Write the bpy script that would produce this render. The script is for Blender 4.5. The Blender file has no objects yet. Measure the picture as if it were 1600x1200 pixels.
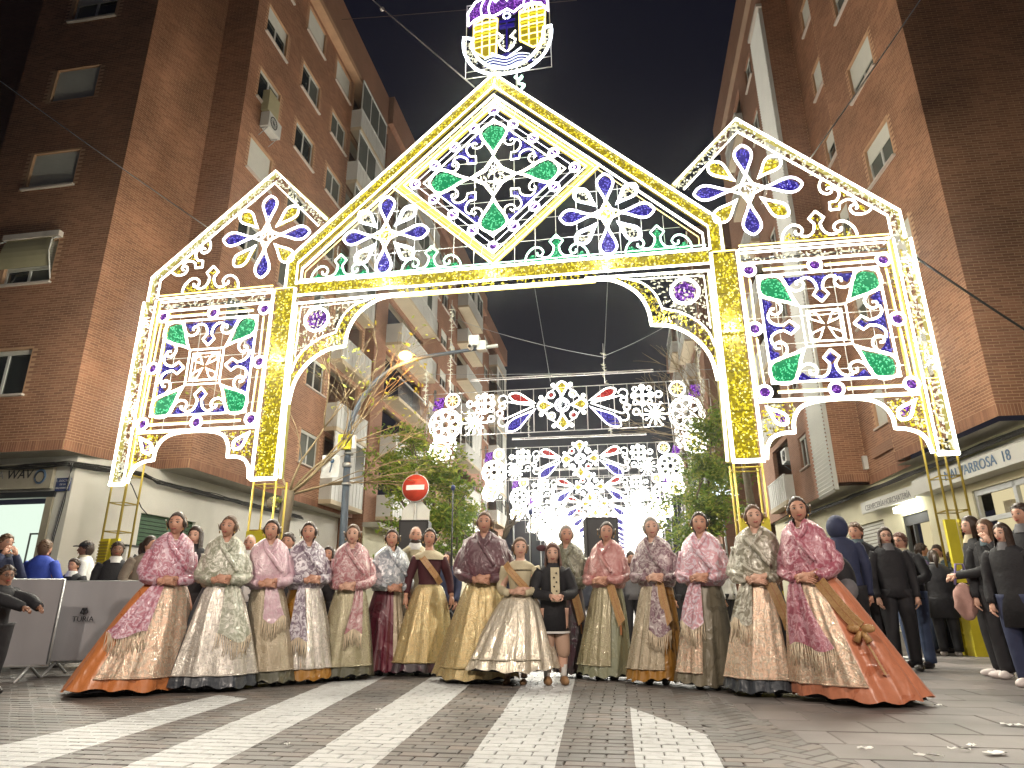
import bpy, math, random
import numpy as np
from mathutils import Vector, Matrix
R = random.Random(7)
D = bpy.data
COL = bpy.context.scene.collection
SC = bpy.context.scene
rad = math.radians

# ---------------------------------------------------------------- camera
F_PX, PITCH, ROLL, CAM_H = 1033.74, 0.3212, -0.0053, 0.7765
cam = D.objects.new('camera', D.cameras.new('camera')); COL.objects.link(cam)
cam.data.sensor_width = 36; cam.data.lens = F_PX / 1600 * 36
cam.data.clip_end = 2000; cam.data.clip_start = 0.05
fw = Vector((0, math.cos(PITCH), math.sin(PITCH))); up0 = Vector((0, -math.sin(PITCH), math.cos(PITCH))); rt0 = Vector((1, 0, 0))
rt = rt0 * math.cos(ROLL) + up0 * math.sin(ROLL); up = -rt0 * math.sin(ROLL) + up0 * math.cos(ROLL)
cam.matrix_world = Matrix(((rt.x, up.x, -fw.x, 0), (rt.y, up.y, -fw.y, 0), (rt.z, up.z, -fw.z, CAM_H), (0, 0, 0, 1)))
SC.camera = cam

# ---------------------------------------------------------------- sky (night)
w = D.worlds.new('World'); SC.world = w; w.use_nodes = True
bgn = w.node_tree.nodes['Background']
skn = w.node_tree.nodes.new('ShaderNodeTexCoord'); sep = w.node_tree.nodes.new('ShaderNodeSeparateXYZ')
rmp = w.node_tree.nodes.new('ShaderNodeValToRGB')
rmp.color_ramp.elements[0].color = (0.007, 0.007, 0.011, 1); rmp.color_ramp.elements[1].color = (0.0028, 0.0028, 0.0056, 1)
rmp.color_ramp.elements[0].position = 0.0; rmp.color_ramp.elements[1].position = 0.6
w.node_tree.links.new(skn.outputs['Generated'], sep.inputs[0]); w.node_tree.links.new(sep.outputs['Z'], rmp.inputs[0])
w.node_tree.links.new(rmp.outputs[0], bgn.inputs[0]); bgn.inputs[1].default_value = 1.0
SC.view_settings.view_transform = 'Standard'; SC.view_settings.look = 'None'; SC.view_settings.gamma = 1
SC.view_settings.exposure = 1.0
try:
    SC.view_settings.use_curve_mapping = False
except Exception:
    pass
SC.render.engine = 'CYCLES'
cy = SC.cycles
cy.max_bounces = 5; cy.diffuse_bounces = 3; cy.glossy_bounces = 2; cy.transmission_bounces = 4; cy.transparent_max_bounces = 6
cy.use_denoising = True; cy.sample_clamp_indirect = 4.0; cy.use_light_tree = True
cy.caustics_reflective = False; cy.caustics_refractive = False

# light levels of the lamps in the place
LED = 4.2       # strength of the white light ropes
FILL = 1.0      # strength of coloured bulbs

# ---------------------------------------------------------------- geometry of the place
CA = -0.1632; CCX, CCY = -0.3344, 11.8987     # street frame: u across the street, t along it, origin under the arch centre
cA, sA = math.cos(CA), math.sin(CA)
def S2W(u, t): return (CCX + u * cA - t * sA, CCY + u * sA + t * cA)
def W2S(x, y):
    x -= CCX; y -= CCY
    return (x * cA + y * sA, -x * sA + y * cA)
def ray(px, py): return fw * F_PX + rt * (px - 800) - up * (py - 600)
def atz(px, py, z):
    d = ray(px, py); k = (z - CAM_H) / d.z
    return Vector((d.x * k, d.y * k, z))
def aty(px, py, y):
    d = ray(px, py); k = y / d.y
    return Vector((d.x * k, y, CAM_H + d.z * k))

# ---------------------------------------------------------------- materials
MATS = {}
def newmat(name):
    m = D.materials.new(name); m.use_nodes = True; MATS[name] = m
    return m, m.node_tree, m.node_tree.nodes['Principled BSDF']
def lin(c): return (c[0], c[1], c[2], 1)
def node(nt, typ, **kw):
    n = nt.nodes.new(typ)
    for k, v in kw.items(): setattr(n, k, v)
    return n
def coords(nt, scale=(1, 1, 1), kind='Object'):
    tc = node(nt, 'ShaderNodeTexCoord'); mp = node(nt, 'ShaderNodeMapping')
    mp.inputs['Scale'].default_value = scale
    nt.links.new(tc.outputs[kind], mp.inputs[0]); return mp.outputs[0]
def mat_plain(name, c, rough=0.6, metal=0.0, var=0.15, scale=6.0, bump=0.0, spec=0.5):
    m, nt, b = newmat(name); L = nt.links
    v = coords(nt); n = node(nt, 'ShaderNodeTexNoise'); n.inputs['Scale'].default_value = scale; n.inputs['Detail'].default_value = 5
    L.new(v, n.inputs['Vector'])
    mx = node(nt, 'ShaderNodeMix', data_type='RGBA')
    mx.inputs['A'].default_value = lin([x * (1 - var) for x in c]); mx.inputs['B'].default_value = lin([min(1, x * (1 + var)) for x in c])
    L.new(n.outputs[0], mx.inputs['Factor']); L.new(mx.outputs['Result'], b.inputs['Base Color'])
    b.inputs['Roughness'].default_value = rough; b.inputs['Metallic'].default_value = metal
    b.inputs['Specular IOR Level'].default_value = spec
    if bump:
        bp = node(nt, 'ShaderNodeBump'); bp.inputs['Strength'].default_value = bump; bp.inputs['Distance'].default_value = 0.02
        L.new(n.outputs[0], bp.inputs['Height']); L.new(bp.outputs[0], b.inputs['Normal'])
    return m
def mat_emit(name, c, s, sample=True):
    m, nt, b = newmat(name)
    b.inputs['Base Color'].default_value = lin([x * 0.03 for x in c]); b.inputs['Roughness'].default_value = 0.6; b.inputs['Specular IOR Level'].default_value = 0.1
    b.inputs['Emission Color'].default_value = lin(c); b.inputs['Emission Strength'].default_value = s
    if not sample: m.cycles.emission_sampling = 'NONE'
    return m
def mat_fabric(name, c1, c2, scale=22.0, rough=0.45, metal=0.0, mode='brocade', sheen=0.3, width=0.5, wrinkle=0.03, stretch=.6):
    """two-tone woven cloth: a flowing brocade figure over a ground colour"""
    m, nt, b = newmat(name); L = nt.links
    v = coords(nt); scale = scale * .55
    n = node(nt, 'ShaderNodeTexNoise'); n.inputs['Scale'].default_value = scale; n.inputs['Detail'].default_value = 2.5
    n.inputs['Distortion'].default_value = 2.2
    L.new(v, n.inputs['Vector'])
    r = node(nt, 'ShaderNodeValToRGB'); r.color_ramp.elements[0].position = width - 0.03; r.color_ramp.elements[1].position = width + 0.04
    L.new(n.outputs[0], r.inputs[0])
    n2 = node(nt, 'ShaderNodeTexNoise'); n2.inputs['Scale'].default_value = scale * 9; L.new(v, n2.inputs['Vector'])
    mx = node(nt, 'ShaderNodeMix', data_type='RGBA'); mx.inputs['A'].default_value = lin(c1); mx.inputs['B'].default_value = lin(c2)
    L.new(r.outputs[0], mx.inputs['Factor'])
    mx2 = node(nt, 'ShaderNodeMix', data_type='RGBA', blend_type='MULTIPLY'); mx2.inputs['Factor'].default_value = 0.28
    L.new(mx.outputs['Result'], mx2.inputs['A']); L.new(n2.outputs[0], mx2.inputs['B'])
    if mode == 'plain': L.new(mx2.outputs['Result'], b.inputs['Base Color'])
    else: L.new(mx2.outputs['Result'], b.inputs['Base Color'])
    bp = node(nt, 'ShaderNodeBump'); bp.inputs['Strength'].default_value = 0.35; bp.inputs['Distance'].default_value = 0.006
    ad = node(nt, 'ShaderNodeMath', operation='ADD'); L.new(r.outputs[0], ad.inputs[0]); L.new(n2.outputs[0], ad.inputs[1])
    n4 = node(nt, 'ShaderNodeTexNoise'); n4.inputs['Scale'].default_value = 6; n4.inputs['Detail'].default_value = 2; n4.inputs['Distortion'].default_value = 1.6; L.new(coords(nt, (1, 1, stretch)), n4.inputs['Vector'])
    b2 = node(nt, 'ShaderNodeBump'); b2.inputs['Strength'].default_value = 0.9; b2.inputs['Distance'].default_value = wrinkle
    L.new(n4.outputs[0], b2.inputs['Height']); L.new(ad.outputs[0], bp.inputs['Height']); L.new(b2.outputs[0], bp.inputs['Normal']); L.new(bp.outputs[0], b.inputs['Normal'])
    rr = node(nt, 'ShaderNodeMapRange'); rr.inputs['To Min'].default_value = rough * .95; rr.inputs['To Max'].default_value = max(0.16, rough * .95 - 0.17)
    L.new(r.outputs[0], rr.inputs[0]); L.new(rr.outputs[0], b.inputs['Roughness'])
    b.inputs['Metallic'].default_value = metal; b.inputs['Sheen Weight'].default_value = sheen * .2; b.inputs['Specular IOR Level'].default_value = .8
    return m
def mat_brickunit(name, a, b_, c):
    m, nt, b = newmat(name); L = nt.links
    g = node(nt, 'ShaderNodeNewGeometry'); r = node(nt, 'ShaderNodeValToRGB')
    e = r.color_ramp.elements; e[0].color = lin(a); e[1].color = lin(c); x = e.new(0.5); x.color = lin(b_)
    L.new(g.outputs['Random Per Island'], r.inputs[0])
    v = coords(nt); n = node(nt, 'ShaderNodeTexNoise'); n.inputs['Scale'].default_value = 0.55; n.inputs['Detail'].default_value = 6; L.new(v, n.inputs['Vector'])
    mr = node(nt, 'ShaderNodeMapRange'); mr.inputs['From Min'].default_value = 0.3; mr.inputs['From Max'].default_value = 0.7
    mr.inputs['To Min'].default_value = 0.66; mr.inputs['To Max'].default_value = 1.15; L.new(n.outputs[0], mr.inputs[0])
    mx = node(nt, 'ShaderNodeMix', data_type='RGBA', blend_type='MULTIPLY'); mx.inputs['Factor'].default_value = 1
    L.new(r.outputs[0], mx.inputs['A']); L.new(mr.outputs[0], mx.inputs['B']); L.new(mx.outputs['Result'], b.inputs['Base Color'])
    b.inputs['Roughness'].default_value = 0.8
    return m
def mat_brickwall(name, c1, c2, mortar):
    """distant brick walls, too far away to tell the bricks apart"""
    m, nt, b = newmat(name); L = nt.links
    tc = node(nt, 'ShaderNodeTexCoord'); se = node(nt, 'ShaderNodeSeparateXYZ'); L.new(tc.outputs['Object'], se.inputs[0])
    ad = node(nt, 'ShaderNodeMath', operation='ADD'); L.new(se.outputs['X'], ad.inputs[0]); L.new(se.outputs['Y'], ad.inputs[1])
    cb = node(nt, 'ShaderNodeCombineXYZ'); L.new(ad.outputs[0], cb.inputs['X']); L.new(se.outputs['Z'], cb.inputs['Y'])
    bt = node(nt, 'ShaderNodeTexBrick'); bt.inputs['Scale'].default_value = 1.0
    bt.inputs['Brick Width'].default_value = 0.25; bt.inputs['Row Height'].default_value = 0.065; bt.inputs['Mortar Size'].default_value = 0.006
    bt.inputs['Color1'].default_value = lin(c1); bt.inputs['Color2'].default_value = lin(c2); bt.inputs['Mortar'].default_value = lin(mortar)
    L.new(cb.outputs[0], bt.inputs['Vector'])
    n = node(nt, 'ShaderNodeTexNoise'); n.inputs['Scale'].default_value = 0.5; n.inputs['Detail'].default_value = 6; L.new(tc.outputs['Object'], n.inputs['Vector'])
    mr = node(nt, 'ShaderNodeMapRange'); mr.inputs['To Min'].default_value = 0.65; mr.inputs['To Max'].default_value = 1.3; L.new(n.outputs[0], mr.inputs[0])
    mx = node(nt, 'ShaderNodeMix', data_type='RGBA', blend_type='MULTIPLY'); mx.inputs['Factor'].default_value = 1
    L.new(bt.outputs['Color'], mx.inputs['A']); L.new(mr.outputs[0], mx.inputs['B']); L.new(mx.outputs['Result'], b.inputs['Base Color'])
    bp = node(nt, 'ShaderNodeBump'); bp.inputs['Strength'].default_value = 0.4; bp.inputs['Distance'].default_value = 0.01
    bp.invert = True; L.new(bt.outputs['Fac'], bp.inputs['Height']); L.new(bp.outputs[0], b.inputs['Normal'])
    b.inputs['Roughness'].default_value = 0.85
    return m

mat_brickunit('brick', (0.28, 0.130, 0.074), (0.34, 0.160, 0.090), (0.42, 0.205, 0.116))
mat_plain('mortar', (0.56, 0.34, 0.20), 0.9, var=0.25, scale=3)
mat_brickwall('brick_far', (0.30, 0.145, 0.085), (0.36, 0.175, 0.105), (0.38, 0.26, 0.18))
mat_plain('render_white', (0.80, 0.79, 0.72), 0.75, var=0.14, scale=1.4, bump=0.15)
mat_plain('render_cream', (0.76, 0.72, 0.52), 0.75, var=0.14, scale=1.4, bump=0.15)
mat_plain('soffit', (0.50, 0.48, 0.40), 0.8, var=0.2, scale=2)
mat_plain('sill_stone', (0.62, 0.55, 0.48), 0.7, var=0.12, scale=8)
mat_plain('shutter_slat', (0.62, 0.61, 0.54), 0.6, var=0.08, scale=4)
mat_plain('frame_white', (0.68, 0.68, 0.64), 0.5, var=0.06)
mat_plain('frame_brown', (0.10, 0.07, 0.05), 0.5)
mat_plain('shade_canvas', (0.44, 0.40, 0.24), 0.8, var=0.15, scale=3)
mat_plain('white_panel', (0.66, 0.66, 0.62), 0.6, var=0.1, scale=2)
mat_plain('balcony_slab', (0.62, 0.52, 0.36), 0.75, var=0.12, scale=2)
mat_plain('green_shutter', (0.05, 0.12, 0.055), 0.6, var=0.2)
mat_plain('dark_metal', (0.03, 0.032, 0.035), 0.5)
mat_plain('cable_black', (0.015, 0.014, 0.013), 0.6)
mat_plain('cable_white', (0.75, 0.72, 0.70), 0.5)
mat_plain('pole_blue', (0.09, 0.12, 0.16), 0.45, var=0.12, metal=0.2)
mat_plain('galvanised', (0.45, 0.46, 0.46), 0.45, metal=0.5)
mat_plain('truss_gold', (0.50, 0.38, 0.06), 0.45, metal=0.3)
mat_plain('truss_grey', (0.42, 0.40, 0.34), 0.5, metal=0.4)
mat_plain('weight_yellow', (0.72, 0.62, 0.03), 0.55, var=0.18, scale=5)
mat_plain('black_box', (0.012, 0.012, 0.014), 0.6)
mat_plain('paper', (0.88, 0.88, 0.85), 0.8, var=.03)
mat_plain('barrier_cloth', (0.36, 0.36, 0.38), 0.7, var=0.16, scale=2.2, bump=0.2)
mat_plain('sign_red', (0.62, 0.06, 0.03), 0.4, var=0.3, scale=9)
mat_plain('sign_white', (0.80, 0.80, 0.78), 0.4)
mat_plain('sign_yellow', (0.75, 0.68, 0.03), 0.5)
mat_plain('sign_blue', (0.03, 0.05, 0.16), 0.4)
mat_plain('sign_beige', (0.42, 0.38, 0.29), 0.6)
mat_plain('ink', (0.02, 0.02, 0.025), 0.6)
mat_plain('ink_grey', (0.22, 0.22, 0.22), 0.6)
mat_plain('ink_blue', (0.10, 0.18, 0.30), 0.5)
mat_plain('bark', (0.16, 0.13, 0.09), 0.9, var=0.35, scale=9, bump=0.6)
mat_plain('twig', (0.34, 0.26, 0.15), 0.85, var=0.3, scale=7)
mat_plain('asphalt', (0.07, 0.068, 0.065), 0.85, var=0.3, scale=3, bump=0.2)
mat_plain('skin', (0.54, 0.29, 0.20), 0.5, var=0.06, scale=12)
mat_plain('skin_fair', (0.64, 0.39, 0.29), 0.5, var=0.06, scale=12)
mat_plain('skin_dark', (0.26, 0.13, 0.08), 0.5, var=0.06, scale=12)
mat_plain('lips', (0.34, 0.05, 0.045), 0.4)
mat_plain('eye_white', (0.45, 0.40, 0.36), 0.3)
mat_plain('teeth', (0.75, 0.70, 0.64), 0.3)
mat_plain('eye_dark', (0.02, 0.012, 0.01), 0.3)
mat_plain('hair_dark', (0.040, 0.023, 0.015), 0.45, var=0.4, scale=40, bump=0.4)
mat_plain('hair_brown', (0.11, 0.06, 0.032), 0.5, var=0.4, scale=40, bump=0.4)
mat_plain('hair_grey', (0.30, 0.28, 0.25), 0.6, var=0.3, scale=40, bump=0.4)
mat_plain('hair_auburn', (0.10, 0.036, 0.022), 0.5, var=0.4, scale=40, bump=0.4)
mat_plain('gold', (0.75, 0.52, 0.20), 0.25, metal=1.0)
mat_plain('sequin', (0.95, 0.80, 0.55), 0.12, metal=1.0)
mat_plain('pearl', (0.80, 0.76, 0.68), 0.3)
mat_plain('fringe', (0.74, 0.62, 0.46), 0.6, var=0.2, scale=30)
mat_plain('stocking', (0.45, 0.30, 0.22), 0.6)
mat_plain('shoe_black', (0.02, 0.016, 0.015), 0.35)
mat_plain('shoe_white', (0.72, 0.66, 0.64), 0.5)
mat_plain('shoe_tan', (0.30, 0.17, 0.08), 0.6)
for nme, c in dict(black=(0.012, 0.012, 0.016), navy=(0.022, 0.03, 0.075), denim=(0.05, 0.075, 0.15), blue=(0.03, 0.07, 0.42), royal=(0.03, 0.06, 0.30),
                   tweed=(0.19, 0.155, 0.12), cream=(0.55, 0.49, 0.33), white=(0.66, 0.66, 0.64), grey=(0.13, 0.13, 0.14), lilac=(0.22, 0.18, 0.36),
                   maroon=(0.055, 0.008, 0.014), pinkbag=(0.50, 0.30, 0.26), teal=(0.08, 0.12, 0.14), yellow=(0.60, 0.42, 0.03)).items():
    mat_plain('cloth_' + nme, c, 0.75, var=0.3, scale=7, bump=0.9)
# glass
m, nt, b = newmat('glass_dark'); b.inputs['Base Color'].default_value = (0.025, 0.03, 0.028, 1); b.inputs['Roughness'].default_value = 0.08; b.inputs['Specular IOR Level'].default_value = 0.8
m, nt, b = newmat('glass_curtain'); b.inputs['Base Color'].default_value = (0.14, 0.15, 0.13, 1); b.inputs['Roughness'].default_value = 0.15
# lights
mat_emit('led_white', (1.0, 0.97, 0.80), LED)
mat_emit('led_cool', (0.86, 0.92, 1.0), LED)
mat_emit('led_lilac', (0.93, 0.88, 1.0), LED)
mat_emit('led_yellow', (1.0, 0.78, 0.22), LED * 0.55)
mat_emit('led_green_edge', (0.62, 1.0, 0.78), LED * 0.7)
mat_emit('tinsel_silver', (1.0, 0.95, 0.66), 0.6, False)
mat_emit('tinsel_gold', (1.0, 0.80, 0.03), 0.55, False)
mat_emit('tinsel_ochre', (0.62, 0.46, 0.02), 0.20, False)
mat_emit('bulb_gold', (1.0, 0.92, 0.30), 1.2, False)
mat_emit('panel_gold', (0.80, 0.60, 0.01), 0.24)
mat_emit('panel_blue', (0.03, 0.004, 0.50), 0.20)
mat_emit('bulb_blue', (0.22, 0.18, 1.0), 0.5, False)
mat_emit('panel_green', (0.0, 0.42, 0.14), 0.36)
mat_emit('bulb_green', (0.16, 0.95, 0.42), 0.6, False)
mat_emit('panel_purple', (0.15, 0.0, 0.42), 0.24)
mat_emit('bulb_purple', (0.60, 0.18, 1.0), 0.5, False)
mat_emit('panel_red', (0.60, 0.01, 0.01), 0.3)
mat_emit('bulb_red', (1.0, 0.10, 0.08), 0.5, False)
mat_emit('far_white', (1.0, 0.97, 0.86), 3.2)
mat_emit('sodium', (1.0, 0.50, 0.12), 9.0)
mat_emit('shop_light', (0.84, 1.0, 0.84), 0.50)
mat_emit('shop_warm', (1.0, 0.85, 0.50), 0.36)
mat_emit('shop_tube', (1.0, 1.0, 0.85), 6.0)
mat_emit('led_star', (0.8, 0.9, 1.0), 1.6)
mat_emit('rope_halo', (1.0, 0.86, 0.22), 0.26, False)  # painted halo: dim yellow glow laid behind the white ropes
# leaves
for nme, a, b2 in (('leaf_green', (0.10, 0.18, 0.025), (0.28, 0.42, 0.06)), ('leaf_yellow', (0.28, 0.34, 0.05), (0.50, 0.54, 0.10))):
    m, nt, b = newmat(nme); g = node(nt, 'ShaderNodeNewGeometry'); r = node(nt, 'ShaderNodeValToRGB')
    r.color_ramp.elements[0].color = lin(a); r.color_ramp.elements[1].color = lin(b2)
    nt.links.new(g.outputs['Random Per Island'], r.inputs[0]); nt.links.new(r.outputs[0], b.inputs['Base Color'])
    b.inputs['Roughness'].default_value = 0.5
    tr = node(nt, 'ShaderNodeBsdfTranslucent'); nt.links.new(r.outputs[0], tr.inputs[0])
    ms = node(nt, 'ShaderNodeMixShader'); ms.inputs[0].default_value = 0.35
    out = nt.nodes['Material Output']; nt.links.new(b.outputs[0], ms.inputs[1]); nt.links.new(tr.outputs[0], ms.inputs[2]); nt.links.new(ms.outputs[0], out.inputs[0])

# ---------------------------------------------------------------- mesh builder
class MB:
    def __init__(s): s.v = []; s.f = []; s.m = []; s.names = []; s.smooth = []
    def mi(s, mat):
        if mat not in s.names: s.names.append(mat)
        return s.names.index(mat)
    def add(s, vs, fs, mat, smooth=False):
        o = len(s.v); s.v += [tuple(p) for p in vs]; k = s.mi(mat)
        for f in fs: s.f.append([i + o for i in f]); s.m.append(k); s.smooth.append(smooth)
        return s
    def box(s, a, b, mat):
        x0, y0, z0 = a; x1, y1, z1 = b
        return s.add([(x0, y0, z0), (x1, y0, z0), (x1, y1, z0), (x0, y1, z0), (x0, y0, z1), (x1, y0, z1), (x1, y1, z1), (x0, y1, z1)],
              [(0, 3, 2, 1), (4, 5, 6, 7), (0, 1, 5, 4), (1, 2, 6, 5), (2, 3, 7, 6), (3, 0, 4, 7)], mat)
    def prism(s, poly, y0, y1, mat):
        """2D polygon (x,z) given depth along y"""
        n = len(poly)
        vs = [(x, y0, z) for x, z in poly] + [(x, y1, z) for x, z in poly]
        fs = [list(range(n)), list(range(2 * n - 1, n - 1, -1))] + [(i, i + n, (i + 1) % n + n, (i + 1) % n) for i in range(n)]
        return s.add(vs, fs, mat)
    def tube(s, pts, r, mat, n=6, closed=False, smooth=True, caps=True):
        pts = [Vector(p) for p in pts]; N = len(pts)
        if N < 2: return s
        rs = r if isinstance(r, (list, tuple)) else [r] * N
        vs = []; ref = None
        for i, p in enumerate(pts):
            a = pts[(i - 1) % N] if (closed or i > 0) else p
            b = pts[(i + 1) % N] if (closed or i < N - 1) else p
            d = (b - a)
            if d.length < 1e-9: d = Vector((0, 0, 1))
            d.normalize()
            if ref is None:
                ref = Vector((0, 1, 0)) if abs(d.y) < 0.8 else Vector((1, 0, 0))
            x = ref - d * ref.dot(d)
            if x.length < 1e-6: x = Vector((1, 0, 0)) - d * d.x
            x.normalize(); y = d.cross(x); ref = x
            rr = rs[i]
            if isinstance(rr, tuple): rx, ry = rr
            else: rx = ry = rr
            for k in range(n):
                an = 2 * math.pi * k / n
                vs.append(p + x * (math.cos(an) * rx) + y * (math.sin(an) * ry))
        fs = []
        for i in range(N if closed else N - 1):
            j = (i + 1) % N
            for k in range(n):
                k2 = (k + 1) % n
                fs.append((i * n + k, i * n + k2, j * n + k2, j * n + k))
        if not closed and caps:
            fs.append(list(range(n))[::-1]); fs.append([(N - 1) * n + k for k in range(n)])
        return s.add(vs, fs, mat, smooth)
    def loft(s, rings, mat, closed_ring=True, cap0=False, cap1=False, smooth=True, matf=None):
        n = len(rings[0]); vs = [p for r in rings for p in r]; fs = []
        for i in range(len(rings) - 1):
            for k in range(n if closed_ring else n - 1):
                k2 = (k + 1) % n
                fs.append((i * n + k, i * n + k2, (i + 1) * n + k2, (i + 1) * n + k))
        if cap0: fs.append(list(range(n))[::-1])
        if cap1: fs.append([(len(rings) - 1) * n + k for k in range(n)])
        return s.add(vs, fs, mat, smooth)
    def ell(s, c, r, mat, nu=12, nv=8, fn=None):
        vs = []; fs = []
        for j in range(nv + 1):
            th = math.pi * j / nv
            for i in range(nu):
                ph = 2 * math.pi * i / nu
                p = Vector((math.sin(th) * math.cos(ph), math.sin(th) * math.sin(ph), math.cos(th)))
                q = Vector((c[0] + p.x * r[0], c[1] + p.y * r[1], c[2] + p.z * r[2]))
                if fn: q = fn(p, q)
                vs.append(q)
        for j in range(nv):
            for i in range(nu):
                i2 = (i + 1) % nu
                fs.append((j * nu + i, (j + 1) * nu + i, (j + 1) * nu + i2, j * nu + i2))
        return s.add(vs, fs, mat, True)
    def octa(s, c, r, mat):
        x, y, z = c
        return s.add([(x + r, y, z), (x - r, y, z), (x, y + r, z), (x, y - r, z), (x, y, z + r), (x, y, z - r)],
              [(0, 2, 4), (2, 1, 4), (1, 3, 4), (3, 0, 4), (2, 0, 5), (1, 2, 5), (3, 1, 5), (0, 3, 5)], mat, True)
    def xform(s, M, i0=0):
        for i in range(i0, len(s.v)): s.v[i] = tuple(M @ Vector(s.v[i]))
        return s
    def build(s, name, parent=None, off=(0, 0, 0), loc=None, rotz=0, label=None):
        me = D.meshes.new(name)
        if off != (0, 0, 0): vs = [(p[0] - off[0], p[1] - off[1], p[2] - off[2]) for p in s.v]
        else: vs = s.v
        me.from_pydata(vs, [], s.f)
        for nme in s.names: me.materials.append(MATS[nme])
        me.polygons.foreach_set('material_index', s.m); me.polygons.foreach_set('use_smooth', s.smooth); me.update()
        o = D.objects.new(name, me); COL.objects.link(o)
        if parent is not None: o.parent = parent
        if loc is not None: o.location = loc
        if rotz: o.rotation_euler.z = rotz
        if label: o['label'] = label
        return o
def tag(o, label=None, cat=None, group=None, kind=None):
    if label: o['label'] = label
    if cat: o['category'] = cat
    if group: o['group'] = group
    if kind: o['kind'] = kind
    return o
def thing(name, label, cat, loc=(0, 0, 0), rotz=0, group=None):
    o = D.objects.new(name, None); COL.objects.link(o); o.empty_display_size = 0.2
    o.location = loc; o.rotation_euler.z = rotz
    return tag(o, label, cat, group)
def thingS(name, label, cat, u=0, t=0, z=0, group=None):
    x, y = S2W(u, t); o = thing(name, label, cat, (x, y, z), CA, group); o['_off'] = 0
    OFF[o.name] = (u, t, z); del o['_off']; return o
OFF = {}
def buildS(mb, name, parent, **kw):
    """mesh written in street coordinates, hung under a thing made with thingS"""
    p = parent
    while p.name not in OFF and p.parent: p = p.parent
    return mb.build(name, parent, off=OFF[p.name], **kw)
def copy_tree(o, parent=None):
    c = o.copy(); COL.objects.link(c); c.parent = parent
    for ch in list(o.children):
        copy_tree(ch, c)
    return c
def text_mb(mb, body, M, size, mat, depth=0.01, align='CENTER', shear=0.0):
    """lettering as flat solid letters, M places the text plane (x right, y up)"""
    cu = D.curves.new('t', 'FONT'); cu.body = body; cu.size = size; cu.align_x = align; cu.align_y = 'CENTER'; cu.shear = shear
    cu.extrude = depth; cu.resolution_u = 3
    o = D.objects.new('t', cu); COL.objects.link(o)
    dg = bpy.context.evaluated_depsgraph_get(); me = D.meshes.new_from_object(o.evaluated_get(dg))
    vs = [M @ v.co for v in me.vertices]; fs = [list(p.vertices) for p in me.polygons]
    mb.add(vs, fs, mat)
    D.objects.remove(o); D.curves.remove(cu); D.meshes.remove(me)
def inpoly(x, z, P):
    c = False; n = len(P); j = n - 1
    for i in range(n):
        if (P[i][1] > z) != (P[j][1] > z) and x < (P[j][0] - P[i][0]) * (z - P[i][1]) / (P[j][1] - P[i][1]) + P[i][0]: c = not c
        j = i
    return c
def smoothline(pts, k=3, closed=False):
    P = [Vector((p[0], p[1])) for p in pts]; n = len(P); out = []
    for i in range(n if closed else n - 1):
        p0 = P[(i - 1) % n] if (closed or i > 0) else P[i]; p1 = P[i]; p2 = P[(i + 1) % n]; p3 = P[(i + 2) % n] if (closed or i < n - 2) else P[(i + 1) % n]
        for q in range(k):
            t = q / k
            out.append(tuple(0.5 * ((2 * p1) + (-p0 + p2) * t + (2 * p0 - 5 * p1 + 4 * p2 - p3) * t * t + (-p0 + 3 * p1 - 3 * p2 + p3) * t ** 3)))
    if not closed: out.append(tuple(P[-1]))
    return out
# ================================================================ GROUND
gm = MB(); gm.add([(-60, -40, -0.02), (90, -40, -0.02), (90, 260, -0.02), (-60, 260, -0.02)], [(0, 1, 2, 3)], 'asphalt')
# pavement slab material for the square
m, nt, b = newmat('street_paving'); L = nt.links
v = coords(nt); bt = node(nt, 'ShaderNodeTexBrick'); bt.inputs['Scale'].default_value = 1.0
bt.inputs['Brick Width'].default_value = 0.2; bt.inputs['Row Height'].default_value = 0.1; bt.inputs['Mortar Size'].default_value = 0.004
bt.inputs['Color1'].default_value = (0.10, 0.092, 0.088, 1); bt.inputs['Color2'].default_value = (0.16, 0.135, 0.12, 1); bt.inputs['Mortar'].default_value = (0.04, 0.037, 0.035, 1)
L.new(v, bt.inputs['Vector']); n = node(nt, 'ShaderNodeTexNoise'); n.inputs['Scale'].default_value = 1.3; n.inputs['Detail'].default_value = 6; L.new(v, n.inputs['Vector'])
mx = node(nt, 'ShaderNodeMix', data_type='RGBA', blend_type='MULTIPLY'); mx.inputs['Factor'].default_value = 0.8
mr = node(nt, 'ShaderNodeMapRange'); mr.inputs['To Min'].default_value = 0.6; mr.inputs['To Max'].default_value = 1.35; L.new(n.outputs[0], mr.inputs[0])
L.new(bt.outputs['Color'], mx.inputs['A']); L.new(mr.outputs[0], mx.inputs['B']); L.new(mx.outputs['Result'], b.inputs['Base Color'])
b.inputs['Roughness'].default_value = 0.55
mat_plain('joint_sand', (0.035, 0.033, 0.031), 0.9, var=0.3, scale=8)
gs = D.objects.new('street', D.meshes.new('street')); COL.objects.link(gs); gs.location = (CCX, CCY, 0); gs.rotation_euler.z = CA
gs.data.from_pydata([(-9.6, -40, -0.004), (11.5, -40, -0.004), (10.5, 75, -0.004), (-9.6, 75, -0.004)], [], [(0, 1, 2, 3)]); gs.data.materials.append(MATS['street_paving'])
gs['kind'] = 'structure'
tag(gm.build('ground'), kind='structure')

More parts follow.
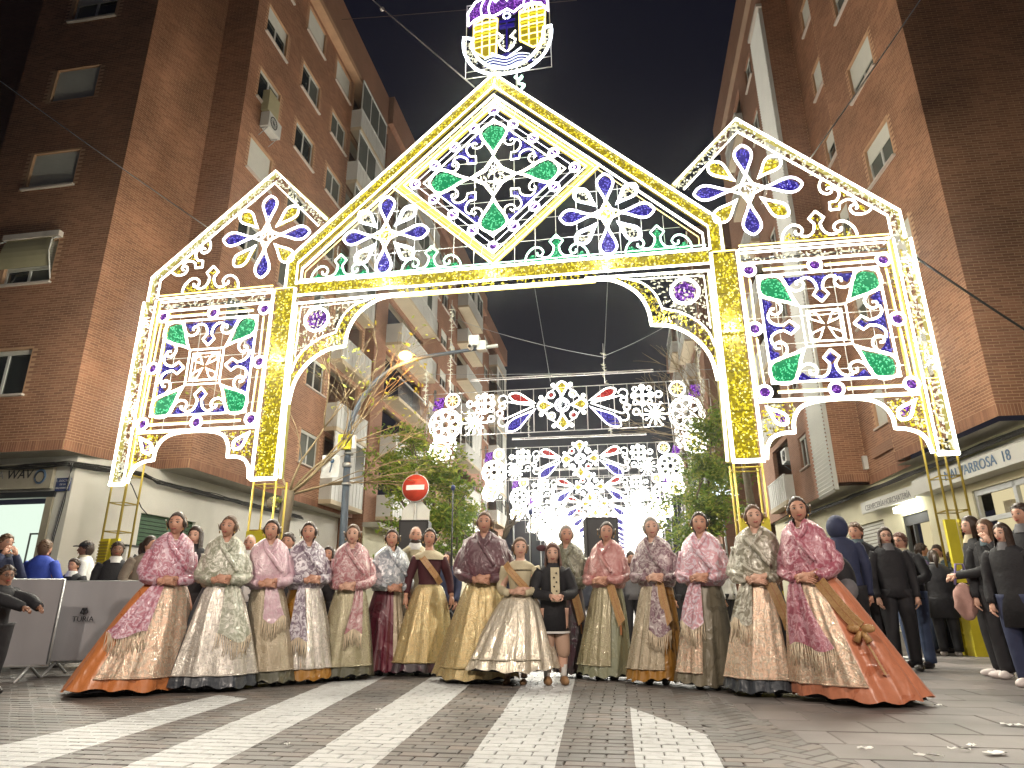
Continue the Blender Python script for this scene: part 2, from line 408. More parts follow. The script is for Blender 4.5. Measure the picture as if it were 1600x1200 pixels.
# paving stones with worn white crossing paint: real stones with recessed joints near the camera
def paver_mat(name, cols, rough):
    m, nt, b = newmat(name); L = nt.links
    g = node(nt, 'ShaderNodeNewGeometry'); r = node(nt, 'ShaderNodeValToRGB'); e = r.color_ramp.elements
    e[0].color = lin(cols[0]); e[1].color = lin(cols[-1])
    for i, c in enumerate(cols[1:-1]): x = e.new((i + 1) / (len(cols) - 1)); x.color = lin(c)
    oi = node(nt, 'ShaderNodeObjectInfo'); ad = node(nt, 'ShaderNodeMath', operation='ADD'); fr = node(nt, 'ShaderNodeMath', operation='FRACT')
    L.new(g.outputs['Random Per Island'], ad.inputs[0]); L.new(oi.outputs['Random'], ad.inputs[1]); L.new(ad.outputs[0], fr.inputs[0]); L.new(fr.outputs[0], r.inputs[0])
    sep = node(nt, 'ShaderNodeSeparateXYZ')
    # street coordinates from world position
    mp = node(nt, 'ShaderNodeMapping', vector_type='TEXTURE'); mp.inputs['Location'].default_value = (CCX, CCY, 0); mp.inputs['Rotation'].default_value = (0, 0, CA)
    L.new(g.outputs['Position'], mp.inputs[0]); L.new(mp.outputs[0], sep.inputs[0])
    n = node(nt, 'ShaderNodeTexNoise'); n.inputs['Scale'].default_value = 14; n.inputs['Detail'].default_value = 6; L.new(g.outputs['Position'], n.inputs['Vector'])
    n3 = node(nt, 'ShaderNodeTexNoise'); n3.inputs['Scale'].default_value = 1.1; n3.inputs['Detail'].default_value = 4; L.new(g.outputs['Position'], n3.inputs['Vector'])
    def math_(op, a, b_, c=None):
        q = node(nt, 'ShaderNodeMath', operation=op)
        for i, x in enumerate((a, b_, c)):
            if x is None: continue
            if isinstance(x, (int, float)): q.inputs[i].default_value = x
            else: L.new(x, q.inputs[i])
        return q.outputs[0]
    U, T = sep.outputs['X'], sep.outputs['Y']
    wob = math_('MULTIPLY_ADD', n.outputs[0], 0.012, -0.006)
    Uw = math_('ADD', U, wob)
    total = None
    # stripes: left edge u=a+b(t+7), right edge u=c+d(t+7), far limit by a line
    for (a, bb, c, d, nx, ny, k) in STRIPES:
        l = math_('GREATER_THAN', Uw, math_('MULTIPLY_ADD', T, bb, a + 7 * bb))
        r_ = math_('LESS_THAN', Uw, math_('MULTIPLY_ADD', T, d, c + 7 * d))
        s = math_('MULTIPLY', l, r_)
        cut = math_('LESS_THAN', math_('ADD', math_('MULTIPLY', U, nx), math_('MULTIPLY', T, ny)), k)
        s = math_('MULTIPLY', s, cut)
        total = s if total is None else math_('MAXIMUM', total, s)
    wear = node(nt, 'ShaderNodeMapRange'); wear.inputs['From Min'].default_value = 0.30; wear.inputs['From Max'].default_value = 0.46
    wear.inputs['To Min'].default_value = 0.55; wear.inputs['To Max'].default_value = 1.0; L.new(n.outputs[0], wear.inputs[0])
    fac = math_('MULTIPLY', total, wear.outputs[0])
    dirt = node(nt, 'ShaderNodeMapRange'); dirt.inputs['From Min'].default_value = 0.3; dirt.inputs['From Max'].default_value = 0.7; dirt.inputs['To Min'].default_value = 0.66; dirt.inputs['To Max'].default_value = 1.25; L.new(n3.outputs[0], dirt.inputs[0])
    mx = node(nt, 'ShaderNodeMix', data_type='RGBA', blend_type='MULTIPLY'); mx.inputs['Factor'].default_value = 1; L.new(r.outputs[0], mx.inputs['A']); L.new(dirt.outputs[0], mx.inputs['B'])
    m2 = node(nt, 'ShaderNodeMix', data_type='RGBA'); L.new(fac, m2.inputs['Factor']); L.new(mx.outputs['Result'], m2.inputs['A']); m2.inputs['B'].default_value = (0.47, 0.48, 0.48, 1)
    m3 = node(nt, 'ShaderNodeMix', data_type='RGBA', blend_type='MULTIPLY'); m3.inputs['Factor'].default_value = .45; L.new(m2.outputs['Result'], m3.inputs['A']); L.new(dirt.outputs[0], m3.inputs['B'])
    L.new(m3.outputs['Result'], b.inputs['Base Color'])
    bp = node(nt, 'ShaderNodeBump'); bp.inputs['Strength'].default_value = 0.2; bp.inputs['Distance'].default_value = 0.002; L.new(n.outputs[0], bp.inputs['Height']); L.new(bp.outputs[0], b.inputs['Normal'])
    b.inputs['Roughness'].default_value = rough
STRIPES = [(-1.42, -0.02, -0.93, -0.10, 0.50, 1.0, -6.35),
           (-0.49, -0.155, -0.02, -0.15, 0, 1, -3.2), (0.42, -0.12, 0.86, -0.09, 0, 1, -3.2), (1.34, -0.07, 1.81, -0.05, 0, 1, -3.2),
           (2.245, -0.01, 2.70, 0.02, 2.4, 1.0, -0.55)]
paver_mat('paving_stone', [(0.085, 0.076, 0.070), (0.115, 0.102, 0.094), (0.145, 0.118, 0.102), (0.105, 0.098, 0.092), (0.135, 0.125, 0.115)], 0.5)
paver_mat('slab_stone', [(0.115, 0.105, 0.10), (0.145, 0.128, 0.122), (0.175, 0.155, 0.15), (0.11, 0.102, 0.104)], 0.5)
def paver_box(mb, u, t, wd, dp, ang, mat, h=0.0):
    c, s = math.cos(ang), math.sin(ang); g = 0.0035; e = 0.006
    def pt(a, b_, z): return (u + a * c - b_ * s, t + a * s + b_ * c, z)
    hw, hd = wd / 2 - g, dp / 2 - g
    lo = [pt(-hw, -hd, -0.0), pt(hw, -hd, -0.0), pt(hw, hd, -0.0), pt(-hw, hd, -0.0)]
    top = [pt(-hw + e, -hd + e, 0.009 + h), pt(hw - e, -hd + e, 0.009 + h), pt(hw - e, hd - e, 0.009 + h), pt(-hw + e, hd - e, 0.009 + h)]
    mid = [(p[0], p[1], 0.005 + h) for p in lo]
    mb.add(lo + mid + top, [(0, 1, 5, 4), (1, 2, 6, 5), (2, 3, 7, 6), (3, 0, 4, 7), (4, 5, 9, 8), (5, 6, 10, 9), (6, 7, 11, 10), (7, 4, 8, 11), (8, 9, 10, 11)], mat)
near = []; far = MB()
row = 0; t = -8.9
BD = lambda t: 2.86 - 0.155 * (t + 7)      # edge between paving stones and slabs
while t < -1.0:
    off = (row % 2) * 0.1 + R.uniform(-0.01, 0.01); u = -7.0 + off
    while u < BD(t) - 0.02:
        j = (u + R.uniform(-.002, .002), t, R.uniform(-.0015, .0015))
        if t < -7.55 and -1.6 < u < 2.9 and len(near) < 220: near.append(j)
        else: paver_box(far, j[0], j[1], 0.2, 0.1, R.uniform(-.006, .006), 'paving_stone', j[2])
        u += 0.2
    t += 0.1; row += 1
# herringbone edge band
ha = 0.79; hc, hs = math.cos(ha), math.sin(ha)
for r_ in range(-110, 110):
    for c_ in range(-110, 110):
        kx = (c_ - r_) % 4
        if kx not in (0, 3): continue
        lx, ly, an = ((c_ + 1) * .1, (r_ + .5) * .1, 0.0) if kx == 0 else ((c_ + .5) * .1, (r_ + 1) * .1, math.pi / 2)
        u, t = 2.9 + lx * hc - ly * hs, -5.0 + lx * hs + ly * hc
        if -8.9 < t < -1 and BD(t) - .14 < u < BD(t) + .46: paver_box(far, u, t, 0.2, 0.1, ha + an, 'paving_stone', -0.0028)
o = far.build('paving_stones', gs); tag(o, kind='stuff')
proto = None
for (u, t, h) in near:
    if proto is None:
        pm = MB(); paver_box(pm, 0, 0, 0.2, 0.1, 0, 'paving_stone'); proto = pm.build('paving_stone', gs); o = proto
    else:
        o = proto.copy(); COL.objects.link(o)
    o.location = (u, t, h); o.rotation_euler.z = R.uniform(-.006, .006)
# grey slabs on the right
slab = MB(); t = -9.0; row = 0
sa = -0.155
while t < 1.4:
    u = 2.1 + (0.3 if row % 2 else 0)
    while u < 9.2:
        l_, r_ = max(u - .15, BD(t) + .37), u + .45
        if r_ - l_ > .06:
            paver_box(slab, (l_ + r_) / 2, t, r_ - l_, 0.4, 0, 'slab_stone', R.uniform(-.002, .002))
        u += 0.6
    t += 0.4; row += 1
tag(slab.build('paving_slabs', gs), kind='stuff')
# left pavement slabs
slab = MB(); t = -8.8
while t < 1.2:
    u = -9.2
    while u < -7.1:
        paver_box(slab, u, t, 0.6, 0.4, 0, 'slab_stone', R.uniform(-.002, .002)); u += 0.6
    t += 0.4
tag(slab.build('paving_slabs', gs), kind='stuff')
# manhole cover on the right
mh = thingS('manhole_cover', 'round iron manhole cover in the slabs left of the right arch foot', 'manhole cover', 5.9, -0.9, 0.012)
x = MB(); x.tube([(0, 0, 0), (0, 0, 0.008)], 0.36, 'dark_metal', n=24); x.build('cover', mh)
x = MB(); x.tube([(math.cos(a) * 0.40, math.sin(a) * 0.40, 0.004) for a in np.linspace(0, 2 * math.pi, 25)[:-1]], 0.02, 'galvanised', n=5, closed=True); x.build('ring', mh)

# ================================================================ BUILDINGS
class Seg:
    """a vertical wall plane in street coordinates; p(s,z,o): s along, z up, o outwards"""
    def __init__(s, P0, P1, flip=False):
        s.P0 = Vector(P0); d = Vector(P1) - s.P0; s.L = d.length; s.d = d / s.L
        s.n = Vector((s.d.y, -s.d.x)) * (-1 if flip else 1)
    def p(s, a, z, o=0):
        q = s.P0 + s.d * a + s.n * o
        return (q.x, q.y, z)
    def box(s, mb, a0, a1, z0, z1, o0, o1, mat):
        vs = [s.p(a0, z0, o0), s.p(a1, z0, o0), s.p(a1, z0, o1), s.p(a0, z0, o1), s.p(a0, z1, o0), s.p(a1, z1, o0), s.p(a1, z1, o1), s.p(a0, z1, o1)]
        return mb.add(vs, [(0, 1, 2, 3), (4, 7, 6, 5), (0, 4, 5, 1), (1, 5, 6, 2), (2, 6, 7, 3), (3, 7, 4, 0)], mat)
def wall_sheet(mb, seg, z0, z1, holes, mat, o=0.0, depth=0.16, s0=0.0, s1=None):
    s1 = seg.L if s1 is None else s1
    hs = [h for h in holes if h[1] > s0 and h[0] < s1]
    S = sorted(set([s0, s1] + [max(s0, min(s1, x)) for h in hs for x in h[:2]])); Z = sorted(set([z0, z1] + [max(z0, min(z1, x)) for h in hs for x in h[2:4]]))
    for i in range(len(S) - 1):
        for j in range(len(Z) - 1):
            cs, cz = (S[i] + S[i + 1]) / 2, (Z[j] + Z[j + 1]) / 2
            if any(h[0] < cs < h[1] and h[2] < cz < h[3] for h in hs): continue
            mb.add([seg.p(S[i], Z[j], o), seg.p(S[i + 1], Z[j], o), seg.p(S[i + 1], Z[j + 1], o), seg.p(S[i], Z[j + 1], o)], [(0, 1, 2, 3)], mat)
    for h in hs:
        a, b_, c, d = h[:4]
        for (p, q) in (((a, c), (b_, c)), ((b_, c), (b_, d)), ((b_, d), (a, d)), ((a, d), (a, c))):
            mb.add([seg.p(p[0], p[1], o), seg.p(q[0], q[1], o), seg.p(q[0], q[1], o - depth), seg.p(p[0], p[1], o - depth)], [(0, 1, 2, 3)], mat)
BL, BH, BJ = 0.24, 0.053, 0.012
def brick_field(seg, z0, z1, holes, soldier=True, keep=0, s0=0.0, s1=None):
    """bricks laid in stretcher bond, each its own block; returns a builder and the first 'keep' bricks as positions"""
    s1 = seg.L if s1 is None else s1
    V = []; singles = []
    zz = z0
    if soldier:
        a = s0 + 0.006
        while a < s1 - 0.03:
            V.append((a, min(a + BH, s1), z0, z0 + 0.24, R.uniform(.005, .008))); a += BH + BJ
        zz = z0 + 0.24 + BJ
    r = 0
    while zz + BH < z1:
        a = s0 - (BL / 2 if r % 2 else 0)
        while a < s1:
            a0, a1 = max(a, s0), min(a + BL - BJ, s1)
            if a1 - a0 > 0.03 and not any(h[0] - 0.02 < a1 and h[1] + 0.02 > a0 and h[2] - 0.01 < zz + BH and h[3] + 0.01 > zz for h in holes):
                if len(singles) < keep and a1 - a0 > BL - BJ - 0.001: singles.append((a0, zz))
                else: V.append((a0, a1, zz, zz + BH, R.uniform(.0018, .0028)))
            a += BL
        zz += BH + BJ; r += 1
    return V, singles
def brick_mesh(name, seg, V, parent):
    A = np.array(V); n = len(A); P0 = np.array(seg.P0[:]); dd = np.array(seg.d[:]); nn = np.array(seg.n[:])
    off = OFF[parent.name]
    cs = [(0, 2, 0), (1, 2, 0), (1, 3, 0), (0, 3, 0), (0, 2, 1), (1, 2, 1), (1, 3, 1), (0, 3, 1)]
    vs = np.zeros((n, 8, 3))
    for k, (a, z, o) in enumerate(cs):
        s = A[:, a]; oo = A[:, 4] * o - 0.001 * (1 - o)
        vs[:, k, 0] = P0[0] + dd[0] * s + nn[0] * oo - off[0]; vs[:, k, 1] = P0[1] + dd[1] * s + nn[1] * oo - off[1]; vs[:, k, 2] = A[:, z] - off[2]
    F = np.array([(4, 5, 6, 7), (0, 1, 5, 4), (1, 2, 6, 5), (2, 3, 7, 6), (3, 0, 4, 7)])
    fs = (F[None] + (np.arange(n) * 8)[:, None, None]).reshape(-1, 4)
    me = D.meshes.new(name); me.vertices.add(n * 8); me.vertices.foreach_set('co', vs.reshape(-1).astype(np.float32))
    me.loops.add(len(fs) * 4); me.loops.foreach_set('vertex_index', fs.reshape(-1).astype(np.int32))
    me.polygons.add(len(fs)); me.polygons.foreach_set('loop_start', np.arange(0, len(fs) * 4, 4, dtype=np.int32))
    me.polygons.foreach_set('use_smooth', np.zeros(len(fs), dtype=bool)); me.update(calc_edges=True); me.materials.append(MATS['brick'])
    o = D.objects.new(name, me); COL.objects.link(o); o.parent = parent; o['kind'] = 'stuff'; return o
def single_bricks(seg, pos, parent):
    off = OFF[parent.name]; m_ = MB()
    m_.add([(0, 0, 0), (BL - BJ, 0, 0), (BL - BJ, 0, BH), (0, 0, BH), (0.002, -0.005, 0.002), (BL - BJ - 0.002, -0.005, 0.002), (BL - BJ - 0.002, -0.005, BH - 0.002), (0.002, -0.005, BH - 0.002)],
           [(4, 5, 6, 7), (0, 1, 5, 4), (1, 2, 6, 5), (2, 3, 7, 6), (3, 0, 4, 7)], 'brick')
    proto = None; ang = math.atan2(seg.d.y, seg.d.x)
    # outward is -y of the brick when n = (d.y,-d.x)
    for (a, z) in pos:
        if proto is None: o = proto = m_.build('brick', parent)
        else: o = proto.copy(); COL.objects.link(o)
        q = seg.p(a, z, 0); o.location = (q[0] - off[0], q[1] - off[1], q[2] - off[2]); o.rotation_euler.z = ang
def window(seg, parent, a0, a1, z0, z1, kind='glass', sill=True, rec=0.10, awn=False):
    """frame with panes, roller shutter and sill; frame is the part, the rest are its pieces"""
    fr = MB(); fm = 'frame_white' if kind != 'glass_dark' else 'frame_brown'
    w_ = 0.055; mid = (a0 + a1) / 2
    for (x0, x1, y0, y1) in ((a0, a0 + w_, z0, z1), (a1 - w_, a1, z0, z1), (a0 + w_, a1 - w_, z0, z0 + w_), (a0 + w_, a1 - w_, z1 - w_, z1), (mid - 0.035, mid + 0.035, z0 + w_, z1 - w_)):
        seg.box(fr, x0, x1, y0, y1, -rec - 0.04, -rec + 0.015, fm)
    f = buildS(fr, 'window', parent)
    for (x0, x1) in ((a0 + w_, mid - 0.035), (mid + 0.035, a1 - w_)):
        g = MB(); seg.box(g, x0 - .001, x1 + .001, z0 + w_ - .001, z1 - w_ + .001, -rec - 0.025, -rec - 0.012, 'glass_curtain' if R.random() < 0.45 else 'glass_dark'); buildS(g, 'pane', f)
    frac = {'shutter': 0.0, 'half': 0.55, 'third': 0.3}.get(kind, None)
    if kind in ('glass', 'glass_dark'): frac = 0.88
    if frac is not None:
        s = MB(); zb = z0 + (z1 - z0) * frac + 0.01; z = z1 - 0.01
        while z - 0.05 > zb:
            vs = [seg.p(a0 + .02, z, -rec + 0.03), seg.p(a1 - .02, z, -rec + 0.03), seg.p(a1 - .02, z - 0.025, -rec + 0.042), seg.p(a0 + .02, z - 0.025, -rec + 0.042), seg.p(a0 + .02, z - 0.05, -rec + 0.03), seg.p(a1 - .02, z - 0.05, -rec + 0.03)]
            s.add(vs, [(0, 3, 2, 1), (3, 4, 5, 2)], 'shutter_slat'); z -= 0.05
        seg.box(s, a0 + .02, a1 - .02, z - 0.02, z, -rec + 0.02, -rec + 0.045, 'shutter_slat')
        buildS(s, 'roller_shutter', f)
    if sill:
        s = MB(); seg.box(s, a0 - 0.08, a1 + 0.08, z0 - 0.055, z0 - 0.002, -rec, 0.085, 'sill_stone'); buildS(s, 'sill', f)
    if awn:
        s = MB(); seg.box(s, a0 - 0.12, a1 + 0.12, z1 + 0.02, z1 + 0.17, 0.016, 0.16, 'sill_stone'); buildS(s, 'awning_box', f)
        s = MB(); n_ = 6
        for i in range(n_):
            za, zb2 = z1 + 0.02 - i * 0.14, z1 + 0.02 - (i + 1) * 0.14; oa, ob = 0.10 + 0.10 * math.sin(i / n_ * 3.1), 0.10 + 0.10 * math.sin((i + 1) / n_ * 3.1)
            s.add([seg.p(a0 - .02, za, oa), seg.p(a1 + .02, za, oa), seg.p(a1 + .02, zb2, ob), seg.p(a0 - .02, zb2, ob), seg.p(a0 - .02, za, oa - .006), seg.p(a1 + .02, za, oa - .006), seg.p(a1 + .02, zb2, ob - .006), seg.p(a0 - .02, zb2, ob - .006)], [(0, 1, 2, 3), (7, 6, 5, 4), (0, 3, 7, 4), (1, 5, 6, 2)], 'shade_canvas')
        buildS(s, 'awning', f)
        s = MB()
        for a in (a0 - .07, a1 + .07): s.tube([seg.p(a, z1 + 0.03, 0.08), seg.p(a, z1 - 0.15, 0.26), seg.p(a, z1 - 0.5, 0.27), seg.p(a, z0 + 0.05, 0.05)], 0.018, 'frame_white', n=5)
        buildS(s, 'awning_arm', f)
    return f
def ac_unit(seg, parent, a, z, o=0.0):
    s = MB(); seg.box(s, a, a + 0.78, z, z + 0.55, o + 0.05, o + 0.36, 'frame_white'); f = buildS(s, 'air_conditioner', parent)
    g = MB(); c = seg.p(a + 0.3, z + 0.28, o + 0.365)
    d3 = Vector((seg.d.x, seg.d.y, 0)); g.tube([Vector(c) + d3 * (0.2 * math.cos(x)) + Vector((0, 0, 0.2 * math.sin(x))) for x in np.linspace(0, 6.283, 17)[:-1]], 0.018, 'dark_metal', n=4, closed=True)
    for k in range(6):
        x = k * math.pi / 6; g.tube([Vector(c) + d3 * (0.19 * math.cos(x)) + Vector((0, 0, 0.19 * math.sin(x))), Vector(c) - d3 * (0.19 * math.cos(x)) - Vector((0, 0, 0.19 * math.sin(x)))], 0.006, 'dark_metal', n=4)
    buildS(g, 'fan_grille', f)
    g = MB()
    for x in (a + .08, a + .7): g.tube([seg.p(x, z - 0.3, o), seg.p(x, z - 0.02, o + 0.3), seg.p(x, z - 0.02, o)], 0.015, 'galvanised', n=4)
    buildS(g, 'bracket', f)
def balcony(seg, parent, a0, a1, z, proj=0.55, style='panel', glazed=True, h=1.0):
    s = MB(); seg.box(s, a0, a1, z - 0.16, z, -0.6, proj, 'balcony_slab'); f = buildS(s, 'balcony', parent)
    s = MB()
    if style == 'panel':
        seg.box(s, a0 + .02, a1 - .02, z + 0.002, z + h - .04, proj - 0.06, proj - 0.03, 'white_panel')
        n_ = max(2, int((a1 - a0) / 0.32))
        for i in range(n_ + 1):
            a = a0 + .03 + (a1 - a0 - .06) * i / n_; seg.box(s, a - .012, a + .012, z + 0.002, z + h - .04, proj - 0.03, proj - 0.012, 'white_panel')
        for a in (a0 + 0.002, a1 - 0.042): seg.box(s, a, a + 0.04, z + .002, z + h - .04, 0, proj - .06, 'white_panel')
    else:
        n_ = int((a1 - a0) / 0.11)
        for i in range(n_ + 1): a = a0 + .03 + (a1 - a0 - .06) * i / n_; s.tube([seg.p(a, z, proj - .04), seg.p(a, z + h - .03, proj - .04)], 0.008, 'galvanised', n=4)
    seg.box(s, a0, a1, z + h - .04, z + h, proj - 0.075, proj - 0.005, 'frame_white')
    buildS(s, 'parapet', f)
    if glazed:
        s = MB(); n_ = max(2, int((a1 - a0) / 0.9))
        for i in range(n_ + 1):
            a = a0 + .03 + (a1 - a0 - .06) * i / n_; seg.box(s, a - .025, a + .025, z + h, z + 2.55, proj - 0.08, proj - 0.03, 'frame_white')
        seg.box(s, a0, a1, z + 2.5, z + 2.6, proj - 0.08, proj - 0.02, 'frame_white'); buildS(s, 'glazing_frame', f)
        for i in range(n_):
            a = a0 + .03 + (a1 - a0 - .06) * i / n_; b_ = a0 + .03 + (a1 - a0 - .06) * (i + 1) / n_
            g = MB(); seg.box(g, a + .025, b_ - .025, z + h, z + 2.5, proj - 0.06, proj - 0.05, 'white_panel' if R.random() < .35 else 'glass_curtain'); buildS(g, 'pane', f)
    return f
def wall(seg, parent, z0, z1, holes, bricks=True, soldier=True, keep=0, mat=None):
    mb = MB(); wall_sheet(mb, seg, z0, z1, holes, mat or ('mortar' if bricks else 'brick_far'))
    buildS(mb, 'wall', parent)
    if bricks:
        V, sg = brick_field(seg, z0, z1, holes, soldier, keep)
        brick_mesh('brickwork', seg, V, parent)
        if sg: single_bricks(seg, sg, parent)

# ---------------------------------------------------------------- left building
LB = thingS('apartment_building', 'tall brick apartment block on the left with white shop front and chamfered corner', 'building', -10.35, 1.32, 0)
HB = 4.2
F1 = Seg((-14.4, 1.32), (-10.35, 1.32))                 # faces the camera
F2 = Seg((-10.35, 1.32), (-9.98, 3.78))                 # chamfer
F3 = Seg((-9.98, 3.78), (-8.85, 3.78))
F4 = Seg((-8.85, 3.78), (-8.85, 14.7))                  # street side
F0 = Seg((-20, 3.2), (-14.4, 3.2)); F0b = Seg((-14.4, 3.2), (-14.4, 1.32), flip=True)
wins = [(1.17, 2.6, 5.62, 6.80, 'glass', False), (1.17, 2.6, 8.62, 9.85, 'third', True), (1.15, 2.6, 11.52, 12.66, 'shutter', False), (1.2, 2.6, 14.44, 15.55, 'shutter', False), (1.2, 2.65, 17.36, 18.5, 'half', False)]
wall(F1, LB, HB, 24, [w_[:4] for w_ in wins])
for a0, a1, z0, z1, k, aw in wins: window(F1, LB, a0, a1, z0, z1, k, sill=(abs(z0 - 14.44) > .1), awn=aw)
wall(F2, LB, HB, 25, [], keep=150)
wall(F3, LB, HB, 25.8, [])
cols = [(0.62, 1.95), (3.2, 4.65), (5.85, 7.3)]
kinds = {(0, 19.45): 'half', (0, 16.7): 'glass', (0, 13.95): 'shutter', (1, 22.2): 'shutter', (2, 22.2): 'shutter', (2, 5.55): 'glass', (0, 22.2): 'shutter'}
wl = []
for ci, (a0, a1) in enumerate(cols):
    for fl in range(7):
        z = round(5.55 + fl * 2.775, 2)
        zz = min((22.2, 19.45, 16.7, 13.95, 11.15, 8.4, 5.55), key=lambda q: abs(q - z))
        if fl <= 0 and ci == 0: continue
        wl.append((a0, a1, zz, zz + 1.22, kinds.get((ci, zz), 'glass')))
bal = [(7.65, 10.75, 4.5 + 2.78 * k) for k in range(7)]
wall(F4, LB, HB, 23.9, [w_[:4] for w_ in wl] + [(a0 + .1, a1 - .1, z + .02, z + 2.45) for a0, a1, z in bal])
for a0, a1, z0, z1, k in wl: window(F4, LB, a0, a1, z0, z1, k)
for a0, a1, z in bal: balcony(F4, LB, a0, a1, z, proj=0.5, glazed=R.random() < .8)
ac_unit(F4, LB, 0.9, 15.75)
x = MB(); F4.box(x, 0.85, 1.5, 16.35, 17.15, 0.05, 0.3, 'shade_canvas'); buildS(x, 'canvas_cover', LB)
x = MB(); F4.box(x, -0.35, F4.L + 0.25, 23.9, 25.85, -0.4, 0.33, 'brick_far'); F4.box(x, -0.36, F4.L + 0.26, 23.62, 23.9, -0.4, 0.36, 'mortar'); buildS(x, 'parapet', LB)
x = MB(); F2.box(x, 0, F2.L, 25, 25.9, -0.6, 0.05, 'brick_far'); buildS(x, 'parapet', LB)
wall_back = Seg((-8.85, 14.7), (-14, 14.7)); wall(wall_back, LB, 0, 25.8, [], bricks=False)
w0 = [(4.4, 5.3, 14.6, 15.6)]
wall(F0, LB, HB, 24, w0, bricks=False); wall(F0b, LB, HB, 24, [], bricks=False)
window(F0, LB, 4.4, 5.3, 14.6, 15.6, 'glass'); ac_unit(F0, LB, 3.9, 12.9)
x = MB(); F0.box(x, 0, 5.6, 11.3, 11.5, 0, 0.7, 'balcony_slab'); buildS(x, 'balcony', LB)
# soffit and shop front
x = MB(); x.add([(-14.4, 1.325, HB - .002), (-10.352, 1.325, HB - .002), (-9.985, 3.775, HB - .002), (-8.855, 3.785, HB - .002), (-8.855, 14.6, HB - .002), (-14.4, 14.6, HB - .002)], [(5, 4, 3, 2, 1, 0)], 'soffit'); buildS(x, 'soffit', LB)
G1 = Seg((-15.5, 1.95), (-10.5, 1.95)); G2 = Seg((-10.5, 1.95), (-9.75, 3.3)); G3 = Seg((-9.75, 3.3), (-9.4, 14.6))
shopwin = [(1.0, 4.42, 0.9, 3.22)]
x = MB(); wall_sheet(x, G1, 0, HB - .003, shopwin, 'render_white', depth=0.12); wall_sheet(x, G2, 0, HB - .003, [], 'render_white'); wall_sheet(x, G3, 0, HB - .003, [(0.15, 2.3, 0.05, 3.02)], 'render_white', depth=0.2); buildS(x, 'shop_wall', LB)
x = MB(); G1.box(x, 0.9, 4.62, 3.222, 3.36, -.02, 0.06, 'dark_metal'); G1.box(x, 4.42, 4.6, 0.05, 3.22, -.02, 0.05, 'sign_beige'); G1.box(x, 2.88, 2.95, 0.9, 3.22, -.13, -0.02, 'galvanised'); G1.box(x, 1.0, 4.42, 0.82, 0.9, -.13, 0.03, 'galvanised'); buildS(x, 'shop_window_frame', LB)
x = MB(); G1.box(x, 1.0, 4.42, 0.9, 3.22, -.9, -.88, 'shop_light'); buildS(x, 'lit_shop_interior', LB)
x = MB(); G1.box(x, 3.3, 3.34, 1.2, 2.5, -.86, -.84, 'ink_grey'); G1.box(x, 3.9, 3.94, 1.2, 2.5, -.86, -.84, 'ink_grey'); G1.box(x, 3.3, 3.94, 2.46, 2.5, -.86, -.84, 'ink_grey'); buildS(x, 'poster_frame', LB)
x = MB(); z = 0.06
while z < 3.0:
    G3.box(x, 0.16, 2.29, z, z + .085, -.12, -.09, 'green_shutter'); z += .1
buildS(x, 'roller_door', LB)
x = MB(); G3.box(x, -0.25, 3.7, 1.35, 2.16, 0.02, 0.10, 'sign_white'); G3.box(x, -0.3, 3.75, 2.16, 2.20, 0.01, 0.13, 'dark_metal'); bs = buildS(x, 'banner', LB)
def seg_mat(seg, a, z, o):
    q = seg.p(a, z, o); return Matrix(((seg.d.x, 0, seg.n.x, q[0]), (seg.d.y, 0, seg.n.y, q[1]), (0, 1, 0, q[2]), (0, 0, 0, 1)))
for tx, ta in (('F', .75), ('TA', 2.05), ('C', 3.1)): x = MB(); text_mb(x, tx, seg_mat(G3, ta, 1.77, .105), .42, 'ink', .004); buildS(x, 'lettering', bs)
x = MB(); batp = [(-.22, .02), (-.16, .12), (-.08, .08), (-.04, .09), (0, .14), (.04, .09), (.08, .08), (.16, .12), (.22, .02), (.12, .05), (.05, -.0), (0, .04), (-.05, -.0), (-.12, .05)]
Mb = seg_mat(G3, .2, 1.88, .106); x.add([Mb @ Vector((px, pz, 0)) for px, pz in batp] + [Mb @ Vector((px, pz, .004)) for px, pz in batp], [list(range(14, 28))] + [(i, (i + 1) % 14, (i + 1) % 14 + 14, i + 14) for i in range(14)], 'ink')
shp = [(-.12, -.02), (.12, -.02), (.1, -.2), (0, -.27), (-.1, -.2)]; x.add([Mb @ Vector((px, pz, .003)) for px, pz in shp], [(4, 3, 2, 1, 0)], 'weight_yellow'); buildS(x, 'bat_emblem', bs)
# shop sign, ring logo and street name plate
sg = MB(); G1.box(sg, 1.1, 4.52, 3.42, 4.02, 0.03, 0.12, 'sign_beige'); sgo = buildS(sg, 'shop_sign', LB)
x = MB(); text_mb(x, 'RIA', seg_mat(G1, 3.0, 3.76, .124), .27, 'ink_grey', .003); buildS(x, 'lettering', sgo); x = MB(); text_mb(x, 'WAV', seg_mat(G1, 3.62, 3.76, .124), .30, 'ink', .006, shear=.15); buildS(x, 'lettering', sgo)
x = MB()
for k in range(5):
    c = G1.p(4.2 + .012 * math.cos(k * 1.3), 3.70 + .012 * math.sin(k * 1.3), .13)
    x.tube([(c[0] + math.cos(a) * (.15 - k * .008), c[1], c[2] + math.sin(a) * (.17 - k * .01)) for a in np.linspace(0, 6.283, 25)[:-1]], .012, 'ink_blue' if k < 3 else 'ink', n=4, closed=True)
buildS(x, 'ring_logo', sgo)
x = MB(); G1.box(x, 4.60, 4.98, 3.35, 3.66, 0.02, 0.05, 'sign_blue'); nb = buildS(x, 'street_name_plate', LB)
for tx, tz, ts in (('C. DOCTOR', 3.59, .07), ('DE LA', 3.505, .06), ('MALVARROSA', 3.42, .055)): x = MB(); text_mb(x, tx, seg_mat(G1, 4.79, tz, .053), ts, 'sign_white', .001); buildS(x, 'lettering', nb)
